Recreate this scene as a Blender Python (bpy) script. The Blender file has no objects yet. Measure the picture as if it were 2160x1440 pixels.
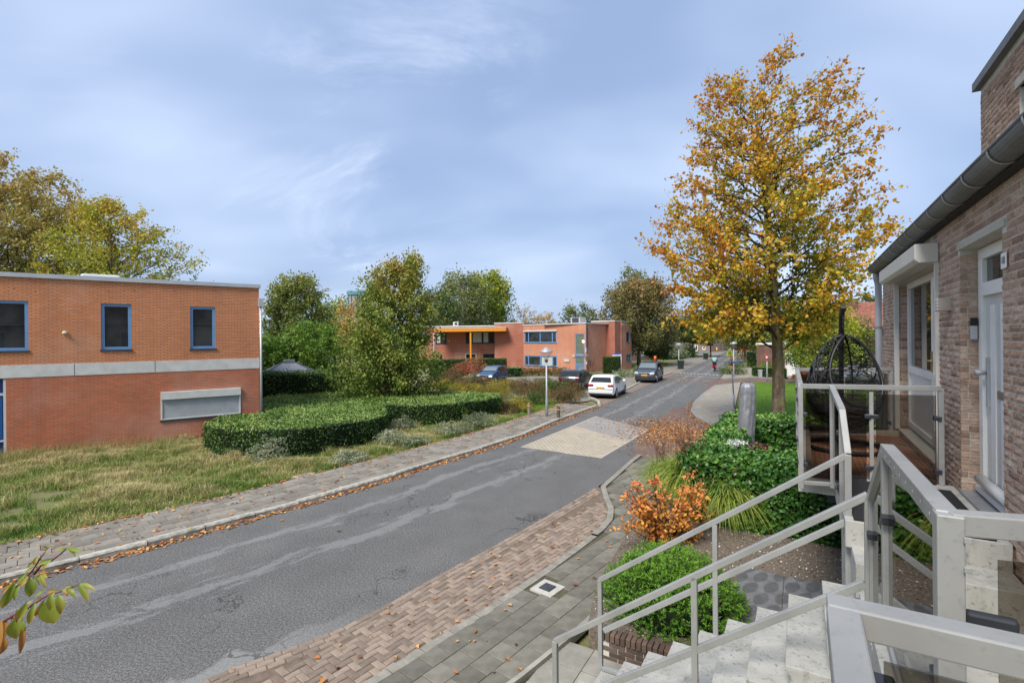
import bpy, bmesh, math, random
import numpy as np
from mathutils import Vector, Matrix
random.seed(7)
RNG = np.random.default_rng(11)
R = math.radians
scene = bpy.context.scene
col = scene.collection

# ---------------------------------------------------------------- camera
F, CX, CY, HC, ROLL = 1040.0, 1080.0, 711.0, 4.0, R(-0.5)   # in photo pixels (2160 wide), camera height in metres
cam = bpy.data.cameras.new('camera')
cam.sensor_fit = 'HORIZONTAL'; cam.sensor_width = 36.0
cam.lens = F / 2160.0 * 36.0
cam.shift_y = -(720.0 - CY) / 2160.0
cam.clip_start = 0.05; cam.clip_end = 3000
camo = bpy.data.objects.new('camera', cam); col.objects.link(camo)
_c, _s = math.cos(ROLL), math.sin(ROLL)
camo.matrix_world = Matrix(((_c, -_s, 0, 0), (0, 0, -1, 0), (_s, _c, 0, HC), (0, 0, 0, 1)))
scene.camera = camo

# ---------------------------------------------------------------- sky, sun, exposure
SUN_EL, SUN_AZ = R(50), R(216)          # azimuth clockwise from +Y
world = bpy.data.worlds.new('World'); scene.world = world; world.use_nodes = True
wn, wl = world.node_tree.nodes, world.node_tree.links
wn.clear()
def wnode(t, **k):
    n = wn.new(t)
    for a, b in k.items(): setattr(n, a, b)
    return n
sky = wnode('ShaderNodeTexSky', sky_type='NISHITA', sun_disc=False, sun_elevation=SUN_EL, sun_rotation=SUN_AZ)
sky.air_density = 1.0; sky.dust_density = 2.0; sky.ozone_density = 1.2
tc = wnode('ShaderNodeTexCoord')
sep = wnode('ShaderNodeSeparateXYZ'); wl.new(tc.outputs['Generated'], sep.inputs[0])
# flatten the direction onto a cloud deck: x/(z+.12), y/(z+.12)
zc = wnode('ShaderNodeMath', operation='MAXIMUM'); wl.new(sep.outputs[2], zc.inputs[0]); zc.inputs[1].default_value = 0.0
za = wnode('ShaderNodeMath', operation='ADD'); wl.new(zc.outputs[0], za.inputs[0]); za.inputs[1].default_value = 0.42
dx = wnode('ShaderNodeMath', operation='DIVIDE'); wl.new(sep.outputs[0], dx.inputs[0]); wl.new(za.outputs[0], dx.inputs[1])
dy = wnode('ShaderNodeMath', operation='DIVIDE'); wl.new(sep.outputs[1], dy.inputs[0]); wl.new(za.outputs[0], dy.inputs[1])
cmb = wnode('ShaderNodeCombineXYZ'); wl.new(dx.outputs[0], cmb.inputs[0]); wl.new(dy.outputs[0], cmb.inputs[1])
mp = wnode('ShaderNodeMapping'); wl.new(cmb.outputs[0], mp.inputs[0])
mp.inputs['Location'].default_value = (1.55, 0.20, 0); mp.inputs['Rotation'].default_value = (0, 0, 0.5); mp.inputs['Scale'].default_value = (1.0, 1.5, 1)
def wnoise(vec, sc, det, ro, di=0.0):
    n = wnode('ShaderNodeTexNoise'); wl.new(vec, n.inputs['Vector'])
    n.inputs['Scale'].default_value = sc; n.inputs['Detail'].default_value = det; n.inputs['Roughness'].default_value = ro; n.inputs['Distortion'].default_value = di
    return n.outputs['Fac']
def wramp(f, a, b):
    r = wnode('ShaderNodeMapRange', interpolation_type='SMOOTHSTEP'); wl.new(f, r.inputs[0]); r.inputs[1].default_value = a; r.inputs[2].default_value = b; return r.outputs[0]
def wmul(a, b):
    m = wnode('ShaderNodeMath', operation='MULTIPLY'); wl.new(a, m.inputs[0])
    if isinstance(b, float): m.inputs[1].default_value = b
    else: wl.new(b, m.inputs[1])
    return m.outputs[0]
def wmix(f, a, b):
    m = wnode('ShaderNodeMix', data_type='RGBA')
    if isinstance(f, float): m.inputs[0].default_value = f
    else: wl.new(f, m.inputs[0])
    for k, v in ((6, a), (7, b)):
        if isinstance(v, tuple): m.inputs[k].default_value = v + (1,)
        else: wl.new(v, m.inputs[k])
    return m.outputs[2]
skym = wnode('ShaderNodeMix', data_type='RGBA', blend_type='MULTIPLY'); skym.inputs[0].default_value = 1.0
wl.new(sky.outputs[0], skym.inputs[6]); skym.inputs[7].default_value = (0.062, 0.062, 0.062, 1)
# a high thin overcast veil over the blue, broad pale banks in it, and a few fibrous wisps
base_sky = wmix(0.68, skym.outputs[2], (0.225, 0.305, 0.475))
bank = wramp(wnoise(mp.outputs[0], 1.1, 3, .45, .2), .34, .70)
wisp = wmul(wramp(wnoise(mp.outputs[0], 1.7, 9, .60, .8), .46, .78), wramp(wnoise(mp.outputs[0], .8, 2, .5), .46, .60))
sky1 = wmix(wmul(bank, .62), base_sky, (0.41, 0.485, 0.62))
sky2 = wmix(wmul(wisp, .75), sky1, (0.56, 0.62, 0.73))
class _S: pass
cl = _S(); cl.outputs = {2: sky2}
bg = wnode('ShaderNodeBackground'); wl.new(cl.outputs[2], bg.inputs[0]); bg.inputs[1].default_value = 0.62
wo = wnode('ShaderNodeOutputWorld'); wl.new(bg.outputs[0], wo.inputs[0])

sun = bpy.data.lights.new('sun', 'SUN'); sun.energy = 1.5; sun.angle = R(20); sun.color = (1.0, 0.95, 0.88)
suno = bpy.data.objects.new('sun', sun); col.objects.link(suno)
sd = Vector((math.sin(SUN_AZ) * math.cos(SUN_EL), math.cos(SUN_AZ) * math.cos(SUN_EL), math.sin(SUN_EL)))
suno.rotation_euler = sd.to_track_quat('Z', 'Y').to_euler(); suno.location = (0, 0, 40)
vs = scene.view_settings
vs.view_transform = 'Standard'; vs.look = 'None'; vs.gamma = 1.0; vs.exposure = 1.68; vs.use_curve_mapping = False

# ---------------------------------------------------------------- pixel -> place helpers
def ray(px, py):
    cx, cy = (px - CX) / F, (CY - py) / F
    return Vector((cx * _c - cy * _s, 1.0, cx * _s + cy * _c))
def G(px, py, z=0.0):
    d = ray(px, py); t = (z - HC) / d.z
    return Vector((d.x * t, t, z))
def AT(px, py, Y):
    d = ray(px, py); return Vector((d.x * Y, Y, HC + d.z * Y))
HA = math.atan(610 / 1040.0); SA, CA = math.sin(HA), math.cos(HA)
UD, WD, ZD = Vector((SA, CA, 0)), Vector((CA, -SA, 0)), Vector((0, 0, 1))
def hp(u, w, z): return UD * u + WD * w + ZD * z
class Frame:
    """a vertical facade: s along it, z up, o out of it (towards the viewer's side)"""
    def __init__(s, a, b, out=None):
        s.O = Vector((a[0], a[1], 0)); d = Vector((b[0] - a[0], b[1] - a[1], 0)); s.L = d.length; s.d = d.normalized()
        n = Vector((s.d.y, -s.d.x, 0))
        if (out is None and n.dot(-s.O) < 0) or (out is not None and n.dot(out) < 0): n = -n
        s.n = n
    def P(s, a, z, o=0.0): return s.O + s.d * a + s.n * o + Vector((0, 0, z))
    def hit(s, px, py, o=0.0):
        r = ray(px, py); q = s.O + s.n * o; t = q.dot(s.n) / r.dot(s.n)
        p = r * t; return ((p - s.O).dot(s.d), HC + p.z)
    def rect(s, x0, y0, x1, y1, o=0.0):
        xm, ym = (x0 + x1) / 2, (y0 + y1) / 2
        a, b = s.hit(x0, ym, o)[0], s.hit(x1, ym, o)[0]
        return min(a, b), max(a, b), s.hit(xm, y1, o)[1], s.hit(xm, y0, o)[1]
    def matrix(s, a=0):
        # local x along, y into the wall, z up
        x = s.d; y = -s.n
        if x.cross(y).z < 0: x = -x
        o = s.P(a, 0)
        return Matrix(((x.x, y.x, 0, o.x), (x.y, y.y, 0, o.y), (0, 0, 1, 0), (0, 0, 0, 1)))

# ---------------------------------------------------------------- objects
MW = {}
def _link(o, parent, M):
    col.objects.link(o)
    if parent is not None:
        o.parent = parent; MW[o] = MW[parent] @ M
    else: MW[o] = M
    o.matrix_local = M
def thing(name, label, cat, loc=(0, 0, 0), M=None, group=None):
    o = bpy.data.objects.new(name, None); o.empty_display_size = .2
    _link(o, None, M if M is not None else Matrix.Translation(loc))
    o['label'] = label; o['category'] = cat
    if group: o['group'] = group
    return o
def tag(o, label, cat, group=None):
    o['label'] = label; o['category'] = cat
    if group: o['group'] = group
    return o
def stru(o, label=None):
    o['kind'] = 'structure'
    if label: o['label'] = label
    return o
def stuff(o): o['kind'] = 'stuff'; return o
def copy_tree(o, M, parent=None):
    c = o.copy(); col.objects.link(c); c.parent = parent; c.matrix_local = M
    for ch in o.children: copy_tree(ch, ch.matrix_local.copy(), c)
    return c

class MB:
    def __init__(s): s.v, s.f = [], []
    def quad(s, *p):
        i = len(s.v); s.v += [Vector(q) for q in p]; s.f.append(tuple(range(i, i + len(p)))); return s
    def obox(s, o, a, b, c):
        o, a, b, c = Vector(o), Vector(a), Vector(b), Vector(c); i = len(s.v)
        if a.cross(b).dot(c) < 0: o = o + c; c = -c
        s.v += [o, o + a, o + a + b, o + b, o + c, o + a + c, o + a + b + c, o + b + c]
        s.f += [tuple(i + k for k in q) for q in ((0, 3, 2, 1), (4, 5, 6, 7), (0, 1, 5, 4), (1, 2, 6, 5), (2, 3, 7, 6), (3, 0, 4, 7))]
        return s
    def box(s, c, size, rz=0.0):
        x, y, z = size; m = Matrix.Rotation(rz, 3, 'Z')
        a, b, cc = m @ Vector((x, 0, 0)), m @ Vector((0, y, 0)), Vector((0, 0, z))
        return s.obox(Vector(c) - (a + b + cc) / 2, a, b, cc)
    def fbox(s, fr, s0, s1, z0, z1, o0, o1):
        return s.obox(fr.P(s0, z0, o0), fr.d * (s1 - s0), Vector((0, 0, z1 - z0)), fr.n * (o1 - o0))
    def bar(s, p, q, w, h, up=ZD):
        p, q = Vector(p), Vector(q); d = q - p; r = d.cross(Vector(up)).normalized() * w; u = r.cross(d).normalized() * h
        return s.obox(p - r / 2 - u / 2, d, r, u)
    def tube(s, pts, rad, n=8, cap=True):
        pts = [Vector(p) for p in pts]
        if not hasattr(rad, '__len__'): rad = [rad] * len(pts)
        i0 = len(s.v); ref = None
        for k, p in enumerate(pts):
            t = (pts[min(k + 1, len(pts) - 1)] - pts[max(k - 1, 0)])
            t = t.normalized() if t.length > 1e-9 else Vector((0, 0, 1))
            if ref is None: ref = Vector((1, 0, 0)) if abs(t.x) < .8 else Vector((0, 1, 0))
            a = (ref - t * ref.dot(t)).normalized(); b = t.cross(a); ref = a
            for j in range(n):
                g = 2 * math.pi * j / n; s.v.append(p + (a * math.cos(g) + b * math.sin(g)) * rad[k])
        for k in range(len(pts) - 1):
            for j in range(n):
                a, b = i0 + k * n + j, i0 + k * n + (j + 1) % n; s.f.append((a, b, b + n, a + n))
        if cap: s.f.append(tuple(i0 + j for j in reversed(range(n)))); s.f.append(tuple(i0 + (len(pts) - 1) * n + j for j in range(n)))
        return s
    def prism(s, poly, vec):
        n = len(poly); i = len(s.v); vec = Vector(vec); poly = [Vector(p) for p in poly]
        s.v += poly + [p + vec for p in poly]
        nn = Vector((0, 0, 0))
        for k in range(n): nn += poly[k].cross(poly[(k + 1) % n])
        fl = nn.dot(vec) > 0
        bot = tuple(range(i, i + n)); top = tuple(range(i + n, i + 2 * n))
        s.f += [bot[::-1] if fl else bot, top if fl else top[::-1]]
        for k in range(n):
            a, b = i + k, i + (k + 1) % n
            s.f.append((a, b, b + n, a + n) if fl else (b, a, a + n, b + n))
        return s
    def lathe(s, c, prof, n=16, ax=None):
        """prof: list of (radius, height) from the base c along z"""
        c = Vector(c); i0 = len(s.v)
        for r, h in prof:
            for j in range(n):
                g = 2 * math.pi * j / n; s.v.append(c + Vector((math.cos(g) * r, math.sin(g) * r, h)))
        for k in range(len(prof) - 1):
            for j in range(n):
                a, b = i0 + k * n + j, i0 + k * n + (j + 1) % n; s.f.append((a, b, b + n, a + n))
        s.f.append(tuple(i0 + j for j in reversed(range(n)))); s.f.append(tuple(i0 + (len(prof) - 1) * n + j for j in range(n)))
        return s
    def build(s, name, mat, parent=None, smooth=False, bevel=0.0, M=None):
        me = bpy.data.meshes.new(name)
        base = MW[parent] if parent is not None else Matrix.Identity(4)
        if M is not None: base = base @ M
        inv = base.inverted()
        me.from_pydata([tuple(inv @ v) for v in s.v], [], s.f); me.update()
        if mat is not None: me.materials.append(mat)
        if smooth: me.polygons.foreach_set('use_smooth', [True] * len(me.polygons))
        o = bpy.data.objects.new(name, me); _link(o, parent, M if M is not None else Matrix.Identity(4))
        if bevel > 0:
            b = o.modifiers.new('bevel', 'BEVEL'); b.width = bevel; b.segments = 2; b.limit_method = 'ANGLE'; b.angle_limit = R(40)
        return o
def np_mesh(name, V, T, mat, parent=None, tone=None, smooth=False):
    """V (n,3) world verts, T (m,3) triangles"""
    V = np.asarray(V, float)
    if parent is not None:
        inv = np.array(MW[parent].inverted()); V = V @ inv[:3, :3].T + inv[:3, 3]
    me = bpy.data.meshes.new(name); T = np.asarray(T, np.int32)
    me.vertices.add(len(V)); me.vertices.foreach_set('co', V.astype(np.float32).ravel())
    me.loops.add(T.size); me.loops.foreach_set('vertex_index', T.ravel())
    me.polygons.add(len(T)); me.polygons.foreach_set('loop_start', np.arange(len(T), dtype=np.int32) * 3)
    me.update(calc_edges=True); me.validate()
    if tone is not None:
        me.attributes.new('tone', 'FLOAT', 'POINT').data.foreach_set('value', np.asarray(tone, np.float32))
    if smooth: me.polygons.foreach_set('use_smooth', [True] * len(me.polygons))
    if mat is not None: me.materials.append(mat)
    o = bpy.data.objects.new(name, me); _link(o, parent, Matrix.Identity(4)); return o

# ---------------------------------------------------------------- materials
MATS = {}
class NT:
    def __init__(s, name):
        s.m = bpy.data.materials.new(name); s.m.use_nodes = True; s.t = s.m.node_tree; s.t.nodes.clear()
        s.out = s.n('ShaderNodeOutputMaterial'); s.tc = None
    def n(s, t, **k):
        x = s.t.nodes.new(t)
        for a, b in k.items(): setattr(x, a, b)
        return x
    def l(s, a, b): s.t.links.new(a, b)
    def val(s, sock, v):
        if isinstance(v, bpy.types.NodeSocket): s.l(v, sock)
        else: sock.default_value = v
    def math(s, op, a, b=0.0, c=None, clamp=False):
        x = s.n('ShaderNodeMath', operation=op, use_clamp=clamp); s.val(x.inputs[0], a); s.val(x.inputs[1], b)
        if c is not None: s.val(x.inputs[2], c)
        return x.outputs[0]
    def coord(s, kind='Object'):
        if s.tc is None: s.tc = s.n('ShaderNodeTexCoord')
        return s.tc.outputs[kind]
    def mapping(s, vec, scale=(1, 1, 1), rot=(0, 0, 0), loc=(0, 0, 0)):
        x = s.n('ShaderNodeMapping'); s.l(vec, x.inputs[0])
        x.inputs['Scale'].default_value = scale; x.inputs['Rotation'].default_value = rot; x.inputs['Location'].default_value = loc
        return x.outputs[0]
    def noise(s, vec, scale, detail=4, rough=.55, dist=0.0):
        x = s.n('ShaderNodeTexNoise'); s.l(vec, x.inputs['Vector'])
        x.inputs['Scale'].default_value = scale; x.inputs['Detail'].default_value = detail; x.inputs['Roughness'].default_value = rough; x.inputs['Distortion'].default_value = dist
        return x.outputs['Fac']
    def ramp(s, fac, stops):
        x = s.n('ShaderNodeValToRGB'); s.val(x.inputs[0], fac); e = x.color_ramp.elements
        while len(e) < len(stops): e.new(.5)
        for k, (p, c) in enumerate(stops):
            e[k].position = p; e[k].color = tuple(c) + (1,) if len(c) == 3 else c
        return x.outputs[0]
    def step(s, fac, a, b):
        x = s.n('ShaderNodeMapRange'); x.clamp = True; s.val(x.inputs[0], fac); x.inputs[1].default_value = a; x.inputs[2].default_value = b
        return x.outputs[0]
    def mix(s, fac, a, b, mode='MIX'):
        x = s.n('ShaderNodeMix', data_type='RGBA', blend_type=mode); s.val(x.inputs[0], fac)
        for k, v in ((6, a), (7, b)):
            if isinstance(v, bpy.types.NodeSocket): s.l(v, x.inputs[k])
            else: x.inputs[k].default_value = tuple(v) + (1,) if len(v) == 3 else v
        return x.outputs[2]
    def bump(s, h, strength=.3, dist=.01):
        x = s.n('ShaderNodeBump'); s.l(h, x.inputs['Height']); x.inputs['Strength'].default_value = strength; x.inputs['Distance'].default_value = dist
        return x.outputs[0]
    def bsdf(s, color, rough=.8, metal=0.0, normal=None, **k):
        b = s.n('ShaderNodeBsdfPrincipled')
        s.val(b.inputs['Base Color'], color if isinstance(color, bpy.types.NodeSocket) else tuple(color) + (1,))
        s.val(b.inputs['Roughness'], rough); b.inputs['Metallic'].default_value = metal
        if normal is not None: s.l(normal, b.inputs['Normal'])
        for a, v in k.items(): s.val(b.inputs[a.replace('_', ' ')], v)
        return b.outputs[0]
    def done(s, sh): s.l(sh, s.out.inputs[0]); return s.m
    def rnd(s):
        a = s.n('ShaderNodeObjectInfo').outputs['Random']; b = s.n('ShaderNodeNewGeometry').outputs['Random Per Island']
        return s.math('FRACT', s.math('ADD', a, b))
def mat(name, c1, c2=None, scale=6.0, rough=.75, metal=0.0, bump=0.0, vary=0.0, spec=None, detail=5):
    """plain painted/stone/metal surface: two tones of noise, optional per-piece variation"""
    if name in MATS: return MATS[name]
    t = NT(name); c2 = c2 or tuple(x * .8 for x in c1)
    co = t.coord(); nz = t.noise(co, scale, detail)
    c = t.mix(t.step(nz, .32, .68), c1, c2)
    if vary > 0:
        r = t.rnd(); c = t.mix(1.0, c, t.ramp(r, [(0, (1 - vary,) * 3), (1, (1 + vary,) * 3)]), 'MULTIPLY')
    nm = t.bump(t.noise(co, scale * 8, 3), bump, .006) if bump else None
    k = {}
    if spec is None and rough > .8: spec = .12
    if spec is not None: k['Specular_IOR_Level'] = spec
    MATS[name] = t.done(t.bsdf(c, rough, metal, nm, **k)); return MATS[name]
def leafmat(name, stops, spread=.35, rough=.55, trans=.35):
    t = NT(name); a = t.n('ShaderNodeAttribute', attribute_name='tone').outputs['Fac']
    r = t.n('ShaderNodeNewGeometry').outputs['Random Per Island']
    fac = t.math('ADD', a, t.math('MULTIPLY', t.math('SUBTRACT', r, .5), spread))
    c = t.ramp(fac, stops)
    p = t.bsdf(c, rough, Specular_IOR_Level=.3)
    tr = t.n('ShaderNodeBsdfTranslucent'); t.l(c, tr.inputs[0])
    m = t.n('ShaderNodeMixShader'); m.inputs[0].default_value = trans; t.l(p, m.inputs[1]); t.l(tr.outputs[0], m.inputs[2])
    MATS[name] = t.done(m.outputs[0]); return MATS[name]
def brickmat(name, c1, c2, mortar, bw=.21, bh=.0625, ms=.010, rough=.85, bump=.5, swap=False, dirt=0.25):
    """brick texture laid in the object's own x (along) and z (up); horizontal paving with swap"""
    t = NT(name); co = t.coord(); sp = t.n('ShaderNodeSeparateXYZ'); t.l(co, sp.inputs[0])
    cb = t.n('ShaderNodeCombineXYZ')
    if swap: t.l(sp.outputs[0], cb.inputs[0]); t.l(sp.outputs[1], cb.inputs[1])
    else: t.l(t.math('ADD', sp.outputs[0], sp.outputs[1]), cb.inputs[0]); t.l(sp.outputs[2], cb.inputs[1])
    b = t.n('ShaderNodeTexBrick'); t.l(cb.outputs[0], b.inputs['Vector'])
    b.inputs['Color1'].default_value = tuple(c1) + (1,); b.inputs['Color2'].default_value = tuple(c2) + (1,); b.inputs['Mortar'].default_value = tuple(mortar) + (1,)
    b.inputs['Scale'].default_value = 1.0; b.inputs['Brick Width'].default_value = bw; b.inputs['Row Height'].default_value = bh
    b.inputs['Mortar Size'].default_value = ms; b.inputs['Mortar Smooth'].default_value = .1; b.inputs['Bias'].default_value = 0.0
    nz = t.noise(co, .9, 6, .62); n2 = t.noise(t.mapping(co, (14, 14, 40)), 1.0, 3)
    c = t.mix(t.step(nz, .3, .75), b.outputs['Color'], t.mix(1.0, b.outputs['Color'], (1 - dirt, 1 - dirt * .9, 1 - dirt * .8), 'MULTIPLY'))
    c = t.mix(.35, c, t.mix(1.0, c, t.ramp(n2, [(.3, (.72, .72, .72)), (.7, (1.25, 1.2, 1.15))]), 'MULTIPLY'))
    if not swap:
        n3 = t.noise(t.mapping(co, (1.6, 1.6, .14)), 1.0, 5, .6); n4 = t.noise(co, .33, 3)
        c = t.mix(t.math('MULTIPLY', t.step(n3, .5, .72), .30), c, t.mix(1.0, c, (.62, .60, .58), 'MULTIPLY')); c = t.mix(t.math('MULTIPLY', t.step(n4, .5, .7), .22), c, (.62, .50, .42))
    nm = t.bump(t.math('SUBTRACT', 1.0, b.outputs['Fac']), bump, .008)
    MATS[name] = t.done(t.bsdf(c, rough, 0, nm, Specular_IOR_Level=.04 if swap else .2)); return MATS[name]
def glassmat(name, tint=(.55, .55, .52), rough=.02, trans=.75):
    """thin pane: transparent with tint, Fresnel reflection"""
    t = NT(name); tr = t.n('ShaderNodeBsdfTransparent'); tr.inputs[0].default_value = tuple(tint) + (1,)
    gl = t.n('ShaderNodeBsdfGlossy'); gl.inputs['Roughness'].default_value = rough
    fr = t.n('ShaderNodeFresnel'); fr.inputs[0].default_value = 1.5
    m = t.n('ShaderNodeMixShader'); t.l(fr.outputs[0], m.inputs[0]); t.l(tr.outputs[0], m.inputs[1]); t.l(gl.outputs[0], m.inputs[2])
    MATS[name] = t.done(m.outputs[0]); return MATS[name]

# ---------------------------------------------------------------- vegetation helpers
def unit(n, rng):
    v = rng.normal(size=(n, 3)); return v / np.linalg.norm(v, axis=1, keepdims=True)
def leafcloud(name, P, size, m, parent=None, rng=RNG, tone=None, N=None, nb=0.0, D=None, db=0.0, asp=.62, fold=.18, svar=.35, hexa=False):
    """P leaf centres; N outward normals with bias nb; D growth directions with bias db"""
    P = np.asarray(P, float); n = len(P)
    nr = unit(n, rng)
    if N is not None: nr = nr * (1 - nb) + np.asarray(N) * nb
    nr /= np.linalg.norm(nr, axis=1, keepdims=True) + 1e-9
    d = unit(n, rng)
    if D is not None: d = d * (1 - db) + np.asarray(D) * db
    d = d - nr * (d * nr).sum(1, keepdims=True); d /= np.linalg.norm(d, axis=1, keepdims=True) + 1e-9
    sd_ = np.cross(nr, d); s = (size * (1 + svar * (rng.random(n) * 2 - 1)))[:, None]
    b = P - d * s * .5; t = P + d * s * .5
    if hexa:
        w1, w2 = s * asp * .5, s * asp * .36
        up = nr * s * fold
        vs_ = [b, P - d * s * .12 - sd_ * w1 + up, P + d * s * .25 - sd_ * w2 + up * .7, t - nr * s * .08, P + d * s * .25 + sd_ * w2 + up * .7, P - d * s * .12 + sd_ * w1 + up]
        tri = [(0, 1, 5), (1, 2, 5), (5, 2, 4), (2, 3, 4)]
        tri = [(0, 2, 1), (0, 3, 2), (0, 4, 3), (0, 5, 4)]
    else:
        vs_ = [b, P - sd_ * s * asp * .5 + nr * s * fold, t, P + sd_ * s * asp * .5 + nr * s * fold]
        tri = [(0, 2, 1), (0, 3, 2)]
    k = len(vs_); V = np.stack(vs_, 1).reshape(-1, 3)
    T = (np.arange(n)[:, None, None] * k + np.array(tri)[None]).reshape(-1, 3)
    tn = rng.random(n) if tone is None else np.broadcast_to(tone, (n,))
    return np_mesh(name, V, T, m, parent, np.repeat(tn, k))
def vnoise(x, y, sc, seed=0):
    x, y = np.asarray(x) / sc, np.asarray(y) / sc; xi, yi = np.floor(x).astype(int), np.floor(y).astype(int); fx, fy = x - xi, y - yi
    fx, fy = fx * fx * (3 - 2 * fx), fy * fy * (3 - 2 * fy)
    def h(a, b):
        v = np.sin(a * 127.1 + b * 311.7 + seed * 74.7) * 43758.5453; return v - np.floor(v)
    return (h(xi, yi) * (1 - fx) + h(xi + 1, yi) * fx) * (1 - fy) + (h(xi, yi + 1) * (1 - fx) + h(xi + 1, yi + 1) * fx) * fy
def inpoly(x, y, poly):
    c = np.zeros(len(x), bool); n = len(poly)
    for i in range(n):
        x0, y0 = poly[i][0], poly[i][1]; x1, y1 = poly[i - 1][0], poly[i - 1][1]
        k = ((y0 > y) != (y1 > y)) & (x < (x1 - x0) * (y - y0) / (y1 - y0 + 1e-12) + x0); c ^= k
    return c
def polypts(poly, n, rng=RNG):
    a = np.array([(p[0], p[1]) for p in poly]); lo, hi = a.min(0), a.max(0); out = np.zeros((0, 2))
    while len(out) < n:
        q = lo + (hi - lo) * rng.random((n * 2, 2)); out = np.vstack([out, q[inpoly(q[:, 0], q[:, 1], a)]])
    return out[:n]
def blades(name, XY, z0, h, w, m, parent=None, lean=.35, tone=None, rng=RNG, dirv=None):
    n = len(XY); a = rng.random(n) * 2 * np.pi; d = np.stack([np.cos(a), np.sin(a)], 1)
    b = rng.random(n) * 2 * np.pi; sdv = np.stack([np.cos(b), np.sin(b)], 1) * (np.asarray(w) * .5)[..., None] * np.ones((n, 1))
    h = np.asarray(h) * np.ones(n); ln = (lean * (0.3 + rng.random(n)) * h)[:, None]
    z0 = np.asarray(z0) * np.ones(n)
    def v(xy, z): return np.column_stack([xy, z])
    V = np.stack([v(XY - sdv, z0), v(XY + sdv, z0), v(XY - sdv * .7 + d * ln * .3, z0 + h * .6), v(XY + sdv * .7 + d * ln * .3, z0 + h * .6), v(XY + d * ln, z0 + h * (1 - .3 * lean))], 1).reshape(-1, 3)
    T = (np.arange(n)[:, None, None] * 5 + np.array([(0, 1, 3), (0, 3, 2), (2, 3, 4)])[None]).reshape(-1, 3)
    tn = rng.random(n) if tone is None else tone
    return np_mesh(name, V, T, m, parent, np.repeat(tn, 5))
def bez(a, b, c, n):
    t = np.linspace(0, 1, n)[:, None]; return (1 - t) ** 2 * a + 2 * t * (1 - t) * b + t * t * c
class Tubes:
    def __init__(s): s.V, s.T, s.n = [], [], 0
    def add(s, pts, r0, r1, sides=5):
        pts = np.asarray(pts, float); k = len(pts); t = np.gradient(pts, axis=0); t /= np.linalg.norm(t, axis=1, keepdims=True) + 1e-9
        ref = np.array([.31, .77, .55]); a = np.cross(t, ref); a /= np.linalg.norm(a, axis=1, keepdims=True) + 1e-9; b = np.cross(t, a)
        g = np.arange(sides) * 2 * np.pi / sides; r = (r0[:, None, None] if isinstance(r0, np.ndarray) else np.linspace(r0, r1, k)[:, None, None])
        V = pts[:, None] + r * (a[:, None] * np.cos(g)[None, :, None] + b[:, None] * np.sin(g)[None, :, None])
        s.V.append(V.reshape(-1, 3)); i = np.arange(k - 1)[:, None] * sides; j = np.arange(sides)[None]; j2 = (j + 1) % sides
        q0, q1, q2, q3 = i + j, i + j2, i + sides + j2, i + sides + j
        s.T.append((np.stack([np.stack([q0, q1, q2], -1), np.stack([q0, q2, q3], -1)], 2).reshape(-1, 3)) + s.n); s.n += k * sides
    def build(s, name, m, parent): return np_mesh(name, np.vstack(s.V), np.vstack(s.T), m, parent, smooth=True)
def rot_about(v, ax, ang):
    ax = ax / (np.linalg.norm(ax) + 1e-9); c, q = math.cos(ang), math.sin(ang)
    return v * c + np.cross(ax, v) * q + ax * np.dot(ax, v) * (1 - c)
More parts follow.
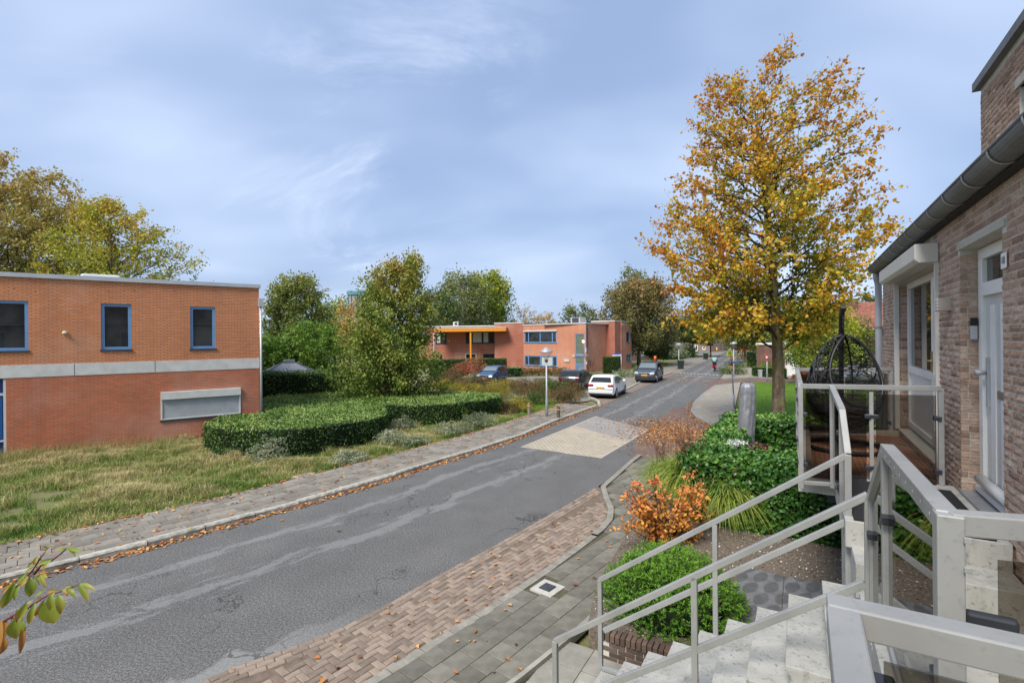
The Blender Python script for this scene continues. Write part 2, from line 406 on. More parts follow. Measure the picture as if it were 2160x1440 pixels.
def make_tree(name, label, cat, base, H, env, tr, c0, nprim, nsec, nter, lpt, lsize, lm, bm, seed, up=.55, droop=0.0, group=None,
              lean=None, topthin=0.0, lbark=None, cl=.22, tonef=None, seclen=.42, terlen=.55, hexa=False, sides=4, top=.06, asp=.7, terbr=True, nb=.25):
    """trunk, limbs and twigs grown towards an outline env(t, azimuth); leaves sit on the twigs"""
    rng = np.random.default_rng(seed); base = np.array(base, float)
    root = thing(name, label, cat, tuple(base), group=group)
    lean = np.array(lean if lean is not None else (0, 0)); tz = np.linspace(0, 1, 12)
    wob = np.cumsum(rng.normal(size=(12, 2)) * .012 * H / 8, 0) * .5; wob -= wob[0]
    tp = np.column_stack([base[0] + lean[0] * tz ** 2 + wob[:, 0], base[1] + lean[1] * tz ** 2 + wob[:, 1], base[2] + tz * H * (1 - top)])
    trunk, limb = Tubes(), Tubes()
    rr = tr * (1 - tz) ** .85 + .012; rr[0] *= 1.35; rr[1] *= 1.05
    trunk.add(tp, rr, 0, 10)
    def at(z):
        q = np.clip((z - base[2]) / (H * (1 - top)), 0, 1); return np.array([np.interp(q, tz, tp[:, k]) for k in range(3)]), max(.012, tr * (1 - q) ** .85)
    LP, LD = [], []
    Rmx = max(env(q, 0) + env(q, 3.14) for q in np.linspace(0, 1, 12)) / 2
    for i in range(nprim):
        t = (i + .5 + rng.uniform(-.4, .4)) / nprim; t = t ** (.85 if topthin == 0 else 1.15); az = i * 2.39996 + rng.uniform(-.4, .4)
        ze = base[2] + H * (c0 + (1 - c0) * t)
        Rr = env(t, az) * rng.uniform(.8, 1.04)
        zs = max(base[2] + H * (c0 * .80 + (.11 * rng.random() if topthin else .02)), ze - up * Rr - .02 * H)
        zs = min(zs, base[2] + H * (1 - top) * .97)
        a, ra = at(zs); o = np.array([math.cos(az), math.sin(az), 0])
        e = a.copy(); e[:2] = np.array([np.interp((ze - base[2]) / H, tz, tp[:, k]) for k in range(2)]); e += o * Rr; e[2] = ze - droop * Rr
        mid = a * .5 + e * .5 + np.array([0, 0, (.10 + .5 * droop) * Rr]) + rng.normal(size=3) * .05 * Rr
        pp = bez(a, mid, e, 8); pp[1:-1] += rng.normal(size=(6, 3)) * .025 * Rr
        L = np.linalg.norm(np.diff(pp, axis=0), axis=1).sum(); r0 = min(ra * .6, (.009 if topthin else .013) * L + .01)
        limb.add(pp, r0, .006, 5)
        LP.append(pp[-1:]); LD.append((pp[-1:] - pp[-2:-1]))
        ns = max(4, int(nsec * (.45 + .75 * Rr / Rmx)))
        for j in range(ns):
            q = .18 + .82 * (j + rng.random()) / ns; f = q * 7; k = min(int(f), 6); p = pp[k] + (pp[k + 1] - pp[k]) * (f - k); tg = pp[k + 1] - pp[k]; tg /= np.linalg.norm(tg) + 1e-9
            ax = np.array([0, 0, 1.0]) + rng.normal(size=3) * .5; d = rot_about(tg, ax, rng.uniform(.5, 1.05) * (1 if j % 2 else -1)); d[2] += .15 - droop * .5; d /= np.linalg.norm(d)
            Ls = L * seclen * (1.05 - .6 * q) * rng.uniform(.6, 1.15); e2 = p + d * Ls; e2[2] -= droop * Ls * .4
            m2 = (p + e2) / 2 + rng.normal(size=3) * .08 * Ls + np.array([0, 0, .06 * Ls]); sp = bez(p, m2, e2, 5)
            limb.add(sp, max(.006, r0 * .45 * (1 - .5 * q)), .004, sides)
            for g in range(nter):
                q2 = .2 + .8 * (g + rng.random()) / nter; f2 = q2 * 4; k2 = min(int(f2), 3); p2 = sp[k2] + (sp[k2 + 1] - sp[k2]) * (f2 - k2)
                d2 = d + rng.normal(size=3) * .75; d2[2] -= droop; d2 /= np.linalg.norm(d2); lt = terlen * rng.uniform(.5, 1.3); e3 = p2 + d2 * lt
                if terbr: limb.add(np.array([p2, (p2 + e3) / 2 + rng.normal(size=3) * .03, e3]), .005, .002, 3)
                nl = max(1, rng.poisson(lpt * (1 - topthin * t * t))); s = rng.random(nl)[:, None]; LP.append(p2 + (e3 - p2) * s + rng.normal(size=(nl, 3)) * cl * .5); LD.append(np.repeat(d2[None], nl, 0))
    trunk.build('trunk', bm, root); limb.build('branches', lbark or bm, root)
    P = np.vstack(LP); D = np.vstack(LD); D = D / (np.linalg.norm(D, axis=1, keepdims=True) + 1e-9); D[:, 2] -= .45
    tone = tonef(P, base, H, rng) if tonef else None
    N = np.tile(np.array([0, 0, 1.0]), (len(P), 1))
    c = leafcloud('crown', P, lsize, lm, root, rng, tone, N=N, nb=nb, D=D, db=.5, asp=asp, hexa=hexa); stuff(c)
    return root
def make_shrub(name, label, cat, c, rx, ry, h, n, lsize, lm, bm, seed, group=None, blobs=14, tonef=None, tmean=.5, tvar=.45, stems=7, asp=.5, flat=.75, upb=.4):
    """stems and a clumpy leaf mass made of many small domes"""
    rng = np.random.default_rng(seed); root = thing(name, label, cat, tuple(c), group=group); c = np.array(c, float)
    tb = Tubes(); B = []
    for i in range(blobs):
        a = i * 2.39996; r = math.sqrt((i + .5) / blobs) * .82
        hh = h * (1 - .55 * r * r) * rng.uniform(.72, 1.08)
        bx, by = c[0] + math.cos(a) * r * rx, c[1] + math.sin(a) * r * ry
        br = min(rx, ry, h) * rng.uniform(.26, .42)
        B.append((bx, by, c[2] + max(hh - br, br * .5), br))
        lo = hh - br
        if i < stems: tb.add(bez(np.array([c[0] + (bx - c[0]) * .15, c[1] + (by - c[1]) * .15, c[2] - .02]), np.array([(c[0] + bx) / 2, (c[1] + by) / 2, c[2] + hh * .5]), np.array([bx, by, c[2] + hh * .95]), 6), .012 + .008 * h, .003, 5)
        while lo > br * .9: lo -= br * 1.1; B.append((bx + rng.normal() * .04, by + rng.normal() * .04, c[2] + max(lo, br * .4), br * 1.1))
    tb.build('stems', bm, root)
    B = np.array(B); w = B[:, 3] ** 2; k = rng.choice(len(B), n, p=w / w.sum()); u = unit(n, rng); u[:, 2] = np.abs(u[:, 2]) * (1 - .0) - .25 * rng.random(n)
    P = B[k, :3] + u * B[k, 3:4] * (.55 + .55 * rng.random((n, 1))) ; P[:, 2] = np.maximum(P[:, 2], c[2] + .01)
    tn = np.clip(tmean + (vnoise(P[:, 0] * 1.0, P[:, 1] + P[:, 2] * .7, .35, seed) - .5) * 2 * tvar, 0, 1)
    if tonef: tn = tonef(P, c, h, rng)
    D = u.copy(); D[:, 2] += .6
    stuff(leafcloud('foliage', P, lsize, lm, root, rng, tn, N=u, nb=.35, D=D, db=upb, asp=asp))
    return root
def clipped_hedge(name, label, poly, z0, z1, dens, lsize, lm, core, parent=None, seed=1, group=None, tone=(.35, .75), rough=.05, inset=.05, cat='hedge', asp=.5):
    """poly: ground outline; solid dark core and leaves over top and sides"""
    rng = np.random.default_rng(seed); P2 = [Vector((p[0], p[1])) for p in poly]; c = sum((Vector((p.x, p.y)) for p in P2), Vector((0, 0))) / len(P2)
    root = thing(name, label, cat, (c.x, c.y, z0), group=group)
    A = sum(P2[k].x * P2[(k + 1) % len(P2)].y - P2[(k + 1) % len(P2)].x * P2[k].y for k in range(len(P2)))
    if A < 0: P2.reverse()
    n = len(P2); ins = []
    for k in range(n):
        a, b, d = P2[k - 1], P2[k], P2[(k + 1) % n]
        n1 = Vector(((b - a).y, -(b - a).x)).normalized(); n2 = Vector(((d - b).y, -(d - b).x)).normalized(); ins.append(b - (n1 + n2).normalized() * inset)
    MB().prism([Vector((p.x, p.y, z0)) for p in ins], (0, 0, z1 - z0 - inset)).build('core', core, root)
    P, N, T = [], [], []
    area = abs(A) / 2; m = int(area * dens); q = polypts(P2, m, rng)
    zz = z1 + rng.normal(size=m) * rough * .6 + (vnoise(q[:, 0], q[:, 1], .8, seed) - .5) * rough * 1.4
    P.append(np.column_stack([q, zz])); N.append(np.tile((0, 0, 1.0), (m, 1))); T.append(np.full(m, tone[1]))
    for k in range(n):
        a, b = P2[k], P2[(k + 1) % n]; L = (b - a).length; m = int(L * (z1 - z0) * dens)
        if m < 1: continue
        nn = Vector(((b - a).y, -(b - a).x)).normalized(); s = rng.random(m)[:, None]; z = z0 + (z1 - z0) * rng.random(m)
        xy = np.array(a)[None] + (np.array(b) - np.array(a))[None] * s + np.array(nn)[None] * (rng.normal(size=(m, 1)) * rough * .7 + (vnoise(s[:, 0] * L, z, .5, seed + k)[:, None] - .5) * rough * 2)
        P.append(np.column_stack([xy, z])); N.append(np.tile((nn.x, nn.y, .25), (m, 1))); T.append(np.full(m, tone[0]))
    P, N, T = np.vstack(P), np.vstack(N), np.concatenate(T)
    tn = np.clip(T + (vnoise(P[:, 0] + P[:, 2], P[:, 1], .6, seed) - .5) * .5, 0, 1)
    stuff(leafcloud('foliage', P, lsize, lm, root, rng, tn, N=N, nb=.5, asp=asp)); return root

# ================================================================ THE SETTING
def poly(pts, z=0.0): return [G(x, y, z) for x, y in pts]
def sheet(name, pts, z, m, label=None, thick=0.0, M=None):
    b = MB(); p = [Vector((q[0], q[1], z)) for q in pts]
    if thick: b.prism([q - Vector((0, 0, thick)) for q in p], (0, 0, thick))
    else: b.quad(*p)
    o = b.build(name, m, None, M=M)
    bm = bmesh.new(); bm.from_mesh(o.data); bmesh.ops.triangulate(bm, faces=[f for f in bm.faces if len(f.verts) > 4])
    bmesh.ops.recalc_face_normals(bm, faces=bm.faces)
    if not thick:
        for f in bm.faces:
            if f.normal.z < 0: f.normal_flip()
    bm.to_mesh(o.data); bm.free()
    return stru(o, label)
def soilmat():
    t = NT('ground'); co = t.coord(); a = t.noise(co, .35, 6, .6); b = t.noise(co, 3.0, 6, .65)
    c = t.ramp(t.math('ADD', t.math('MULTIPLY', a, .5), t.math('MULTIPLY', b, .5)), [(.36, (.085, .115, .028)), (.46, (.16, .165, .055)), (.54, (.15, .14, .06)), (.64, (.10, .085, .045))])
    return t.done(t.bsdf(c, .95, 0, t.bump(t.noise(co, 18, 5), .6, .04)))
M_SOIL = soilmat()
gb = MB(); gb.quad((-900, -60, -.06), (900, -60, -.06), (900, 1500, -.06), (-900, 1500, -.06))
ground = stru(gb.build('ground', M_SOIL), 'ground of soil and rough grass')

# ---- the road
LP_ = [G(x, y, .1) for x, y in ((0, 1218), (229, 1163), (400, 1118), (581, 1071), (666, 1047), (802, 1008), (909, 974), (999, 948), (1100, 916), (1179, 883), (1264, 853))]
LP_ += poly([(1300, 843), (1351, 819), (1427, 789), (1504, 754), (1536, 742)])
RP_ = poly([(420, 1440), (500, 1404), (600, 1370), (725, 1322), (820, 1272), (915, 1218), (1060, 1141), (1200, 1062), (1262, 1025), (1300, 1000), (1330, 972), (1340, 935), (1373, 902), (1404, 873), (1420, 861), (1456, 859), (1482, 831), (1500, 806), (1521, 796), (1533, 775), (1545, 755), (1556, 742)])
LP_.insert(0, LP_[0] + (LP_[0] - LP_[1]).normalized() * 9); RP_.insert(0, RP_[0] + (RP_[0] - RP_[1]).normalized() * 9)
TD = np.array((math.sin(R(33)), math.cos(R(33))))
def resample(P):
    a = np.array([(p.x, p.y) for p in P]); t = np.maximum.accumulate(a @ TD + np.arange(len(a)) * 1e-4); return t, a
tL, aL = resample(LP_); tR, aR = resample(RP_)
def edgeL(t): return np.column_stack([np.interp(t, tL, aL[:, 0]), np.interp(t, tL, aL[:, 1])])
def edgeR(t): return np.column_stack([np.interp(t, tR, aR[:, 0]), np.interp(t, tR, aR[:, 1])])
ts = np.unique(np.concatenate([np.arange(max(tL[0], tR[0]), 40, .4), np.arange(40, min(tL[-1], tR[-1]), 1.5), tR[1:-1]]))
EL, ER = edgeL(ts), edgeR(ts)
def roadmat():
    t = NT('asphalt'); uv = t.coord('UV'); co = t.coord(); sp = t.n('ShaderNodeSeparateXYZ'); t.l(uv, sp.inputs[0]); u, v = sp.outputs[0], sp.outputs[1]
    re = t.n('ShaderNodeAttribute', attribute_name='redge').outputs['Fac']
    f1 = t.noise(co, 95, 2, .8); f2 = t.noise(co, 34, 3, .75); fine = t.math('ADD', t.math('MULTIPLY', f1, .55), t.math('MULTIPLY', f2, .45)); mid = t.noise(co, 1.1, 5, .6); big = t.noise(t.mapping(uv, (.10, .5, 1)), 1.0, 4)
    base = t.ramp(fine, [(.38, (.042, .041, .040)), (.50, (.120, .117, .112)), (.62, (.29, .282, .268))])
    base = t.mix(1.0, base, t.ramp(mid, [(.3, (.90, .90, .90)), (.7, (1.08, 1.08, 1.07))]), 'MULTIPLY')
    base = t.mix(1.0, base, t.ramp(big, [(.35, (.95, .95, .95)), (.65, (1.05, 1.05, 1.05))]), 'MULTIPLY')
    # worn streaks running along the left lane
    st = t.noise(t.mapping(uv, (.9, 3.6, 1)), 1.0, 9, .80, .2)
    def bell(c, w): return t.math('SUBTRACT', 1.0, t.math('DIVIDE', t.math('ABSOLUTE', t.math('SUBTRACT', v, c)), w), clamp=True)
    wob = t.math('MULTIPLY', t.math('SUBTRACT', t.noise(t.mapping(uv, (.5, .1, 1)), 1.0, 4), .5), .9)
    v = t.math('ADD', v, wob)
    bands = t.math('MAXIMUM', t.math('MULTIPLY', bell(1.35, .5), .31), t.math('MULTIPLY', bell(2.75, .75), .29))
    bands = t.math('MAXIMUM', bands, t.math('MULTIPLY', bell(1.9, 1.9), .14))
    w = t.step(t.math('ADD', st, bands), .725, .75)
    base = t.mix(t.math('MULTIPLY', w, .62), base, t.mix(.6, base, (.30, .295, .285)))
    # crumbled pale edge beside the bricks
    en = t.math('ADD', re, t.math('MULTIPLY', t.math('SUBTRACT', t.noise(co, 1.6, 5), .5), .9))
    near = t.math('MULTIPLY', t.step(en, .34, .26), t.step(sp.outputs[0], 11.5, 9.5))
    base = t.mix(t.math('MULTIPLY', near, .75), base, t.ramp(fine, [(.3, (.16, .158, .15)), (.7, (.34, .333, .315))]))
    # cracks
    vo = t.n('ShaderNodeTexVoronoi', feature='DISTANCE_TO_EDGE'); dn = t.noise(co, 2.2, 4)
    cv = t.n('ShaderNodeVectorMath', operation='ADD'); t.l(t.mapping(uv, (.45, .8, 1)), cv.inputs[0])
    cbx = t.n('ShaderNodeCombineXYZ'); t.l(dn, cbx.inputs[0]); t.l(t.noise(co, 3.1, 4), cbx.inputs[1]); t.l(cbx.outputs[0], cv.inputs[1])
    t.l(cv.outputs[0], vo.inputs['Vector']); vo.inputs['Scale'].default_value = .8
    cr = t.math('MULTIPLY', t.step(vo.outputs['Distance'], .012, .004), t.step(t.noise(uv, .35, 2), .52, .60))
    crn = t.math('MAXIMUM', cr, t.math('MULTIPLY', t.step(vo.outputs['Distance'], .02, .008), t.math('MULTIPLY', near, .9)))
    base = t.mix(t.math('MULTIPLY', crn, .7), base, (.035, .035, .035))
    h = t.math('SUBTRACT', fine, t.math('MULTIPLY', crn, 1.5))
    return t.done(t.bsdf(base, .82, 0, t.bump(h, .5, .012), Specular_IOR_Level=.08))
nr_ = 7; V, UVc, RE = [], [], []
s_al = np.concatenate([[0], np.cumsum(np.linalg.norm(np.diff((EL + ER) / 2, axis=0), axis=1))])
for k in range(len(ts)):
    wd = np.linalg.norm(ER[k] - EL[k])
    for j in range(nr_):
        f = j / (nr_ - 1); p = EL[k] * (1 - f) + ER[k] * f; V.append((p[0], p[1], 0.0)); UVc.append((s_al[k], f * wd)); RE.append((1 - f) * wd)
Fq = [(k * nr_ + j, k * nr_ + j + 1, (k + 1) * nr_ + j + 1, (k + 1) * nr_ + j) for k in range(len(ts) - 1) for j in range(nr_ - 1)]
me = bpy.data.meshes.new('road'); me.from_pydata(V, [], Fq); me.update()
uvl = me.uv_layers.new(name='UVMap'); idx = np.zeros(len(me.loops), np.int32); me.loops.foreach_get('vertex_index', idx)
uvl.data.foreach_set('uv', np.array(UVc, np.float32)[idx].ravel())
me.attributes.new('redge', 'FLOAT', 'POINT').data.foreach_set('value', np.array(RE, np.float32))
me.materials.append(roadmat()); road = bpy.data.objects.new('road', me); _link(road, None, Matrix.Identity(4)); stru(road, 'worn grey asphalt road')
far = AT(1500, 720, 118)
M_ASPH2 = mat('far asphalt', (.19, .19, .19), (.15, .15, .155), .8, .9)
sheet('road', [(far.x - 70, far.y - 26), (far.x - 66, far.y - 34), (far.x + 90, far.y + 36), (far.x + 86, far.y + 44)], -.004, M_ASPH2, 'cross street of grey asphalt at the far end')

# ---- raised table of pale pavers, and brick paving of the side street mouth
M_TABLE = brickmat('table pavers', (.56, .48, .37), (.46, .40, .31), (.20, .18, .14), .21, .105, .012, .9, .4, True, .2)
M_TABLE2 = brickmat('ramp pavers', (.37, .345, .32), (.30, .285, .27), (.2, .18, .16), .21, .105, .008, .9, .4, True, .15)
M_REDPAVE = brickmat('red pavers', (.25, .17, .135), (.20, .14, .115), (.12, .09, .075), .21, .07, .008, .9, .4, True, .3)
rot40 = Matrix.Rotation(-R(37), 4, 'Z')
tp_ = poly([(1101, 943), (1259, 878), (1368, 906), (1266, 966)])
a_ = tp_[0] + (tp_[1] - tp_[0]) * .62; b_ = tp_[3] + (tp_[2] - tp_[3]) * .55
sheet('road', [tp_[0], a_, b_, tp_[3]], .005, M_TABLE, 'pale beige paver table laid across the road', M=rot40)
sheet('road', [a_, tp_[1], tp_[2], b_], .005, M_TABLE2, 'grey paver ramp of the road table', M=rot40)
bb = MB()
for p, q in ((tp_[0], tp_[1]), (tp_[3], tp_[2])): bb.bar(p + Vector((0, 0, .006)), q + Vector((0, 0, .006)), .11, .012)
stru(bb.build('road', mat('table edging', (.44, .39, .32), (.34, .31, .26), 9, .9)), 'edging bricks of the road table')
sheet('road', poly([(1330, 972), (1340, 935), (1373, 902), (1404, 873), (1420, 861), (1456, 860), (1475, 884), (1530, 902), (1700, 915), (1800, 960), (1500, 1010), (1400, 1010)]), .004, M_REDPAVE, 'red brick paving of the side street mouth', M=rot40)
sheet('road', poly([(1480, 831), (1498, 806), (1521, 797), (1600, 794), (1990, 797), (1990, 808), (1545, 808)]), .004, M_REDPAVE, 'red brick side street beyond the lawn', M=rot40)
M_WHITE = mat('road paint', (.50, .50, .48), (.30, .30, .29), 2.2, .8)
hl = poly([(1427, 791), (1521, 797)]); hl2 = poly([(1434, 787), (1520, 792)])
wb = MB(); wb.quad(hl[0] + Vector((0, 0, .006)), hl[1] + Vector((0, 0, .006)), hl[1] + Vector((-.15, .5, .006)), hl[0] + Vector((-.15, .5, .006)))
for k in range(11):
    p = hl2[0].lerp(hl2[1], (k + .12) / 11); q = hl2[0].lerp(hl2[1], (k + .70) / 11); w_ = Vector((.2, .9, 0))
    wb.quad(p + Vector((0, 0, .007)), q + Vector((0, 0, .007)), q + w_ + Vector((0, 0, .007)), p + w_ + Vector((0, 0, .007)))
stru(wb.build('road_marking', M_WHITE), 'white speed hump line and dashes')

# ---- left pavement with tiles and kerb stones
M_TILE = mat('pavement tile', (.25, .225, .185), (.185, .168, .14), 5, .9, 0, .5, .22)
M_TILE_BASE = mat('pavement joints', (.12, .115, .07), (.085, .075, .055), 7, .95, 0, .3)
M_KERB = mat('kerb concrete', (.50, .475, .41), (.25, .24, .195), 7, .88, 0, .8, .12)
GE_ = [G(x, y, .06) for x, y in ((-260, 1212), (0, 1153), (233, 1100), (373, 1070), (500, 1043), (640, 1003), (756, 977), (886, 943), (983, 917), (1061, 893), (1101, 880), (1181, 853), (1215, 838))]
tG, aG = resample(GE_)
def edgeG(t): return np.column_stack([np.interp(t, tG, aG[:, 0]), np.interp(t, tG, aG[:, 1])])
tk_end = tL[11]
tt_ = np.arange(tG[0] + .1, min(tk_end, tG[-1]), .5); a1, b1 = edgeL(tt_), edgeG(tt_)
pv = MB(); top = .075
for k in range(len(tt_) - 1):
    pv.quad((*a1[k], top), (*a1[k + 1], top), (*b1[k + 1], top), (*b1[k], top)); pv.quad((*b1[k], top), (*b1[k + 1], top), (*b1[k + 1], -.1), (*b1[k], -.1))
lpav = stru(pv.build('pavement', M_TILE_BASE), 'left pavement of grey concrete tiles')
tile_me = None
def tilemesh(name, sx, sy, sz, m, ch=.006):
    b = MB(); x, y = sx / 2, sy / 2; c = ch
    lo = [(-x, -y, -sz), (x, -y, -sz), (x, y, -sz), (-x, y, -sz)]; mi = [(-x, -y, -c), (x, -y, -c), (x, y, -c), (-x, y, -c)]; hi = [(-x + c, -y + c, 0), (x - c, -y + c, 0), (x - c, y - c, 0), (-x + c, y - c, 0)]
    b.v = [Vector(q) for q in lo + mi + hi]
    for k in range(4):
        j = (k + 1) % 4; b.f += [(k, j, 4 + j, 4 + k), (4 + k, 4 + j, 8 + j, 8 + k)]
    b.f.append((8, 9, 10, 11)); me = bpy.data.meshes.new(name); me.from_pydata([tuple(v) for v in b.v], [], b.f); me.materials.append(m); return me
def place_pieces(items, me, name, parent, limit=300, key=None):
    """items: list of matrices (world). The ones that show largest become objects, the rest one stuff part."""
    items = sorted(items, key=lambda m: m.translation.y if key is None else key(m))
    inv = MW[parent].inverted()
    for m in items[:limit]:
        o = bpy.data.objects.new(name, me if not isinstance(me, list) else random.choice(me)); col.objects.link(o); o.parent = parent; o.matrix_local = inv @ m
    rest = items[limit:]
    if rest:
        b = MB()
        for m in rest:
            q = me if not isinstance(me, list) else random.choice(me)
            i = len(b.v); b.v += [m @ v.co for v in q.vertices]; b.f += [tuple(i + k for k in p.vertices) for p in q.polygons]
        o = b.build(name, (me[0] if isinstance(me, list) else me).materials[0], parent); stuff(o)
def arc_points(P):
    a = np.array([(p[0], p[1]) for p in P]); s = np.concatenate([[0], np.cumsum(np.linalg.norm(np.diff(a, axis=0), axis=1))]); return s, a
sK, aK = arc_points(a1)
def on_kerb(s, off):
    p = np.array([np.interp(s, sK, aK[:, 0]), np.interp(s, sK, aK[:, 1])]); q = np.array([np.interp(s + .2, sK, aK[:, 0]), np.interp(s + .2, sK, aK[:, 1])])
    d = q - p; d /= np.linalg.norm(d) + 1e-9; nrm = np.array([-d[1], d[0]]); return p + nrm * off, math.atan2(d[1], d[0])
me_t = tilemesh('tile', .292, .292, .05, M_TILE); its = []
pg = np.vstack([a1, b1[::-1]])
for j in range(7):
    off = .16 + .15 + j * .3
    for i in range(int(sK[-1] / .3)):
        p, an = on_kerb(i * .3 + (.15 if j % 2 else 0), off)
        if np.linalg.norm(p) < 60 and inpoly(np.array([p[0]]), np.array([p[1]]), pg)[0]:
            its.append(Matrix.Translation((p[0], p[1], top + .012 + random.uniform(-.004, .006))) @ Matrix.Rotation(an, 4, 'Z') @ Matrix.Rotation(random.uniform(-.012, .012), 4, 'X'))
its = [m for m in its if abs(m.translation.x / m.translation.y) < 1.12]
place_pieces(its, me_t, 'tile', lpav, 300)
kme = []
for k in range(4):
    b = MB(); L, W, Hh = .985, .15, .24; n = 8; rng = random.Random(k)
    for i in range(n + 1):
        x = i / n * L; e = rng.uniform(-.012, .006); f = rng.uniform(-.015, .004)
        b.v += [Vector((x, 0, -Hh)), Vector((x, .004 + f * .4, -.045 + e)), Vector((x, .03 - f, e * .5)), Vector((x, W, 0)), Vector((x, W, -Hh))]
    for i in range(n):
        for q in range(4): a = i * 5 + q; b.f.append((a, a + 5, a + 6, a + 1))
    b.f += [(0, 1, 2, 3, 4), tuple(n * 5 + q for q in (4, 3, 2, 1, 0))]
    m_ = bpy.data.meshes.new('kerb_stone'); m_.from_pydata([tuple(v) for v in b.v], [], b.f); m_.materials.append(M_KERB); kme.append(m_)
kbed = MB()
for p, q in zip(a1[:-1:4], a1[4::4]):
    n_k = Vector((-(q - p)[1], (q - p)[0], 0)).normalized() * .075; kbed.bar(Vector((*p, -.12)) + n_k, Vector((*q, -.12)) + n_k, .13, .1)
kerb = stru(kbed.build('kerb', M_KERB), 'pale concrete kerb along the left pavement')
ks = []
for i in range(int(sK[-1])):
    p, an = on_kerb(i, 0.0); ks.append(Matrix.Translation((p[0], p[1], top + .035 + random.uniform(-.008, .008))) @ Matrix.Rotation(an + random.uniform(-.008, .008), 4, 'Z'))
place_pieces(ks, kme, 'kerb_stone', kerb, 300)
# little curved return of the kerb where the parking strip starts
kr = [edgeL(np.array([tk_end]))[0], *[np.array(G(x, y)[:2]) for x, y in ((1262, 848), (1252, 843), (1243, 840))]]
kb = MB()
for p, q in zip(kr[:-1], kr[1:]): kb.bar((p[0], p[1], .05), (q[0], q[1], .05), .15, .14)
o = kb.build('kerb_stone', M_KERB, kerb)

# ---- paved court and parking strip beyond, far side pavements
M_COURT = brickmat('court pavers', (.30, .27, .22), (.25, .225, .19), (.15, .13, .10), .3, .3, .008, .92, .3, True, .3)
M_STRIP = brickmat('parking strip bricks', (.30, .22, .17), (.25, .19, .15), (.15, .12, .10), .21, .1, .008, .92, .3, True, .3)
sheet('pavement', poly([(1181, 853), (1243, 822), (1228, 812), (1150, 808), (1060, 816), (1000, 814), (1000, 797), (1165, 793), (1250, 800), (1340, 790), (1420, 768), (1462, 748), (1500, 744), (1532, 742), (1504, 754), (1427, 789), (1415, 787), (1310, 828), (1250, 842), (1240, 846)]), .012, M_COURT, 'paved court and pavement by the parked cars', M=rot40)
sheet('pavement', poly([(1250, 843), (1310, 828), (1415, 786), (1432, 787), (1351, 819), (1300, 843), (1268, 856)]), .016, M_STRIP, 'brick parking strip along the road', M=rot40)
kb = MB(); pts = poly([(1312, 827), (1352, 806), (1386, 796), (1418, 786)])
for p, q in zip(pts[:-1], pts[1:]): kb.bar(p + Vector((0, 0, .05)), q + Vector((0, 0, .05)), .14, .1)
stru(kb.build('kerb', M_KERB), 'low pale kerb between pavement and parking strip')
M_ISL = brickmat('island pavers', (.36, .32, .26), (.31, .28, .23), (.2, .18, .14), .3, .3, .008, .92, .3, True, .25)
isl = [G(x, y, .09) for x, y in ((1459, 866), (1468, 845), (1484, 830), (1510, 812), (1562, 806), (1552, 850), (1545, 893), (1524, 893), (1496, 890), (1472, 880))]
sheet('pavement', isl, .09, M_ISL, 'pale paved corner beside the lawn', .2, M=rot40)
M_KERBG = mat('kerb grey', (.32, .31, .29), (.22, .21, .20), 8, .88, 0, .5, .06)
kb = MB(); pts = [isl[k] for k in (4, 3, 2, 1, 0, 9, 8, 7, 6)]
for p, q in zip(pts[:-1], pts[1:]): kb.bar(p + Vector((0, 0, -.04)), q + Vector((0, 0, -.04)), .13, .1)
stru(kb.build('kerb', M_KERBG), 'grey kerb round the paved corner')
sheet('pavement', poly([(1521, 799), (1536, 776), (1556, 744), (1600, 741), (1605, 775), (1612, 792), (2000, 794), (2000, 799), (1600, 796.5)]), .07, M_ISL, 'pavement beyond the side street', .15, M=rot40)
kb = MB(); pts = poly([(1521, 799), (1534, 800.5), (1600, 797.5), (1990, 800)])
for p, q in zip(pts[:-1], pts[1:]): kb.bar(p + Vector((0, 0, .04)), q + Vector((0, 0, .04)), .14, .1)
stru(kb.build('kerb', M_KERBG), 'dark kerb of the far pavement')

# ---- right side: herringbone brick strip, flush band, grey slabs
BL = poly([(640, 1520), (780, 1440), (900, 1366), (1007, 1300), (1141, 1211), (1211, 1160), (1262, 1122), (1280, 1101), (1283, 1079), (1273, 1055), (1267, 1031), (1299, 1003), (1330, 975), (1346, 963)])
M_HERR = mat('paving brick', (.285, .22, .17), (.215, .168, .132), 9, .88, 0, .5, .24)
M_HBASE = mat('brick joints', (.20, .15, .115), (.13, .10, .075), 9, .95)
strip = poly([(250, 1520), (420, 1440), (500, 1404), (600, 1370), (725, 1322), (820, 1272), (915, 1218), (1060, 1141), (1200, 1062), (1262, 1025)]) + BL[:11][::-1]
hb = sheet('brick_pavement', strip, .004, M_HBASE, 'herringbone brick strip between road and right pavement')
MW[hb] = Matrix.Identity(4)
hme = tilemesh('brick', .193, .093, .05, M_HERR, .007); items = []
d0 = (BL[4] - BL[1]).normalized(); e2 = Vector((d0.y, -d0.x, 0)); og = BL[1] - d0 * 3; ang = math.atan2(d0.y, d0.x)
sp_ = np.array([(p.x, p.y) for p in strip])
rs = [Vector((*p, 0)) for p in aR[:10]]
def dist_edge(p):
    best = 9
    for a, b in zip(rs[:-1], rs[1:]):
        d = b - a; t = max(0, min(1, (p - a).dot(d) / d.length_squared)); best = min(best, (p - a - d * t).length)
    return best
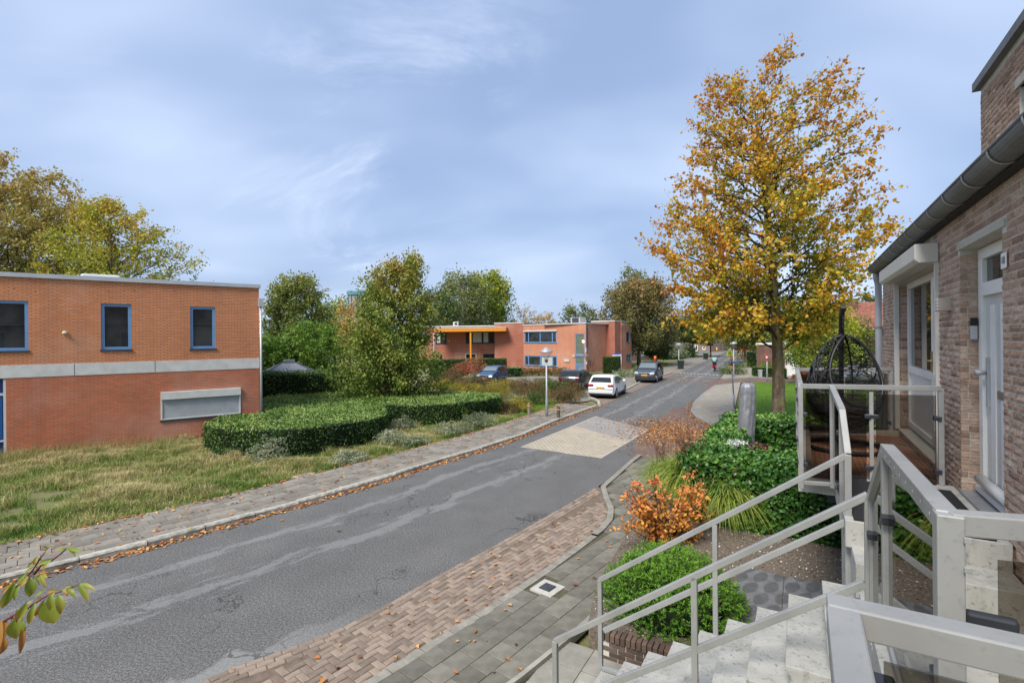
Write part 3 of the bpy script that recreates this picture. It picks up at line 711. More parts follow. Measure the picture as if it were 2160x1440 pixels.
for i in range(-10, 160):
    for j in range(-32, 10):
        t = (i - j) % 4
        if t == 0: c = (i + 1.0, j + .5, 0)
        elif t == 3: c = (i + .5, j + 1.0, 1)
        else: continue
        p = og + d0 * c[0] * .1 - e2 * c[1] * .1 + e2 * .02
        if not inpoly(np.array([p.x]), np.array([p.y]), sp_)[0]: continue
        if dist_edge(p) < .315: continue
        if abs(p.x / p.y) > 1.1: continue
        items.append(Matrix.Translation((p.x, p.y, .016 + random.uniform(-.003, .004))) @ Matrix.Rotation(ang + c[2] * math.pi / 2 + random.uniform(-.015, .015), 4, 'Z'))
s_r, a_r = arc_points([(p.x, p.y) for p in rs])
for row in range(3):                                   # stretcher courses along the asphalt
    k = .1 * (row % 2)
    while k < s_r[-1] - .3:
        p = Vector((np.interp(k, s_r, a_r[:, 0]), np.interp(k, s_r, a_r[:, 1]), 0)); q = Vector((np.interp(k + .25, s_r, a_r[:, 0]), np.interp(k + .25, s_r, a_r[:, 1]), 0)); dn = (q - p).normalized(); p = p + Vector((dn.y, -dn.x, 0)) * (.055 + row * .1)
        if inpoly(np.array([p.x]), np.array([p.y]), sp_)[0] and abs(p.x / p.y) < 1.1: items.append(Matrix.Translation((p.x, p.y, .013 + random.uniform(-.004, .005))) @ Matrix.Rotation(math.atan2(dn.y, dn.x) + random.uniform(-.02, .02), 4, 'Z'))
        k += .2
place_pieces(items, hme, 'brick', hb, 300)
# flush concrete band / curved kerb
bandw = .13
kb_items = []
kbed = MB()
for p, q in zip(BL[:-1], BL[1:]):
    n_k = Vector(((q - p).y, -(q - p).x, 0)).normalized() * .065; kbed.bar(p + n_k - ZD * .11, q + n_k - ZD * .11, .11, .1)
bk = stru(kbed.build('kerb', M_KERBG), 'grey kerb band curving round the planted corner')
s_b, a_b = arc_points(BL)
M_BAND = mat('band concrete', (.31, .29, .245), (.22, .205, .17), 7, .9, 0, .5, .08)
ss = list(np.arange(0, s_b[-1], .5)) + [s_b[-1]]
def on_b(s): return Vector((np.interp(s, s_b, a_b[:, 0]), np.interp(s, s_b, a_b[:, 1]), 0))
def nrm_b(s):
    d = on_b(min(s + .06, s_b[-1])) - on_b(max(s - .06, 0)); d.normalize(); return Vector((d.y, -d.x, 0))
for a, b in zip(ss[:-1], ss[1:]):
    m = MB(); zt = .055 if on_b(a).y < 9.5 else .085
    pts = []
    for k in range(5):
        q = a + (b - a - .006) * k / 4; pts.append((on_b(q), on_b(q) + nrm_b(q) * bandw))
    for (p, pr), (q, qr) in zip(pts[:-1], pts[1:]):
        Z = Vector((0, 0, zt)); z0 = Vector((0, 0, -.05)); m.quad(p + Z, q + Z, qr + Z, pr + Z); m.quad(p + z0, q + z0, q + Z, p + Z); m.quad(pr + Z, qr + Z, qr + z0, pr + z0)
    m.build('kerb_stone', M_BAND, bk)
# right pavement base and slabs
M_SLAB = mat('grey slab', (.205, .19, .155), (.14, .13, .105), 4.5, .88, 0, .5, .20)
inner = [on_b(s) + nrm_b(s) * bandw for s in np.arange(0, s_b[-1] + .01, .25)]
outer = [G(x, y, .05) for x, y in ((930, 1560), (1096, 1439), (1162, 1385), (1211, 1344), (1289, 1270), (1330, 1222), (1372, 1150), (1372, 1090), (1378, 1040), (1400, 1000), (1428, 968))]
rp_poly = inner + outer[::-1]
rpav = sheet('pavement', rp_poly, .035, M_TILE_BASE, 'right pavement of dark grey slabs'); MW[rpav] = Matrix.Identity(4)
me_s = tilemesh('slab', .294, .294, .05, M_SLAB); its = []; rpp = np.array([(p.x, p.y) for p in rp_poly])
o0 = on_b(s_b[1]) + e2 * bandw - d0 * 3
for j in range(-9, 9):
    for i in range(0, 60):
        p = o0 + d0 * (i * .3 + .15 + (.12 if j % 2 else 0)) + e2 * (j * .3 + .15)
        if inpoly(np.array([p.x]), np.array([p.y]), rpp)[0]: its.append(Matrix.Translation((p.x, p.y, .056 + random.uniform(-.003, .003))) @ Matrix.Rotation(ang, 4, 'Z') @ Matrix.Rotation(random.uniform(-.01, .01), 4, 'Y'))
drain_c = G(1155, 1239, .06)
its = [m for m in its if (m.translation - drain_c).length > .26]
place_pieces(its, me_s, 'slab', rpav, 300)
# drain cover
dr = thing('drain_cover', 'square iron drain cover in a pale concrete surround set in the pavement', 'drain cover', tuple(drain_c))
MB().box(drain_c + Vector((0, 0, -.02)), (.40, .40, .05), ang).build('surround', mat('pale concrete', (.50, .48, .42), (.40, .38, .33), 9, .9, 0, .4), dr, bevel=.005)
gm = MB().box(drain_c + Vector((0, 0, .010)), (.2, .2, .012), ang)
gr = gm.build('grating', mat('cast iron', (.10, .10, .11), (.06, .06, .065), 12, .6, .6, .3), dr)
sl = MB()
for k in range(5): sl.box(drain_c + Matrix.Rotation(ang, 3, 'Z') @ Vector((0, -.07 + k * .035, .018)), (.15, .014, .006), ang)
sl.build('rib', mat('cast iron light', (.17, .17, .18), (.12, .12, .13), 12, .6, .6), gr)

# ---- left verge grass
M_MEADOW = leafmat('meadow grass', [(0, (.075, .17, .02)), (.3, (.17, .25, .045)), (.55, (.33, .32, .11)), (.8, (.50, .43, .20)), (1, (.60, .50, .28))], .3, .7, .25)
mp_ = poly([(-330, 1222), (0, 1152), (233, 1098), (373, 1068), (500, 1041), (640, 1001), (756, 975), (886, 941), (983, 915), (1061, 891), (1101, 878), (1110, 862), (1058, 868), (951, 893), (821, 888), (818, 916), (724, 935), (594, 961), (507, 964), (429, 952), (428, 925), (0, 956), (-330, 980)])
q = polypts(mp_, 95000)
n1_, n2_ = vnoise(q[:, 0], q[:, 1], 1.3, 3), vnoise(q[:, 0], q[:, 1], .45, 5)
keep = (n1_ * .6 + n2_ * .4) > .18 + .16 * RNG.random(len(q)); q, n1_, n2_ = q[keep], n1_[keep], n2_[keep]
# distance to the pavement edge: greener and shorter there
tq = q @ TD; de = np.linalg.norm(q - edgeG(tq), axis=1)
hh = .06 + .30 * n1_ * n2_ * 1.6 + .07 * RNG.random(len(q)); hh *= np.clip(.55 + de * .35, .5, 1.1)
tn = np.clip(.24 + .75 * n1_ - .25 * n2_ + .18 * RNG.random(len(q)) - .55 * np.exp(-de / .9) * (.4 + n2_) + .05, 0, 1)
g_ = blades('meadow_grass', q, -.05, hh, .013 + .006 * RNG.random(len(q)), M_MEADOW, lean=.9, tone=tn); stuff(g_); g_['label'] = 'long unmown straw and green grass on the verge'; g_['category'] = 'grass'
tc2 = polypts(mp_, 150); tq = tc2 @ TD; tc2 = tc2[np.linalg.norm(tc2 - edgeG(tq), axis=1) > .5]; kk = RNG.integers(0, len(tc2), 9000); szz = (.6 + .8 * RNG.random(len(tc2)))[kk]
g_ = blades('tussocks', tc2[kk] + RNG.normal(size=(len(kk), 2)) * .055 * szz[:, None], -.05, (.16 + .26 * RNG.random(len(kk))) * szz, .012 * np.ones(len(kk)), M_MEADOW, lean=1.0, tone=np.clip((.12 + .75 * RNG.random(len(tc2)))[kk] + .15 * RNG.random(len(kk)), 0, 1)); stuff(g_); g_['label'] = 'scattered green and straw grass tussocks on the verge'; g_['category'] = 'grass'
# tall reedy tufts beside the blue door
q = np.array(G(60, 968))[:2] + RNG.normal(size=(2500, 2)) * np.array([2.2, .35]) @ np.array([[.83, .55], [-.55, .83]])
g_ = blades('rush_tufts', q, -.05, .35 + .35 * RNG.random(len(q)), .008 * np.ones(len(q)), M_MEADOW, lean=.35, tone=.45 + .25 * RNG.random(len(q))); stuff(g_); g_['label'] = 'taller rushy grass along the foot of the orange wall'; g_['category'] = 'grass'
# ---- right lawn
M_LAWN = leafmat('lawn grass', [(0, (.06, .13, .012)), (.5, (.13, .26, .024)), (1, (.22, .34, .05))], .4, .6, .3)
lw = poly([(1548, 892), (1566, 807), (1990, 808), (2050, 900), (1700, 930)])
sheet('lawn', lw, .02, mat('lawn soil', (.10, .19, .02), (.08, .145, .02), 2.0, .95, 0, .4), 'short green lawn round the tree', .1)
q = polypts(lw, 40000); q = q[(np.abs(q[:, 0] / q[:, 1] - .62) < .25)]
g_ = blades('lawn_grass', q, .02, .05 + .05 * RNG.random(len(q)), .014 * np.ones(len(q)), M_LAWN, lean=.8, tone=np.clip(.3 + .5 * vnoise(q[:, 0], q[:, 1], 1.5, 8) + .2 * RNG.random(len(q)), 0, 1)); stuff(g_); g_['label'] = 'short mown grass blades of the right lawn'; g_['category'] = 'grass'
# small bright patch of grass by the bollards
lw2 = poly([(1085, 880), (1110, 850), (1150, 845), (1190, 847), (1178, 856), (1130, 872)]); q = polypts(lw2, 6000)
g_ = blades('lawn_grass', q, -.05, .07 + .07 * RNG.random(len(q)), .014 * np.ones(len(q)), M_LAWN, lean=.8, tone=.6 + .3 * RNG.random(len(q))); stuff(g_); g_['label'] = 'bright grass patch between shrubs and wooden bollards'; g_['category'] = 'grass'

# ---- fallen leaves
M_FALL = leafmat('fallen leaves', [(0, (.16, .055, .02)), (.35, (.42, .15, .04)), (.65, (.58, .26, .08)), (1, (.62, .40, .15))], .6, .7, .1)
P, S = [], []
def litter(xy, z, n=None): P.append(np.column_stack([xy, z + .008 + .02 * RNG.random(len(xy))]))
tq = RNG.uniform(tG[0] + 1, tk_end, 2500); tq = tq[RNG.random(len(tq)) < np.clip(16 / np.maximum(tq, 7), .25, 1)]
e = edgeL(tq); n_ = np.array([TD[1], -TD[0]]); litter(e + n_ * np.abs(RNG.normal(size=(len(tq), 1))) * .13 + n_ * .03, 0.0)
tq = RNG.uniform(tG[0] + 1, tG[-1] - .5, 620); f = RNG.random((len(tq), 1)) ** .7; litter(edgeL(tq) * (1 - f) + edgeG(tq) * f, top + .012)
tq = RNG.uniform(tG[0] + 1, tG[-1] - .5, 650); litter(edgeG(tq) + n_ * np.abs(RNG.normal(size=(len(tq), 1))) * .10, top + .012)
pm_ = np.array(G(1432, 916))[:2]; litter(pm_ + RNG.normal(size=(5200, 2)) * np.array([1.1, 1.9]), .006)
mouth_k = np.array([(p.x, p.y) for p in isl])[[1, 0, 9, 8, 7, 6]]; s_, a_k = arc_points(mouth_k); sq = RNG.uniform(0, s_[-1], 900)
litter(np.column_stack([np.interp(sq, s_, a_k[:, 0]), np.interp(sq, s_, a_k[:, 1])]) + RNG.normal(size=(900, 2)) * .16 + np.array([-.12, -.15]), .006)
litter(polypts(strip, 90), .02); litter(polypts(rp_poly, 50), .062); tq = RNG.uniform(6, 40, 45); f = RNG.random((45, 1)); litter(edgeL(tq) * (1 - f) + edgeR(tq) * f, .002)
litter(polypts(lw, 160), .05); litter(np.array(G(1180, 872))[:2] + RNG.normal(size=(140, 2)) * .6, top + .012); litter(np.array(G(1440, 800))[:2] + RNG.normal(size=(700, 2)) * np.array([1.6, 3]), .015)
P = np.vstack(P)
g_ = leafcloud('fallen_leaves', P, .075, M_FALL, None, RNG, None, N=np.tile((0, 0, 1.0), (len(P), 1)), nb=.72, asp=.6, fold=.14, svar=.5); stuff(g_); g_['label'] = 'scattered orange fallen leaves in gutter and on paving'; g_['category'] = 'leaves'

# ================================================================ LEFT ORANGE BRICK BUILDING
M_OBRICK = brickmat('orange brick', (.82, .30, .125), (.69, .228, .09), (.32, .19, .12), .22, .0625, .013, .85, .6, False, .14)
M_OBRICK2 = brickmat('red orange brick', (.72, .20, .09), (.58, .153, .068), (.29, .165, .11), .22, .0625, .013, .85, .6, False, .22)
M_BAND_C = mat('white concrete', (.62, .61, .58), (.50, .49, .46), 2.5, .85, 0, .35)
M_BLUE = mat('blue paint', (.14, .29, .52), (.12, .26, .47), 3, .45)
M_DKBLUE = mat('dark blue paint', (.012, .03, .11), (.01, .025, .09), 3, .4)
M_ZINC = mat('zinc', (.42, .43, .44), (.34, .35, .36), 3, .5, .6)
M_ALU = mat('grey aluminium', (.50, .51, .52), (.42, .43, .44), 3, .5, .3)
M_SILL = mat('dark sill', (.05, .055, .07), (.035, .04, .05), 8, .5)
def panemat():
    t = NT('window pane'); co = t.coord()
    c = t.ramp(t.noise(co, .9, 2), [(.4, (.012, .014, .016)), (.6, (.035, .038, .04))])
    return t.done(t.bsdf(c, .02, 0, None, Specular_IOR_Level=.9))
M_PANE = panemat()
M_CURT = mat('net curtain', (.50, .52, .48), (.40, .43, .40), 14, .9)
def wall_holes(b, fr, s0, s1, z0, z1, holes, depth=.12):
    """facade with real openings: front faces and reveals"""
    S = sorted({s0, s1, *[h[0] for h in holes], *[h[1] for h in holes]}); Z = sorted({z0, z1, *[h[2] for h in holes], *[h[3] for h in holes]})
    S = [s for s in S if s0 <= s <= s1]; Z = [z for z in Z if z0 <= z <= z1]
    for a, c in zip(S[:-1], S[1:]):
        for d, e in zip(Z[:-1], Z[1:]):
            if any(h[0] <= (a + c) / 2 <= h[1] and h[2] <= (d + e) / 2 <= h[3] for h in holes): continue
            b.quad(fr.P(a, d), fr.P(c, d), fr.P(c, e), fr.P(a, e))
    for h in holes:
        a, c, d, e = h; P = fr.P
        b.quad(P(a, d), P(a, e), P(a, e, -depth), P(a, d, -depth)); b.quad(P(c, d), P(c, e), P(c, e, -depth), P(c, d, -depth))
        b.quad(P(a, e), P(c, e), P(c, e, -depth), P(a, e, -depth)); b.quad(P(a, d), P(c, d), P(c, d, -depth), P(a, d, -depth))
def window(parent, fr, s0, s1, z0, z1, mf, fw=.07, rec=.07, mull=(), trans=(), sill=True, pane=None, curtain=None, name='window', sillm=None):
    f = MB(); o0, o1 = -rec - .05, -rec + .015
    f.fbox(fr, s0, s1, z1 - fw, z1, o0, o1); f.fbox(fr, s0, s1, z0, z0 + fw, o0, o1); f.fbox(fr, s0, s0 + fw, z0 + fw, z1 - fw, o0, o1); f.fbox(fr, s1 - fw, s1, z0 + fw, z1 - fw, o0, o1)
    for m in mull: c = s0 + (s1 - s0) * m; f.fbox(fr, c - fw / 2, c + fw / 2, z0 + fw, z1 - fw, o0, o1 - .002)
    for m in trans: c = z0 + (z1 - z0) * m; f.fbox(fr, s0 + fw, s1 - fw, c - fw / 2, c + fw / 2, o0, o1 - .004)
    w = f.build(name, mf, parent)
    e = [0] + sorted(mull) + [1]
    for a, b in zip(e[:-1], e[1:]):
        a_, b_ = s0 + (s1 - s0) * a + fw * .5, s0 + (s1 - s0) * b - fw * .5
        MB().fbox(fr, a_, b_, z0 + fw * .6, z1 - fw * .6, o0 + .01, o0 + .022).build('pane', pane or M_PANE, w)
    if curtain:
        for a, b in curtain:
            c = MB(); n = max(4, int((b - a) * (s1 - s0) / .06)); 
            for k in range(n):
                x0, x1 = s0 + (s1 - s0) * (a + (b - a) * k / n), s0 + (s1 - s0) * (a + (b - a) * (k + 1) / n)
                c.quad(fr.P(x0, z0 + fw, o0 + .026 + .004 * (k % 2)), fr.P(x1, z0 + fw, o0 + .026 + .004 * ((k + 1) % 2)), fr.P(x1, z1 - fw, o0 + .026 + .004 * ((k + 1) % 2)), fr.P(x0, z1 - fw, o0 + .026 + .004 * (k % 2)))
            c.build('curtain', M_CURT, w)
    if sill: MB().fbox(fr, s0 - .03, s1 + .03, z0 - .06, z0, -rec - .05, .04).build('sill', sillm or M_SILL, w)
    return w
frL = Frame(AT(0, 720, 16.6), AT(547, 715, 21.2)); LB = frL.L
bl = thing('office_building', 'orange brick two-storey flat-roofed building with pale concrete band and blue window frames', 'building', M=frL.matrix(0))
HB = 6.22; zb0, zb1 = frL.hit(300, 786)[1], frL.hit(300, 762)[1]
W1 = frL.rect(-52, 633, 60, 740); W2 = frL.rect(213, 641, 277, 737); W3 = frL.rect(401, 647, 454, 735)
SH = frL.rect(339, 822, 508, 879); DR = (frL.hit(-60, 880)[0], frL.hit(13, 880)[0], -.1, zb0 - .02)
wb = MB(); wall_holes(wb, frL, -7, LB, zb1, HB, [W1, W2, W3]); wb.build('upper_wall', M_OBRICK, bl)
wb = MB(); wall_holes(wb, frL, -7, LB, -.2, zb0, [DR, SH]); wb.quad(frL.P(LB, -.2), frL.P(LB, HB), frL.P(LB, HB, -11), frL.P(LB, -.2, -11)); wb.quad(frL.P(-7, -.2), frL.P(-7, HB), frL.P(-7, HB, -11), frL.P(-7, -.2, -11)); wb.quad(frL.P(-7, -.2, -11), frL.P(LB, -.2, -11), frL.P(LB, HB, -11), frL.P(-7, HB, -11)); wb.build('lower_wall', M_OBRICK2, bl)
seams = [-7, frL.hit(157, 780)[0] - 4.2, frL.hit(157, 780)[0], frL.hit(327, 775)[0], LB]
for a, b in zip(seams[:-1], seams[1:]): MB().fbox(frL, a + .012, b - .006, zb0, zb1, -.2, .012).build('concrete_panel', M_BAND_C, bl)
MB().fbox(frL, -7.1, LB + .06, HB - .02, HB + .13, -.3, .07).fbox(frL, -7.1, LB + .06, HB - .02, HB + .10, -11, -.3).build('roof', M_ALU, bl)
s_ = frL.hit(208, 590)[0]; MB().fbox(frL, s_ - .6, s_ + .6, HB + .1, HB + .32, -1.9, -.9).build('roof_dome', mat('dome plastic', (.55, .57, .58), (.48, .5, .5), 3, .4), bl, bevel=.08)
for W_ in (W1, W2, W3): window(bl, frL, *W_, M_BLUE, .10, .06)
# door
dw = MB(); a, b, c, d = DR; dw.fbox(frL, a, b, c, d, -.10, -.06); o = dw.build('door', M_DKBLUE, bl)
MB().fbox(frL, b - .07, b, c, d, -.06, -.02).fbox(frL, a, b - .07, c + 2.28, c + 2.36, -.06, -.02).fbox(frL, a, b - .07, c + .72, c + .78, -.06, -.02).build('frame', mat('door trim', (.55, .56, .58), (.48, .49, .5), 3, .5), o)
MB().fbox(frL, a, b - .10, c + .82, c + 2.24, -.06, -.045).build('panel', mat('bright blue panel', (.012, .09, .28), (.01, .08, .25), 2, .35), o)
# roller shutter: side guides, box and every slat
sh = MB(); a, b, c, d = SH; M_SHUT = mat('shutter grey', (.50, .52, .52), (.43, .45, .45), 3, .5); M_SHF = mat('shutter frame', (.62, .62, .58), (.52, .52, .48), 5, .6, 0, .2)
sh.fbox(frL, a, b, d - .30, d, -.06, .10); sh.fbox(frL, a, a + .06, c, d - .30, -.06, .03); sh.fbox(frL, b - .06, b, c, d - .30, -.06, .03); sh.fbox(frL, a + .06, b - .06, c, c + .05, -.06, .025)
so = sh.build('roller_shutter', M_SHF, bl, bevel=.01)
n = 22
for k in range(n):
    z0 = c + .05 + (d - .30 - c - .05) * k / n; z1 = c + .05 + (d - .30 - c - .05) * (k + 1) / n
    m = MB(); P = frL.P; zm = (z0 + z1) / 2
    m.quad(P(a + .06, z0 + .004, -.012), P(b - .06, z0 + .004, -.012), P(b - .06, zm, .004), P(a + .06, zm, .004)); m.quad(P(a + .06, zm, .004), P(b - .06, zm, .004), P(b - .06, z1, -.012), P(a + .06, z1, -.012)); m.build('slat', M_SHUT, so)
MB().fbox(frL, a - .03, b + .03, c - .06, c - .004, -.08, .05).build('sill', M_SILL, so)
s_, z_ = frL.hit(137, 702); MB().tube([frL.P(s_, z_, -.01), frL.P(s_, z_, .05), frL.P(s_, z_ - .03, .09)], [.07, .075, .05], 10).build('vent_cap', mat('cream plastic', (.68, .62, .42), None, 4, .6), bl)
dp = MB(); x = LB - .02
dp.tube([frL.P(x + .07, -.05, .07), frL.P(x + .07, 5.4, .07)], .045, 10); dp.build('downpipe', M_ALU, bl, True)
MB().fbox(frL, x - .02, x + .17, 5.4, 5.75, .005, .18).build('rain_hopper', M_ALU, bl)
jt = MB()
for px in (30, 75, 228, 262, 283, 368, 452):
    jt = MB()
    s_, z_ = frL.hit(px, 612 if px not in (30,) else 606); jt.fbox(frL, s_ - .008, s_ + .008, z_ - .06, z_, .001, .004); jt.build('weep_hole', M_SILL, bl)

# ================================================================ MIDDLE ORANGE BRICK HOUSES
M_PBRICK = brickmat('salmon brick', (.70, .27, .155), (.60, .22, .125), (.42, .26, .18), .22, .0625, .011, .85, .4, False, .18)
M_PBRICK2 = brickmat('dull red brick', (.52, .165, .095), (.43, .13, .075), (.30, .17, .13), .22, .0625, .011, .85, .4, False, .22)
HM = 5.45
def topdepth(px, py, h): r = ray(px, py); return (h - HC) / r.z
pA, pB, pC = AT(1104, 700, 62.0), AT(1236, 700, 55.5), AT(1299, 700, 61.0)
frA, frB = Frame(pA, pB), Frame(pB, pC)
bm_ = thing('apartment_house', 'salmon brick flat-roofed house with blue door and tall lit stair window', 'house', M=frA.matrix(0))
Wu = frA.rect(1106, 699, 1174, 723); Wl = frA.rect(1106, 750, 1175, 772); Dr = frA.rect(1213, 749, 1233, 785); Dr = (Dr[0], Dr[1], 0.0, Dr[3]); Tw = frA.rect(1213, 704, 1233, 748)
wm = MB(); wall_holes(wm, frA, 0, frA.L, -.1, HM, [Wu, Wl, Dr, Tw]); wall_holes(wm, frB, 0, frB.L, -.1, HM, []); wm.quad(frA.P(0, -.1), frA.P(0, HM), frA.P(0, HM, -9), frA.P(0, -.1, -9)); wm.build('wall', M_PBRICK, bm_)
wp = poly([(0, 0)]) if False else None
rf = MB(); rf.fbox(frA, -.05, frA.L + .05, HM, HM + .12, -8, .06); rf.build('roof', M_BAND_C, bm_)
MB().fbox(frB, 0, frB.L + .05, HM + .002, HM + .122, -6, .05).build('roof_edge', M_BAND_C, bm_)
for W_ in (Wu, Wl): window(bm_, frA, *W_, M_BLUE, .13, .05, (.13, .5, .87), curtain=[(.53, .85)] if W_ is Wl else None)
MB().fbox(frA, Wu[0] - .1, Wu[1] + .1, Wu[3], Wu[3] + .16, -.02, .12).build('shutter_box', M_BAND_C, bm_)
w = window(bm_, frA, *Tw, M_BLUE, .11, .05, sill=False, pane=mat('stair glass', (.16, .19, .14), (.12, .15, .11), 2, .08), name='stair_window')
lampg = NT('stair lamp'); em = lampg.n('ShaderNodeEmission'); em.inputs[0].default_value = (1, .78, .35, 1); em.inputs[1].default_value = 2.2
M_LAMP = lampg.done(em.outputs[0]); s_, z_ = frA.hit(1230, 720); b = MB(); b.lathe(frA.P(s_, z_, -.08), [(.02, -.14), (.12, -.1), (.16, 0), (.12, .1), (.02, .14)], 10); b.build('stair_lamp', M_LAMP, w)
dd = MB(); a, b, c, d = Dr; dd.fbox(frA, a, a + .12, c, d, -.12, -.03).fbox(frA, b - .12, b, c, d, -.12, -.03).fbox(frA, a + .12, b - .12, d - .15, d, -.12, -.03).fbox(frA, a + .12, b - .12, c, c + .12, -.12, -.03).fbox(frA, a + .12, b - .12, c + .78, c + .90, -.12, -.032)
dd = dd.build('door', M_BLUE, bm_)
MB().fbox(frA, a + .12, b - .12, c + .12, c + .78, -.10, -.06).build('panel', mat('grey blue panel', (.16, .22, .30), None, 2, .5), dd)
MB().fbox(frA, a + .12, b - .12, c + .90, d - .15, -.10, -.08).build('pane', mat('stair glass', (.16, .19, .14)), dd)
for px, py, w_, h_, nm, m in ((1211, 750.5, .3, .2, 'lamp', M_BAND_C), (1196, 760, .75, .28, 'name_plate', M_BAND_C), (1237, 765, .22, .3, 'bell_panel', M_BAND_C), (1242.5, 768, .55, .85, 'letterbox', M_SILL), (1237, 738, .5, .45, 'meter_box', M_BAND_C), (1237.5, 749, .5, .12, 'lamp_shade', M_BAND_C)):
    s_, z_ = frA.hit(px, py) if px < 1236 else frB.hit(px, py); fr = frA if px < 1236 else frB
    MB().fbox(fr, s_ - w_ / 2, s_ + w_ / 2, z_ - h_ / 2, z_ + h_ / 2, .002, .10).build(nm, m, bm_)
MB().fbox(frB, .05, .2, 2.3, HM, .0, .12).build('downpipe', M_SILL, bm_)
# pier and end bay on the right
frP = Frame(AT(1297, 700, 58.5), AT(1321, 700, 62)); pr = MB(); zt = HM + .32
pr.fbox(frP, 0, frP.L, -.1, zt, -3, 0); pr.fbox(frP, frP.L * .42, frP.L * .55, -.1, zt - .05, 0, .25); pr.build('pier', M_PBRICK2, bm_)
MB().fbox(frP, -.05, frP.L + .05, zt, zt + .12, -3, .05).build('pier_coping', M_BAND_C, bm_)
frE = Frame(AT(1313, 700, 60), AT(1332, 700, 62.5)); e1 = frE.rect(1321, 699, 1328, 722); e2_ = frE.rect(1321, 746, 1331, 762)
wm = MB(); wall_holes(wm, frE, 0, frE.L, -.1, HM - .05, [e1, e2_]); wm.fbox(frE, frE.L - .01, frE.L, -.1, HM - .05, -6, -.01); wm.build('end_wall', M_PBRICK, bm_)
window(bm_, frE, *e1, M_BLUE, .1, .05); window(bm_, frE, *e2_, M_BLUE, .1, .05, (.5,))
MB().fbox(frE, 0, frE.L + .04, HM - .048, HM + .06, -6, .05).build('end_coping', M_BAND_C, bm_)
# block and wing on the left with the orange canopy
bw = thing('canopy_house', 'red brick flat-roofed house with long orange canopy on a slender orange post', 'house', M=Frame(AT(885, 700, 66), AT(1044, 700, 65)).matrix(0))
frW = Frame(AT(880, 700, 66.5), AT(1044, 700, 65.5)); HW_ = frW.hit(960, 689)[1]
w1, w2, w3, w4, w5 = frW.rect(919, 701, 942, 725), frW.rect(982, 699, 1043, 724), frW.rect(981, 745, 1005, 765), frW.rect(1019, 746, 1043, 765), frW.rect(882, 700, 904, 714)
w6 = frW.rect(920, 748, 933, 768)
wm = MB(); wall_holes(wm, frW, 0, frW.L, -.1, HW_, [w1, w2, w3, w4, w5, w6]); wm.build('wall', M_PBRICK2, bw)
MB().fbox(frW, -.1, frW.L, HW_, HW_ + .13, -8, .05).build('roof', M_BAND_C, bw)
M_NAVY = mat('navy frame', (.02, .025, .045), None, 3, .4)
window(bw, frW, *w1, M_NAVY, .13, .06, (.45, .75), curtain=[(.02, .4)]); window(bw, frW, *w2, M_NAVY, .12, .06, (.2, .6, .8), curtain=[(.25, .55), (.62, .78)])
window(bw, frW, *w3, M_BAND_C, .12, .06, (.5,)); window(bw, frW, *w4, M_NAVY, .12, .06); window(bw, frW, *w5, M_NAVY, .1, .06, curtain=[(.05, .95)]); window(bw, frW, *w6, M_NAVY, .1, .06)
frK = Frame(AT(1043, 700, 64.6), AT(1105, 700, 63.3)); HK = frK.hit(1075, 682)[1]
k = MB(); k.fbox(frK, 0, frK.L, -.1, HK, -7, 0); k.build('stair_block', M_PBRICK2, bw); MB().fbox(frK, -.05, frK.L + .05, HK, HK + .12, -7, .05).build('block_coping', M_BAND_C, bw)
M_ORANGE = mat('orange paint', (.72, .27, .012), (.66, .24, .01), 3, .5)
frC = Frame(AT(915, 700, 63.6), AT(1067, 700, 62.6)); zc0, zc1 = frC.hit(990, 699)[1], frC.hit(990, 692)[1]
MB().fbox(frC, 0, frC.L, zc0, zc1, -2.6, 0).build('canopy', M_ORANGE, bw); MB().fbox(frC, -.03, frC.L + .03, zc1, zc1 + .1, -2.6, .03).build('canopy_edge', M_BAND_C, bw)
s_ = frC.hit(992, 720)[0]; MB().fbox(frC, s_ - .1, s_ + .1, -.1, zc0, -.35, -.15).build('post', M_ORANGE, bw)
s_ = frC.hit(914, 720)[0]; MB().tube([frC.P(s_, -.1, -.3), frC.P(s_, zc1, -.3)], .08, 8).build('downpipe', M_ALU, bw, True)
ac = thing('air_unit', 'white air conditioning unit on the flat roof above the orange canopy', 'air unit', tuple(frW.P(frW.hit(958, 686)[0], HW_ + .13, -1)))
s_ = frW.hit(958, 686)[0]; MB().fbox(frW, s_ - .35, s_ + .35, HW_ + .14, HW_ + .68, -1.3, -.9).build('case', M_BAND_C, ac, bevel=.02)
fm = MB(); fm.tube([frW.P(s_ + .05, HW_ + .41, -.898), frW.P(s_ + .05, HW_ + .41, -.88)], .2, 14); fm.build('fan_grille', M_SILL, ac)
s_ = frA.hit(1192, 678)[0]; ac = thing('roof_vent_box', 'grey ventilation box on the salmon brick house roof', 'vent box', tuple(frA.P(s_, HM + .12, -2)))
MB().fbox(frA, s_ - .7, s_ + .7, HM + .125, HM + .85, -3.2, -2).build('case', M_ALU, ac, bevel=.03); MB().fbox(frA, s_ - .45, s_ + .5, HM + .18, HM + .8, -2.0, -1.97).build('louvre', M_SILL, ac)

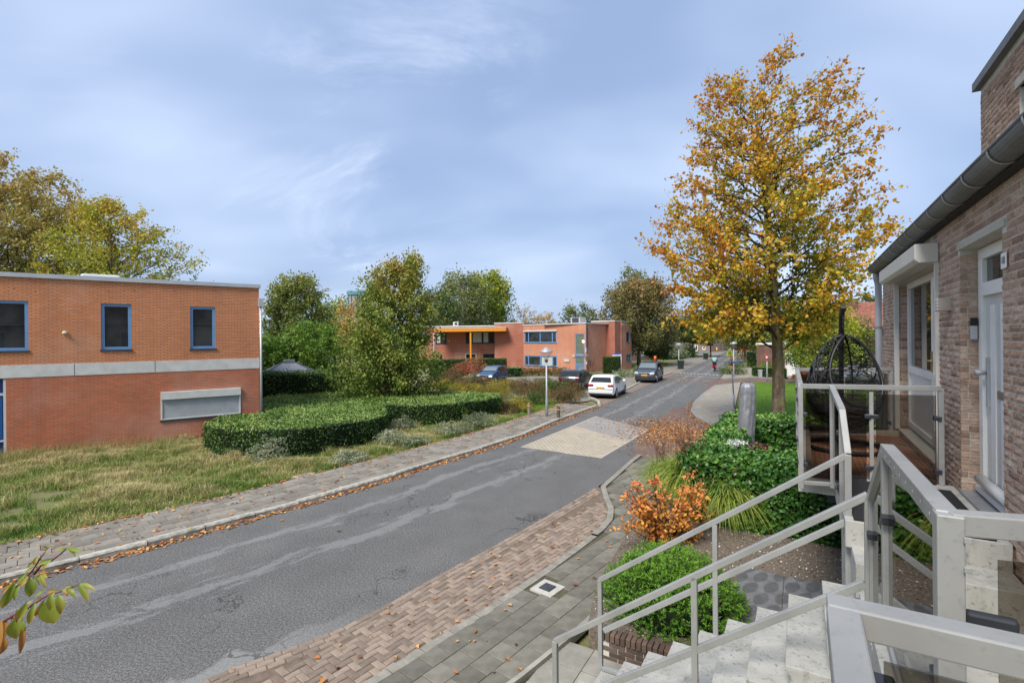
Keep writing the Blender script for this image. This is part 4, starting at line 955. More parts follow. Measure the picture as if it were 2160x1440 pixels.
# ================================================================ FAR HOUSES
M_FBRICK = mat('far brown brick', (.27, .20, .16), (.22, .165, .13), 2.5, .9)
M_FWHITE = mat('white paint', (.74, .74, .72), (.66, .66, .64), 3, .5)
M_ROOF_D = mat('dark roof tile', (.10, .085, .08), (.07, .06, .055), 3, .85)
def row_house(name, label, fr, h, wins, wm_=M_FBRICK, roofh=2.4, group=None, dep=8, ro=M_ROOF_D, pan=None):
    t = thing(name, label, 'house', M=fr.matrix(0), group=group)
    w = MB(); hs = [fr.rect(*q[:4]) for q in wins]; hs = [(max(.05, a), min(fr.L - .05, b), max(.05, c), d) for a, b, c, d in hs]; wall_holes(w, fr, 0, fr.L, -.1, h, hs, .1)
    for s in (0, fr.L): w.quad(fr.P(s, -.1), fr.P(s, h), fr.P(s, h, -dep), fr.P(s, -.1, -dep))
    for s in (0, fr.L): w.quad(fr.P(s, h), fr.P(s, h + roofh, -dep / 2), fr.P(s, h, -dep))
    w.build('wall', wm_, t)
    r = MB(); r.quad(fr.P(-.2, h - .08, .35), fr.P(fr.L + .2, h - .08, .35), fr.P(fr.L + .2, h + roofh, -dep / 2), fr.P(-.2, h + roofh, -dep / 2)); r.quad(fr.P(-.2, h - .08, -dep - .35), fr.P(fr.L + .2, h - .08, -dep - .35), fr.P(fr.L + .2, h + roofh, -dep / 2), fr.P(-.2, h + roofh, -dep / 2)); r.build('roof', ro, t)
    for q, H_ in zip(wins, hs): window(t, fr, *H_, q[4], q[5] if len(q) > 5 else .14, .05, q[6] if len(q) > 6 else (.5,), sill=True, sillm=M_FWHITE)
    return t
frR = Frame(AT(1408, 715, 132), AT(1500, 715, 122))
row_house('row_house', 'brown brick row house with dark garage doors at the street end', frR, 5.6, [(1444, 727, 1457, 738, M_NAVY, .2), (1463, 727, 1472, 740, M_FWHITE, .25, (.35,)), (1481, 730, 1488, 737, M_FWHITE, .2, ())], group='houses at the far end of the street')
frR2 = Frame(AT(1493, 715, 124), AT(1560, 715, 131))
row_house('row_house', 'brown brick row house with wide white windows facing down the street', frR2, 5.9, [(1497, 709, 1518, 721, M_FWHITE, .22, (.35, .8)), (1496, 727, 1518, 741, M_FWHITE, .22, (.35, .7)), (1523, 729, 1529, 743, M_FWHITE, .2, ()), (1523, 709, 1530, 721, M_FWHITE, .2, ())], group='houses at the far end of the street')
frR3 = Frame(AT(1332, 715, 80), AT(1406, 715, 88))
row_house('row_house', 'low brown brick house with pale eaves behind the leaning tree', frR3, 3.6, [(1396, 734, 1404, 750, M_FWHITE, .2, ()), (1352, 735, 1358, 750, M_FWHITE, .16, ())], roofh=.2)
MB().fbox(frR3, -.1, frR3.L + .1, 2.9, 3.7, .02, .3).build('eaves_board', M_FWHITE, [o for o in bpy.data.objects if o.name.startswith('row_house')][-1])
# right: dark brick house with red tile roof, and its flat annex
M_RBRICK = brickmat('dark red brick', (.20, .085, .06), (.16, .07, .05), (.16, .12, .10), .22, .0625, .01, .9, .4, False, .25)
frN = Frame(AT(1596, 715, 50), AT(1700, 715, 46.5)); an_ = thing('brick_annex', 'flat-roofed dark red brick annex with white stable door', 'house', M=frN.matrix(0))
Hn = frN.hit(1630, 727)[1]; dN = frN.rect(1656, 744, 1671, 787); dN = (dN[0], dN[1], .05, dN[3])
w = MB(); wall_holes(w, frN, 0, frN.L, -.1, Hn, [dN], .1); w.quad(frN.P(0, -.1), frN.P(0, Hn), frN.P(0, Hn, -7), frN.P(0, -.1, -7)); w.build('wall', M_RBRICK, an_)
MB().fbox(frN, -.1, frN.L, Hn, Hn + .16, -7, .1).build('roof', M_FWHITE, an_)
d_ = MB(); a, b, c, d = dN; zm = c + (d - c) * .55
d_.fbox(frN, a, b, c, zm, -.1, -.03).fbox(frN, a, b, zm, zm + .08, -.1, -.025).fbox(frN, a, b, d - .1, d, -.1, -.025).fbox(frN, a, a + .1, zm + .08, d - .1, -.1, -.025).fbox(frN, b - .1, b, zm + .08, d - .1, -.1, -.025)
for k in (1 / 3, 2 / 3): d_.fbox(frN, a + (b - a) * k - .02, a + (b - a) * k + .02, zm + .08, d - .1, -.09, -.03)
d_.fbox(frN, a + .1, b - .1, (zm + d) / 2 - .02, (zm + d) / 2 + .02, -.09, -.032)
for k in range(6): d_.fbox(frN, a + .02, b - .02, c + .1 + k * .2, c + .12 + k * .2, -.03, -.02)
dq = d_.build('door', M_FWHITE, an_); MB().fbox(frN, a + .05, b - .05, zm + .05, d - .05, -.09, -.08).build('pane', M_PANE, dq)
s_ = frN.hit(1679, 780)[0]; MB().fbox(frN, s_ - .35, s_ + .35, .2, 1.5, .01, .05).build('side_panel', M_FWHITE, an_)
frT = Frame(AT(1690, 715, 44.5), AT(1905, 715, 40.5)); ht = frT.hit(1820, 690)[1]
t_ = thing('tiled_house', 'dark red brick house with orange-red pantile roof', 'house', M=frT.matrix(0))
tw = [frT.rect(1794, 700, 1807, 716), frT.rect(1735, 733, 1781, 782), frT.rect(1793, 744, 1833, 788)]
tw[2] = (tw[2][0], tw[2][1], .05, tw[2][3])
w = MB(); wall_holes(w, frT, 0, frT.L, -.1, ht, tw, .1); w.quad(frT.P(0, -.1), frT.P(0, ht), frT.P(0, ht + 2.2, -4), frT.P(0, ht, -8), frT.P(0, -.1, -8)); w.build('wall', M_RBRICK, t_)
window(t_, frT, *tw[0], M_FWHITE, .12, .04, ()); window(t_, frT, *tw[1], M_FWHITE, .1, .05, (.5,), (.75,)); window(t_, frT, *tw[2], M_FWHITE, .1, .05, (.45, .7), name='double_door')
a, b, c, d = tw[2]; MB().fbox(frT, a + .1, a + (b - a) * .44, c + .1, d - .1, -.09, -.05).build('door_leaf', M_FWHITE, t_)
M_PANT = mat('pantile', (.32, .125, .08), (.23, .09, .06), 3, .8, 0, .3, .25)
rf = MB(); rf.quad(frT.P(-.2, ht - .1, .35), frT.P(frT.L, ht - .1, .35), frT.P(frT.L, ht + 2.3, -4), frT.P(-.2, ht + 2.3, -4)); rf.quad(frT.P(-.2, ht - .1, -8.3), frT.P(frT.L, ht - .1, -8.3), frT.P(frT.L, ht + 2.3, -4), frT.P(-.2, ht + 2.3, -4)); rfo = rf.build('roof', M_PANT, t_)
pt = MB(); A_, B_ = frT.P(0, ht - .08, .33), frT.P(0, ht + 2.3, -4); up_ = (B_ - A_); nu = int(up_.length / .33)
nrm_ = frT.d.cross(up_).normalized(); nrm_ = nrm_ if nrm_.z > 0 else -nrm_
for i in range(nu):
    for j in range(int(frT.L / .26)):
        p = A_ + up_ * (i / nu) + frT.d * (j * .26)
        e = up_ / nu * 1.05; q = [p + nrm_ * (.05 + .0), p + frT.d * .13 + nrm_ * .10, p + frT.d * .255 + nrm_ * .05]
        pt.quad(q[0], q[1], q[1] + e - nrm_ * .03, q[0] + e - nrm_ * .03); pt.quad(q[1], q[2], q[2] + e - nrm_ * .03, q[1] + e - nrm_ * .03); pt.quad(p, q[0], q[1], q[2], p + frT.d * .255)
stuff(pt.build('roof_tiles', M_PANT, rfo))
s_ = frT.hit(1797, 650)[0]; MB().fbox(frT, s_ - .5, s_ + .5, ht + 1.2, ht + 2.6, -3.4, -2.4).build('chimney', M_RBRICK, t_)
MB().tube([frT.P(-.2, ht - .15, .42), frT.P(frT.L, ht - .15, .42)], .09, 8).build('gutter', M_SILL, t_)
# distant tower
tc_ = AT(762, 640, 330); tw_ = thing('distant_tower', 'distant round tower with blue-green rim rising above the trees', 'tower', (tc_.x, tc_.y, 0))
zt = AT(762, 614, 330).z; MB().lathe((tc_.x, tc_.y, 0), [(8.3, 0), (8.3, zt - 3)], 24).build('shaft', mat('tower glass', (.22, .24, .30), (.30, .31, .36), .3, .4), tw_); MB().lathe((tc_.x, tc_.y, 0), [(9.0, zt - 3), (9.3, zt - .8), (9.0, zt)], 24).build('rim', mat('tower rim', (.14, .30, .36), None, 1, .5), tw_)
fl = MB()
for k in range(12):
    a = 2 * math.pi * k / 12; fl.box((tc_.x + 8.4 * math.cos(a), tc_.y + 8.4 * math.sin(a), zt / 2), (.35, .35, zt - 6), a)
stuff(fl.build('mullions', M_SILL, tw_))

# ================================================================ RIGHT HOUSE (number 18)
WF = 1.31
frH = Frame(hp(0, WF, 0), hp(11.42, WF, 0), out=-WD)
hs = thing('terraced_house', 'brown hand-moulded brick house with zinc gutter and number 18', 'house', M=frH.matrix(0))
def housebrick():
    t = NT('hand moulded brick'); co = t.coord(); r = t.rnd()
    c = t.ramp(r, [(0, (.32, .21, .15)), (.3, (.45, .315, .235)), (.6, (.54, .40, .30)), (.8, (.48, .31, .22)), (1, (.62, .48, .38))])
    geo = t.n('ShaderNodeNewGeometry').outputs['Position']
    n = t.noise(t.mapping(geo, (1, 1, 2.2)), 22, 5, .7); c = t.mix(t.step(n, .40, .75), c, t.mix(1.0, c, (.55, .5, .48), 'MULTIPLY'))
    n3 = t.noise(geo, 60, 2); c = t.mix(t.math('MULTIPLY', t.step(n3, .62, .72), .5), c, (.06, .045, .04))
    return t.done(t.bsdf(c, .92, 0, t.bump(n, .9, .012), Specular_IOR_Level=.2))
M_HB = housebrick()
M_MORTAR = mat('grey mortar', (.58, .55, .48), (.48, .455, .40), 14, .95, 0, .6)
M_LINTEL = mat('concrete lintel', (.52, .49, .42), (.42, .395, .335), 9, .88, 0, .4)
M_PVC = mat('white window frame', (.84, .83, .79), (.78, .77, .73), 2, .35)
M_CREAM = mat('cream shutter box', (.66, .64, .57), (.58, .56, .50), 2, .45)
BD = (7.12, 9.86, 2.50, 4.79); FD = (5.10, 6.25, 2.50, 4.79)
wl_ = MB(); e_ = -.010
class Off:      # the mortar plane lies a little behind the brick faces
    pass
frM = Frame(hp(0, WF + .009, 0), hp(11.42, WF + .009, 0), out=-WD)
wall_holes(wl_, frM, 1.0, 11.40, -.2, 5.25, [BD, FD], .16); wl_.quad(frM.P(11.40, -.2), frM.P(11.40, 5.25), frM.P(11.40, 5.25, -8), frM.P(11.40, -.2, -8)); wl_.build('wall', M_MORTAR, hs)
wall_o = bpy.data.objects['wall'] if False else hs.children[-1]
bmes = []
for k in range(8):
    rng = random.Random(k + 50); b = MB(); L, Hh, D = .207, .052, .09; nx, nz = 5, 3
    for j in range(nz):
        for i in range(nx):
            x = i / (nx - 1) * L; z = j / (nz - 1) * Hh; ed = (i in (0, nx - 1)) or (j in (0, nz - 1))
            y = (.004 + rng.uniform(0, .003)) if ed else rng.uniform(-.0035, .004)
            b.v.append(Vector((x + (0 if not ed else rng.uniform(-.002, .002)), y, z + (0 if not ed else rng.uniform(-.002, .002)))))
    for j in range(nz - 1):
        for i in range(nx - 1): a = j * nx + i; b.f.append((a, a + 1, a + nx + 1, a + nx))
    rim = [0, 1, 2, 3, 4, 9, 14, 13, 12, 11, 10, 5]; i0 = len(b.v)
    for q in rim: v = b.v[q]; b.v.append(Vector((v.x, D, v.z)))
    for q in range(len(rim)): w_ = (q + 1) % len(rim); b.f.append((rim[w_], rim[q], i0 + q, i0 + w_))
    m_ = bpy.data.meshes.new('brick'); m_.from_pydata([tuple(v) for v in b.v], [], b.f); m_.materials.append(M_HB); bmes.append(m_)
def brick_wall(fr, s0, s1, z0, z1, holes, out, course=.0625, blen=.22):
    n = int((z1 - z0) / course)
    for j in range(n):
        z = z0 + j * course; x = s0 - (0, .11, .055, .165)[j % 4]
        while x < s1:
            L = blen if random.random() < .72 else .11
            a, b = max(x, s0), min(x + L, s1); segs = [(a, b)]
            for h in holes:
                if h[2] - .01 < z + course * .5 < h[3]:
                    ns = []
                    for p, q in segs:
                        if q <= h[0] or p >= h[1]: ns.append((p, q))
                        else:
                            if p < h[0]: ns.append((p, h[0]))
                            if q > h[1]: ns.append((h[1], q))
                    segs = ns
            for p, q in segs:
                if q - p < .03: continue
                xs = fr.d; ys = -fr.n
                M_ = Matrix(((xs.x, ys.x, 0, 0), (xs.y, ys.y, 0, 0), (0, 0, 1, 0), (0, 0, 0, 1)))
                o = fr.P(p + .005, z + .005, -.001)
                if xs.cross(ys).z < 0: M_ = Matrix(((-xs.x, ys.x, 0, 0), (-xs.y, ys.y, 0, 0), (0, 0, 1, 0), (0, 0, 0, 1))); o = fr.P(q - .005, z + .005, -.001)
                out.append(Matrix.Translation(o) @ M_ @ Matrix.Diagonal(((q - p - .010) / .207, 1, 1, 1)))
            x += L
brs = []; brick_wall(frH, 4.3, 11.40, 1.75, 5.16, [BD, FD, (5.0, 6.32, 4.79, 4.86)], brs)
camv = Vector((0, 0, HC))
place_pieces(brs, bmes, 'brick', wall_o, 300, key=lambda m: (m.translation - camv).length if m.translation.dot(UD) > 4.6 else 99)
# header bricks in the two reveals
b = MB()
for s in (FD[1], BD[1]):
    for j in range(36):
        z = 2.5 + j * .0625; c = random.choice((.058, .07, .15)); e_ = .006 + random.uniform(-.002, .003)
        b.obox(hp(s - e_, WF + .004, z + .005), UD * .03, WD * (c - .008), ZD * .053)
        if c < .1: b.obox(hp(s - e_, WF + .004 + c, z + .005), UD * .03, WD * (.150 - c), ZD * .053)
stuff(b.build('reveal_bricks', M_HB, wall_o, bevel=.003))
MB().fbox(frH, 5.02, 6.31, 4.795, 4.852, -.14, .004).build('lintel', M_LINTEL, hs, bevel=.004)
# dormer storey set back above the roof
WDm = 1.92; frD = Frame(hp(0, WDm, 0), hp(8.2, WDm, 0), out=-WD); sD = frD.hit(2067, 260)[0]; zD = frD.hit(2075, 178)[1]
frDm = Frame(hp(0, WDm + .012, 0), hp(8.2, WDm + .012, 0), out=-WD); DW = (5.6, frD.hit(2148, 230)[0], 5.6, frD.hit(2152, 180)[1])
d_ = MB(); wall_holes(d_, frDm, 4.0, sD, 5.2, zD, [DW], .12); d_.quad(frDm.P(sD, 5.2), frDm.P(sD, zD), frDm.P(sD, zD, -4), frDm.P(sD, 5.2, -4)); do = d_.build('dormer_wall', M_MORTAR, hs)
brs = []; brick_wall(frD, 5.7, sD, 5.3, zD - .02, [DW], brs); place_pieces(brs, bmes, 'brick', do, 0)
MB().fbox(frD, 4.0, sD + .05, zD, zD + .10, -4, .06).build('dormer_coping', mat('dark lead', (.16, .165, .17), (.12, .125, .13), 3, .55), hs)
window(hs, frD, *DW, M_PVC, .08, .08, (), sill=False); MB().fbox(frD, 5.5, DW[1] + .06, DW[3], DW[3] + .09, -.1, .01).build('lintel', M_LINTEL, hs)
# roof slope, overhang board coloured as the shadow gap under the gutter, gutter
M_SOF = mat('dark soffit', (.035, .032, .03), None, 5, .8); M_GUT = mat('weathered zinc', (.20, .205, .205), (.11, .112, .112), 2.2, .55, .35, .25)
rf = MB(); rf.quad(hp(1, 1.20, 5.27), hp(11.5, 1.20, 5.27), hp(11.5, 5.0, 8.0), hp(1, 5.0, 8.0)); rf.build('roof', M_ROOF_D, hs)
MB().obox(hp(1, 1.24, 5.125), UD * 10.45, WD * .085, ZD * .12).build('soffit_shade', M_SOF, hs)
gr_ = .100; gc = (1.20, 5.265); gt = MB(); n = 12; u0, u1 = 1.0, 11.52
def garc(u, r, a0=180, a1=360): return [hp(u, gc[0] + r * math.cos(R(a0 + (a1 - a0) * k / n)), gc[1] - .03 + r * math.sin(R(a0 + (a1 - a0) * k / n))) for k in range(n + 1)]
A_, B_, Ai, Bi = garc(u0, gr_), garc(u1, gr_), garc(u0, gr_ - .008), garc(u1, gr_ - .008)
for k in range(n): gt.quad(A_[k], A_[k + 1], B_[k + 1], B_[k]); gt.quad(Ai[k], Ai[k + 1], Bi[k + 1], Bi[k])
gt.quad(*B_)
go = gt.build('gutter', M_GUT, hs, True)
MB().tube([hp(u0, gc[0] - gr_, gc[1] - .025), hp(u1, gc[0] - gr_, gc[1] - .025)], .013, 8).build('gutter_bead', M_GUT, go, True)
u_ = 1.4
while u_ < 11.5:
    s_ = MB(); a, b = garc(u_, gr_ + .009), garc(u_ + .028, gr_ + .009)
    for k in range(n): s_.quad(a[k], a[k + 1], b[k + 1], b[k])
    s_.build('gutter_strap', mat('zinc strap', (.52, .525, .525), (.40, .40, .40), 4, .45, .4), go, True); u_ += .62
M_PIPE = mat('grey plastic pipe', (.44, .46, .50), (.38, .40, .43), 1.5, .45)
pu, pw = 11.50, 1.26
dp = MB(); dp.tube([hp(11.42, 1.22, 5.16), hp(11.42, 1.22, 5.08), hp(11.44, 1.23, 5.03), hp(11.48, 1.25, 4.97), hp(pu, pw, 4.9), hp(pu, pw, 4.3), hp(pu, pw, 1.0)], .055, 12); dp.build('downpipe', M_PIPE, hs, True)
for z in (4.1, 2.9): MB().lathe(hp(pu, pw, z), [(.06, 0), (.062, .012), (.062, .04), (.06, .05)], 14).build('pipe_bracket', mat('bracket', (.30, .27, .24)), hs)
# shutter box over the balcony door and its guides
sb = MB(); sec = [(1.31, 4.79), (1.14, 4.79), (1.10, 4.83), (1.10, 5.0), (1.31, 5.0)]
sb.prism([hp(7.05, w, z) for w, z in sec], UD * 2.88); sb.build('shutter_box', M_CREAM, hs, bevel=.006)
for s in (7.07, 9.84): MB().fbox(frH, s, s + .06, 2.5, 4.79, -.03, .03).build('shutter_guide', M_CREAM, hs)
frG = Frame(hp(0, WF + .13, 0), hp(11, WF + .13, 0), out=-WD)
def hglass():
    t = NT('house glass'); return t.done(t.bsdf((.020, .023, .02), .015, 0, None, Specular_IOR_Level=.9))
M_HG = hglass()
# balcony window with door leaf
bw_ = MB(); a, b, c, d = 7.14, 9.84, 2.56, 4.78
bw_.fbox(frG, a, b, d - .09, d, -.07, .0).fbox(frG, a, b, c, c + .08, -.07, .0).fbox(frG, a, a + .08, c + .08, d - .09, -.07, .0).fbox(frG, b - .08, b, c + .08, d - .09, -.07, .0).fbox(frG, 8.02, 8.12, c + .08, d - .09, -.07, .004).fbox(frG, 8.12, b - .08, 3.40, 3.50, -.07, .002)
bo = bw_.build('balcony_window', M_PVC, hs, bevel=.004)
MB().fbox(frG, 8.10, b - .06, 3.46, d - .07, -.05, -.038).build('pane', M_HG, bo); MB().fbox(frG, 8.10, b - .06, c + .05, 3.42, -.05, -.03).build('panel', M_PVC, bo)
MB().fbox(frG, 8.45, 8.75, 3.5, d - .09, -.09, -.055).build('curtain', M_CURT, bo)
dl = MB(); dl.fbox(frG, 7.22, 7.36, c + .08, d - .09, -.04, .03).fbox(frG, 7.90, 8.02, c + .08, d - .09, -.04, .03).fbox(frG, 7.36, 7.90, d - .22, d - .09, -.04, .03).fbox(frG, 7.36, 7.90, c + .08, c + .24, -.04, .03).fbox(frG, 7.36, 7.90, 3.36, 3.50, -.04, .03)
dlo = dl.build('balcony_door', M_PVC, hs, bevel=.004); MB().fbox(frG, 7.34, 7.92, 3.48, d - .2, -.01, .0).build('pane', M_HG, dlo); MB().fbox(frG, 7.34, 7.92, c + .2, 3.38, -.01, .012).build('panel', M_PVC, dlo)
hd = MB(); hd.fbox(frG, 7.93, 7.97, 3.52, 3.78, .03, .045); hd.tube([hp(7.95, WF + .09, 3.66), hp(7.95, WF + .045, 3.66), hp(7.80, WF + .045, 3.66)], .010, 8); hd.build('handle', mat('brass', (.48, .36, .16), None, 4, .35, .8), dlo)
# front door
a, b, c, d = 5.12, 6.23, 2.52, 4.78
ff = MB(); ff.fbox(frG, a, b, d - .10, d, -.07, .0).fbox(frG, a, a + .11, c, d - .1, -.07, .0).fbox(frG, b - .11, b, c, d - .1, -.07, .0).fbox(frG, a + .11, b - .11, 4.34, 4.46, -.07, .004).fbox(frG, a, b, c, c + .05, -.07, .03)
fo = ff.build('front_door_frame', M_PVC, hs, bevel=.005)
MB().fbox(frG, a + .09, b - .09, 4.44, d - .08, -.05, -.038).build('toplight_pane', M_HG, fo)
M_DOORG = mat('satin grey door', (.60, .60, .57), (.55, .55, .52), 2, .3)
dfo = MB().fbox(frG, a + .11, b - .11, c + .05, 4.34, -.055, -.03).build('front_door', M_DOORG, hs)
dp = MB()
for s in (5.34, 5.60, 5.86): dp.fbox(frG, s, s + .12, c + .15, 4.25, -.03, -.022)
dp.build('door_strip', M_PVC, dfo)
MB().fbox(frG, 6.00, 6.05, 3.33, 3.78, -.03, -.005).build('handle_plate', M_ALU, dfo); MB().tube([hp(6.03, WF + .13, 3.64), hp(6.03, WF + .06, 3.64)], [.018, .028], 10).build('knob', M_ALU, dfo, True)
MB().fbox(frG, 5.50, 5.80, 3.43, 3.50, -.03, -.018).build('letter_slot', mat('bronze slot', (.30, .27, .20), None, 4, .45, .5), dfo)
MB().fbox(frH, 5.11, 6.24, 2.44, 2.509, -.25, .02).build('threshold', mat('blue stone', (.24, .25, .26), (.18, .185, .195), 6, .4), hs)
MB().tube([hp(5.2, WF + .10, 2.66), hp(6.1, WF + .10, 2.66)], .045, 10).build('weather_bar', M_DOORG, dfo, True)
# bell, wall lamp, number plate
bell = thing('door_bell', 'slim silver and black video door bell beside the front door', 'door bell', tuple(hp(6.22, WF + .115, 3.9)))
MB().obox(hp(6.205, WF + .07, 3.94), UD * .02, WD * .05, ZD * .13).build('housing', M_ALU, bell, bevel=.004); MB().obox(hp(6.203, WF + .07, 4.075), UD * .02, WD * .05, ZD * .07).build('camera_lens', mat('black plastic', (.012, .012, .013), None, 4, .25), bell)
wlp = thing('wall_lamp', 'square white and grey wall lamp between balcony window and front door', 'wall lamp', tuple(hp(6.6, WF, 4.28)))
MB().obox(hp(6.55, WF - .10, 4.23), UD * .14, WD * .11, ZD * .13).build('housing', mat('taupe plastic', (.36, .32, .28), None, 4, .5), wlp, bevel=.004)
gl_ = MB()
for k in range(4): gl_.obox(hp(6.565, WF - .108, 4.238 + k * .032), UD * .11, WD * .012, ZD * .022)
gl_.build('diffuser', mat('white lens', (.75, .76, .78), None, 4, .25), wlp)
npl = thing('number_plate', 'small white house number plate reading 18 on the brick wall', 'sign', tuple(hp(5.0, WF, 4.54)))
MB().fbox(frH, 4.955, 5.065, 4.478, 4.595, .003, .011).build('plate', M_PVC, npl, bevel=.003)
def text_mesh(s, size, m, parent, name, O, X, Yv, align='CENTER', ext=.002):
    cu = bpy.data.curves.new(name, 'FONT'); cu.body = s; cu.size = size; cu.extrude = ext; cu.align_x = align; cu.align_y = 'CENTER'
    to = bpy.data.objects.new(name, cu); col.objects.link(to); dg = bpy.context.evaluated_depsgraph_get(); me = bpy.data.meshes.new_from_object(to.evaluated_get(dg)); bpy.data.objects.remove(to)
    X, Yv = Vector(X).normalized(), Vector(Yv).normalized(); Zv = X.cross(Yv); Mx = Matrix(((X.x, Yv.x, Zv.x, O[0]), (X.y, Yv.y, Zv.y, O[1]), (X.z, Yv.z, Zv.z, O[2]), (0, 0, 0, 1)))
    me.materials.append(m); o = bpy.data.objects.new(name, me); M = MW[parent].inverted() @ Mx if parent else Mx; _link(o, parent, M); return o
text_mesh('18', .078, mat('plate ink', (.22, .23, .25), None, 5, .5), npl, 'digits', frH.P(5.01, 4.537, .0125), -UD, ZD)

# ================================================================ STAIRS AND LANDINGS
M_CONC = mat('stair concrete', (.52, .51, .46), (.41, .40, .355), 6, .9, 0, .5)
def stainedconc():
    t = NT('stained concrete'); co = t.n('ShaderNodeNewGeometry').outputs['Position']; a = t.noise(co, 2.2, 5, .6); b = t.noise(co, 28, 4, .7); c3 = t.noise(t.mapping(co, (1, 1, .4)), 7, 6, .7)
    c = t.ramp(a, [(.3, (.33, .325, .295)), (.7, (.44, .43, .395))]); c = t.mix(t.math('MULTIPLY', t.step(c3, .50, .72), .75), c, (.20, .205, .155)); c = t.mix(t.math('MULTIPLY', t.step(b, .57, .66), .7), c, (.12, .12, .10))
    return t.done(t.bsdf(c, .9, 0, t.bump(b, .4, .006)))
M_STEP = stainedconc()
st = thing('front_steps', 'flight of pale concrete steps climbing from the pavement to the house', 'stairs', tuple(hp(4.45, -2.1, .05)))
w10, z10 = .137, 1.89; US0, US1 = 3.90, 5.0
for k in range(0, 11):
    w = w10 - (10 - k) * .25; z = z10 - (10 - k) * .18
    b = MB(); sec = [(w, z), (w - .0, z - .03), (w + .03, z - .07), (w + .03, z - .20), (w + .32, z - .20), (w + .32, z)]
    if k == 0: sec = [(w, z), (w, z - .2), (w + .32, z - .2), (w + .32, z)]
    b.prism([hp(US0 + random.uniform(-.004, .004), q, zz) for q, zz in sec], UD * (US1 - US0)); b.build('step', M_STEP, st, bevel=.006)
MB().prism([hp(US0 + .12, w, z) for w, z in ((-2.2, -.1), (-2.2, .0), (.4, 1.80), (.4, -.1))], UD * (US1 - US0 - .24)).build('stair_body', M_CONC, st)
lm_ = MB(); lm_.obox(hp(3.10, .36, 1.80), UD * 1.48, WD * .94, ZD * .27); lm_.build('middle_landing', M_STEP, st, bevel=.006)
for (u0_, u1_, zt) in ((4.50, 4.92, 2.28), (3.05, 3.48, 2.28)): MB().obox(hp(u0_, .34, zt - .26), UD * (u1_ - u0_), WD * .96, ZD * .26).build('step', M_STEP, st, bevel=.006)
ln = MB(); ln.obox(hp(4.86, .30, 2.26), UD * 1.6, WD * 1.0, ZD * .22); ln.build('landing', M_STEP, st, bevel=.006)
MB().obox(hp(.2, .30, 2.26), UD * 2.88, WD * 1.0, ZD * .22).build('landing', M_STEP, st, bevel=.006)
MB().obox(hp(4.9, .36, 0), UD * 1.5, WD * .93, ZD * 2.25).build('landing_support', M_CONC, st)
mt = MB(); mt.obox(hp(4.88, .36, 2.482), UD * 1.30, WD * .86, ZD * .018)
dm = mt.build('door_mat', mat('black mat', (.022, .022, .024), (.038, .038, .04), 60, .98, 0, .8)); tag(dm, 'black rubber door mat on the landing before the front door', 'door mat')

# ================================================================ BALCONY
bal = thing('balcony', 'concrete balcony with small terracotta deck tiles beside the house', 'balcony', tuple(hp(8, .6, 2.3)))
MB().obox(hp(6.42, -.04, 2.24), UD * 3.2, WD * 1.32, ZD * .16).build('slab', M_CONC, bal)
M_DECK = mat('terracotta deck tile', (.30, .14, .075), (.23, .105, .058), 8, .8, 0, .4, .18)
MB().obox(hp(6.42, -.04, 2.40), UD * 3.2, WD * .14, ZD * .10).build('edge_board', mat('weathered board', (.40, .34, .27), (.31, .27, .21), 6, .85), bal); MB().obox(hp(9.50, .10, 2.40), UD * .12, WD * 1.18, ZD * .10).build('edge_board', mat('weathered board', (.40, .34, .27)), bal)
for i in range(10):
    for j in range(4):
        b = MB(); o = hp(6.46 + i * .302, .11 + j * .295, 2.40); b.obox(o, UD * .296, WD * .29, ZD * .03)
        b.build('deck_tile', M_DECK, bal)
gv = MB()
for i in range(10):
    for j in range(4):
        for k in range(5): gv.obox(hp(6.46 + i * .302, .11 + j * .295 + .03 + k * .054, 2.431), UD * .296, WD * .006, ZD * .001)
stuff(gv.build('deck_grooves', M_SOF, bal))
for u in (6.7, 8.0, 9.3): MB().obox(hp(u, .25, 2.08), UD * .08, WD * 1.05, ZD * .16).build('bracket', M_SILL, bal)

# ================================================================ RAILINGS
def railmat():
    t = NT('grey rail paint'); co = t.n('ShaderNodeNewGeometry').outputs['Position']; a = t.noise(co, 3, 4); b = t.noise(co, 40, 3)
    c = t.ramp(a, [(.35, (.29, .29, .28)), (.65, (.36, .36, .345))]); c = t.mix(t.math('MULTIPLY', t.step(b, .58, .74), .45), c, (.22, .215, .195)); c = t.mix(t.math('MULTIPLY', t.step(t.noise(co, 9, 5, .7), .58, .72), .35), c, (.25, .245, .21))
    return t.done(t.bsdf(c, .5, .25, t.bump(b, .12, .004)))
M_RAIL = railmat(); M_TINT = glassmat('smoked glass', (.60, .575, .54)); M_CLIP = mat('dark clip', (.045, .05, .06), None, 4, .4, .3)
def rail_thing(name, label, loc, group=None): return thing(name, label, 'railing', loc, group=group)
RW = .045
def Hb(t, nm, a, b, w=RW, h=RW): return MB().bar(hp(*a), hp(*b), w, h).build(nm, M_RAIL, t, bevel=.004)
def Hpost(t, u, w, z0, z1, s=RW):
    return MB().obox(hp(u - s / 2, w - s / 2, z0), UD * s, WD * s, ZD * (z1 - z0)).build('post', M_RAIL, t, bevel=.004)
def Hpane(t, pts, clips=()):
    n = (hp(*pts[1]) - hp(*pts[0])).cross(hp(*pts[2]) - hp(*pts[0])).normalized() * .006
    o = MB().prism([hp(*p) - n / 2 for p in pts], n).build('pane', M_TINT, t)
    for (u, w, z) in clips: MB().obox(hp(u - .03, w - .03, z - .022), UD * .06, WD * .06, ZD * .044).build('clip', M_CLIP, o, bevel=.006)
    return o
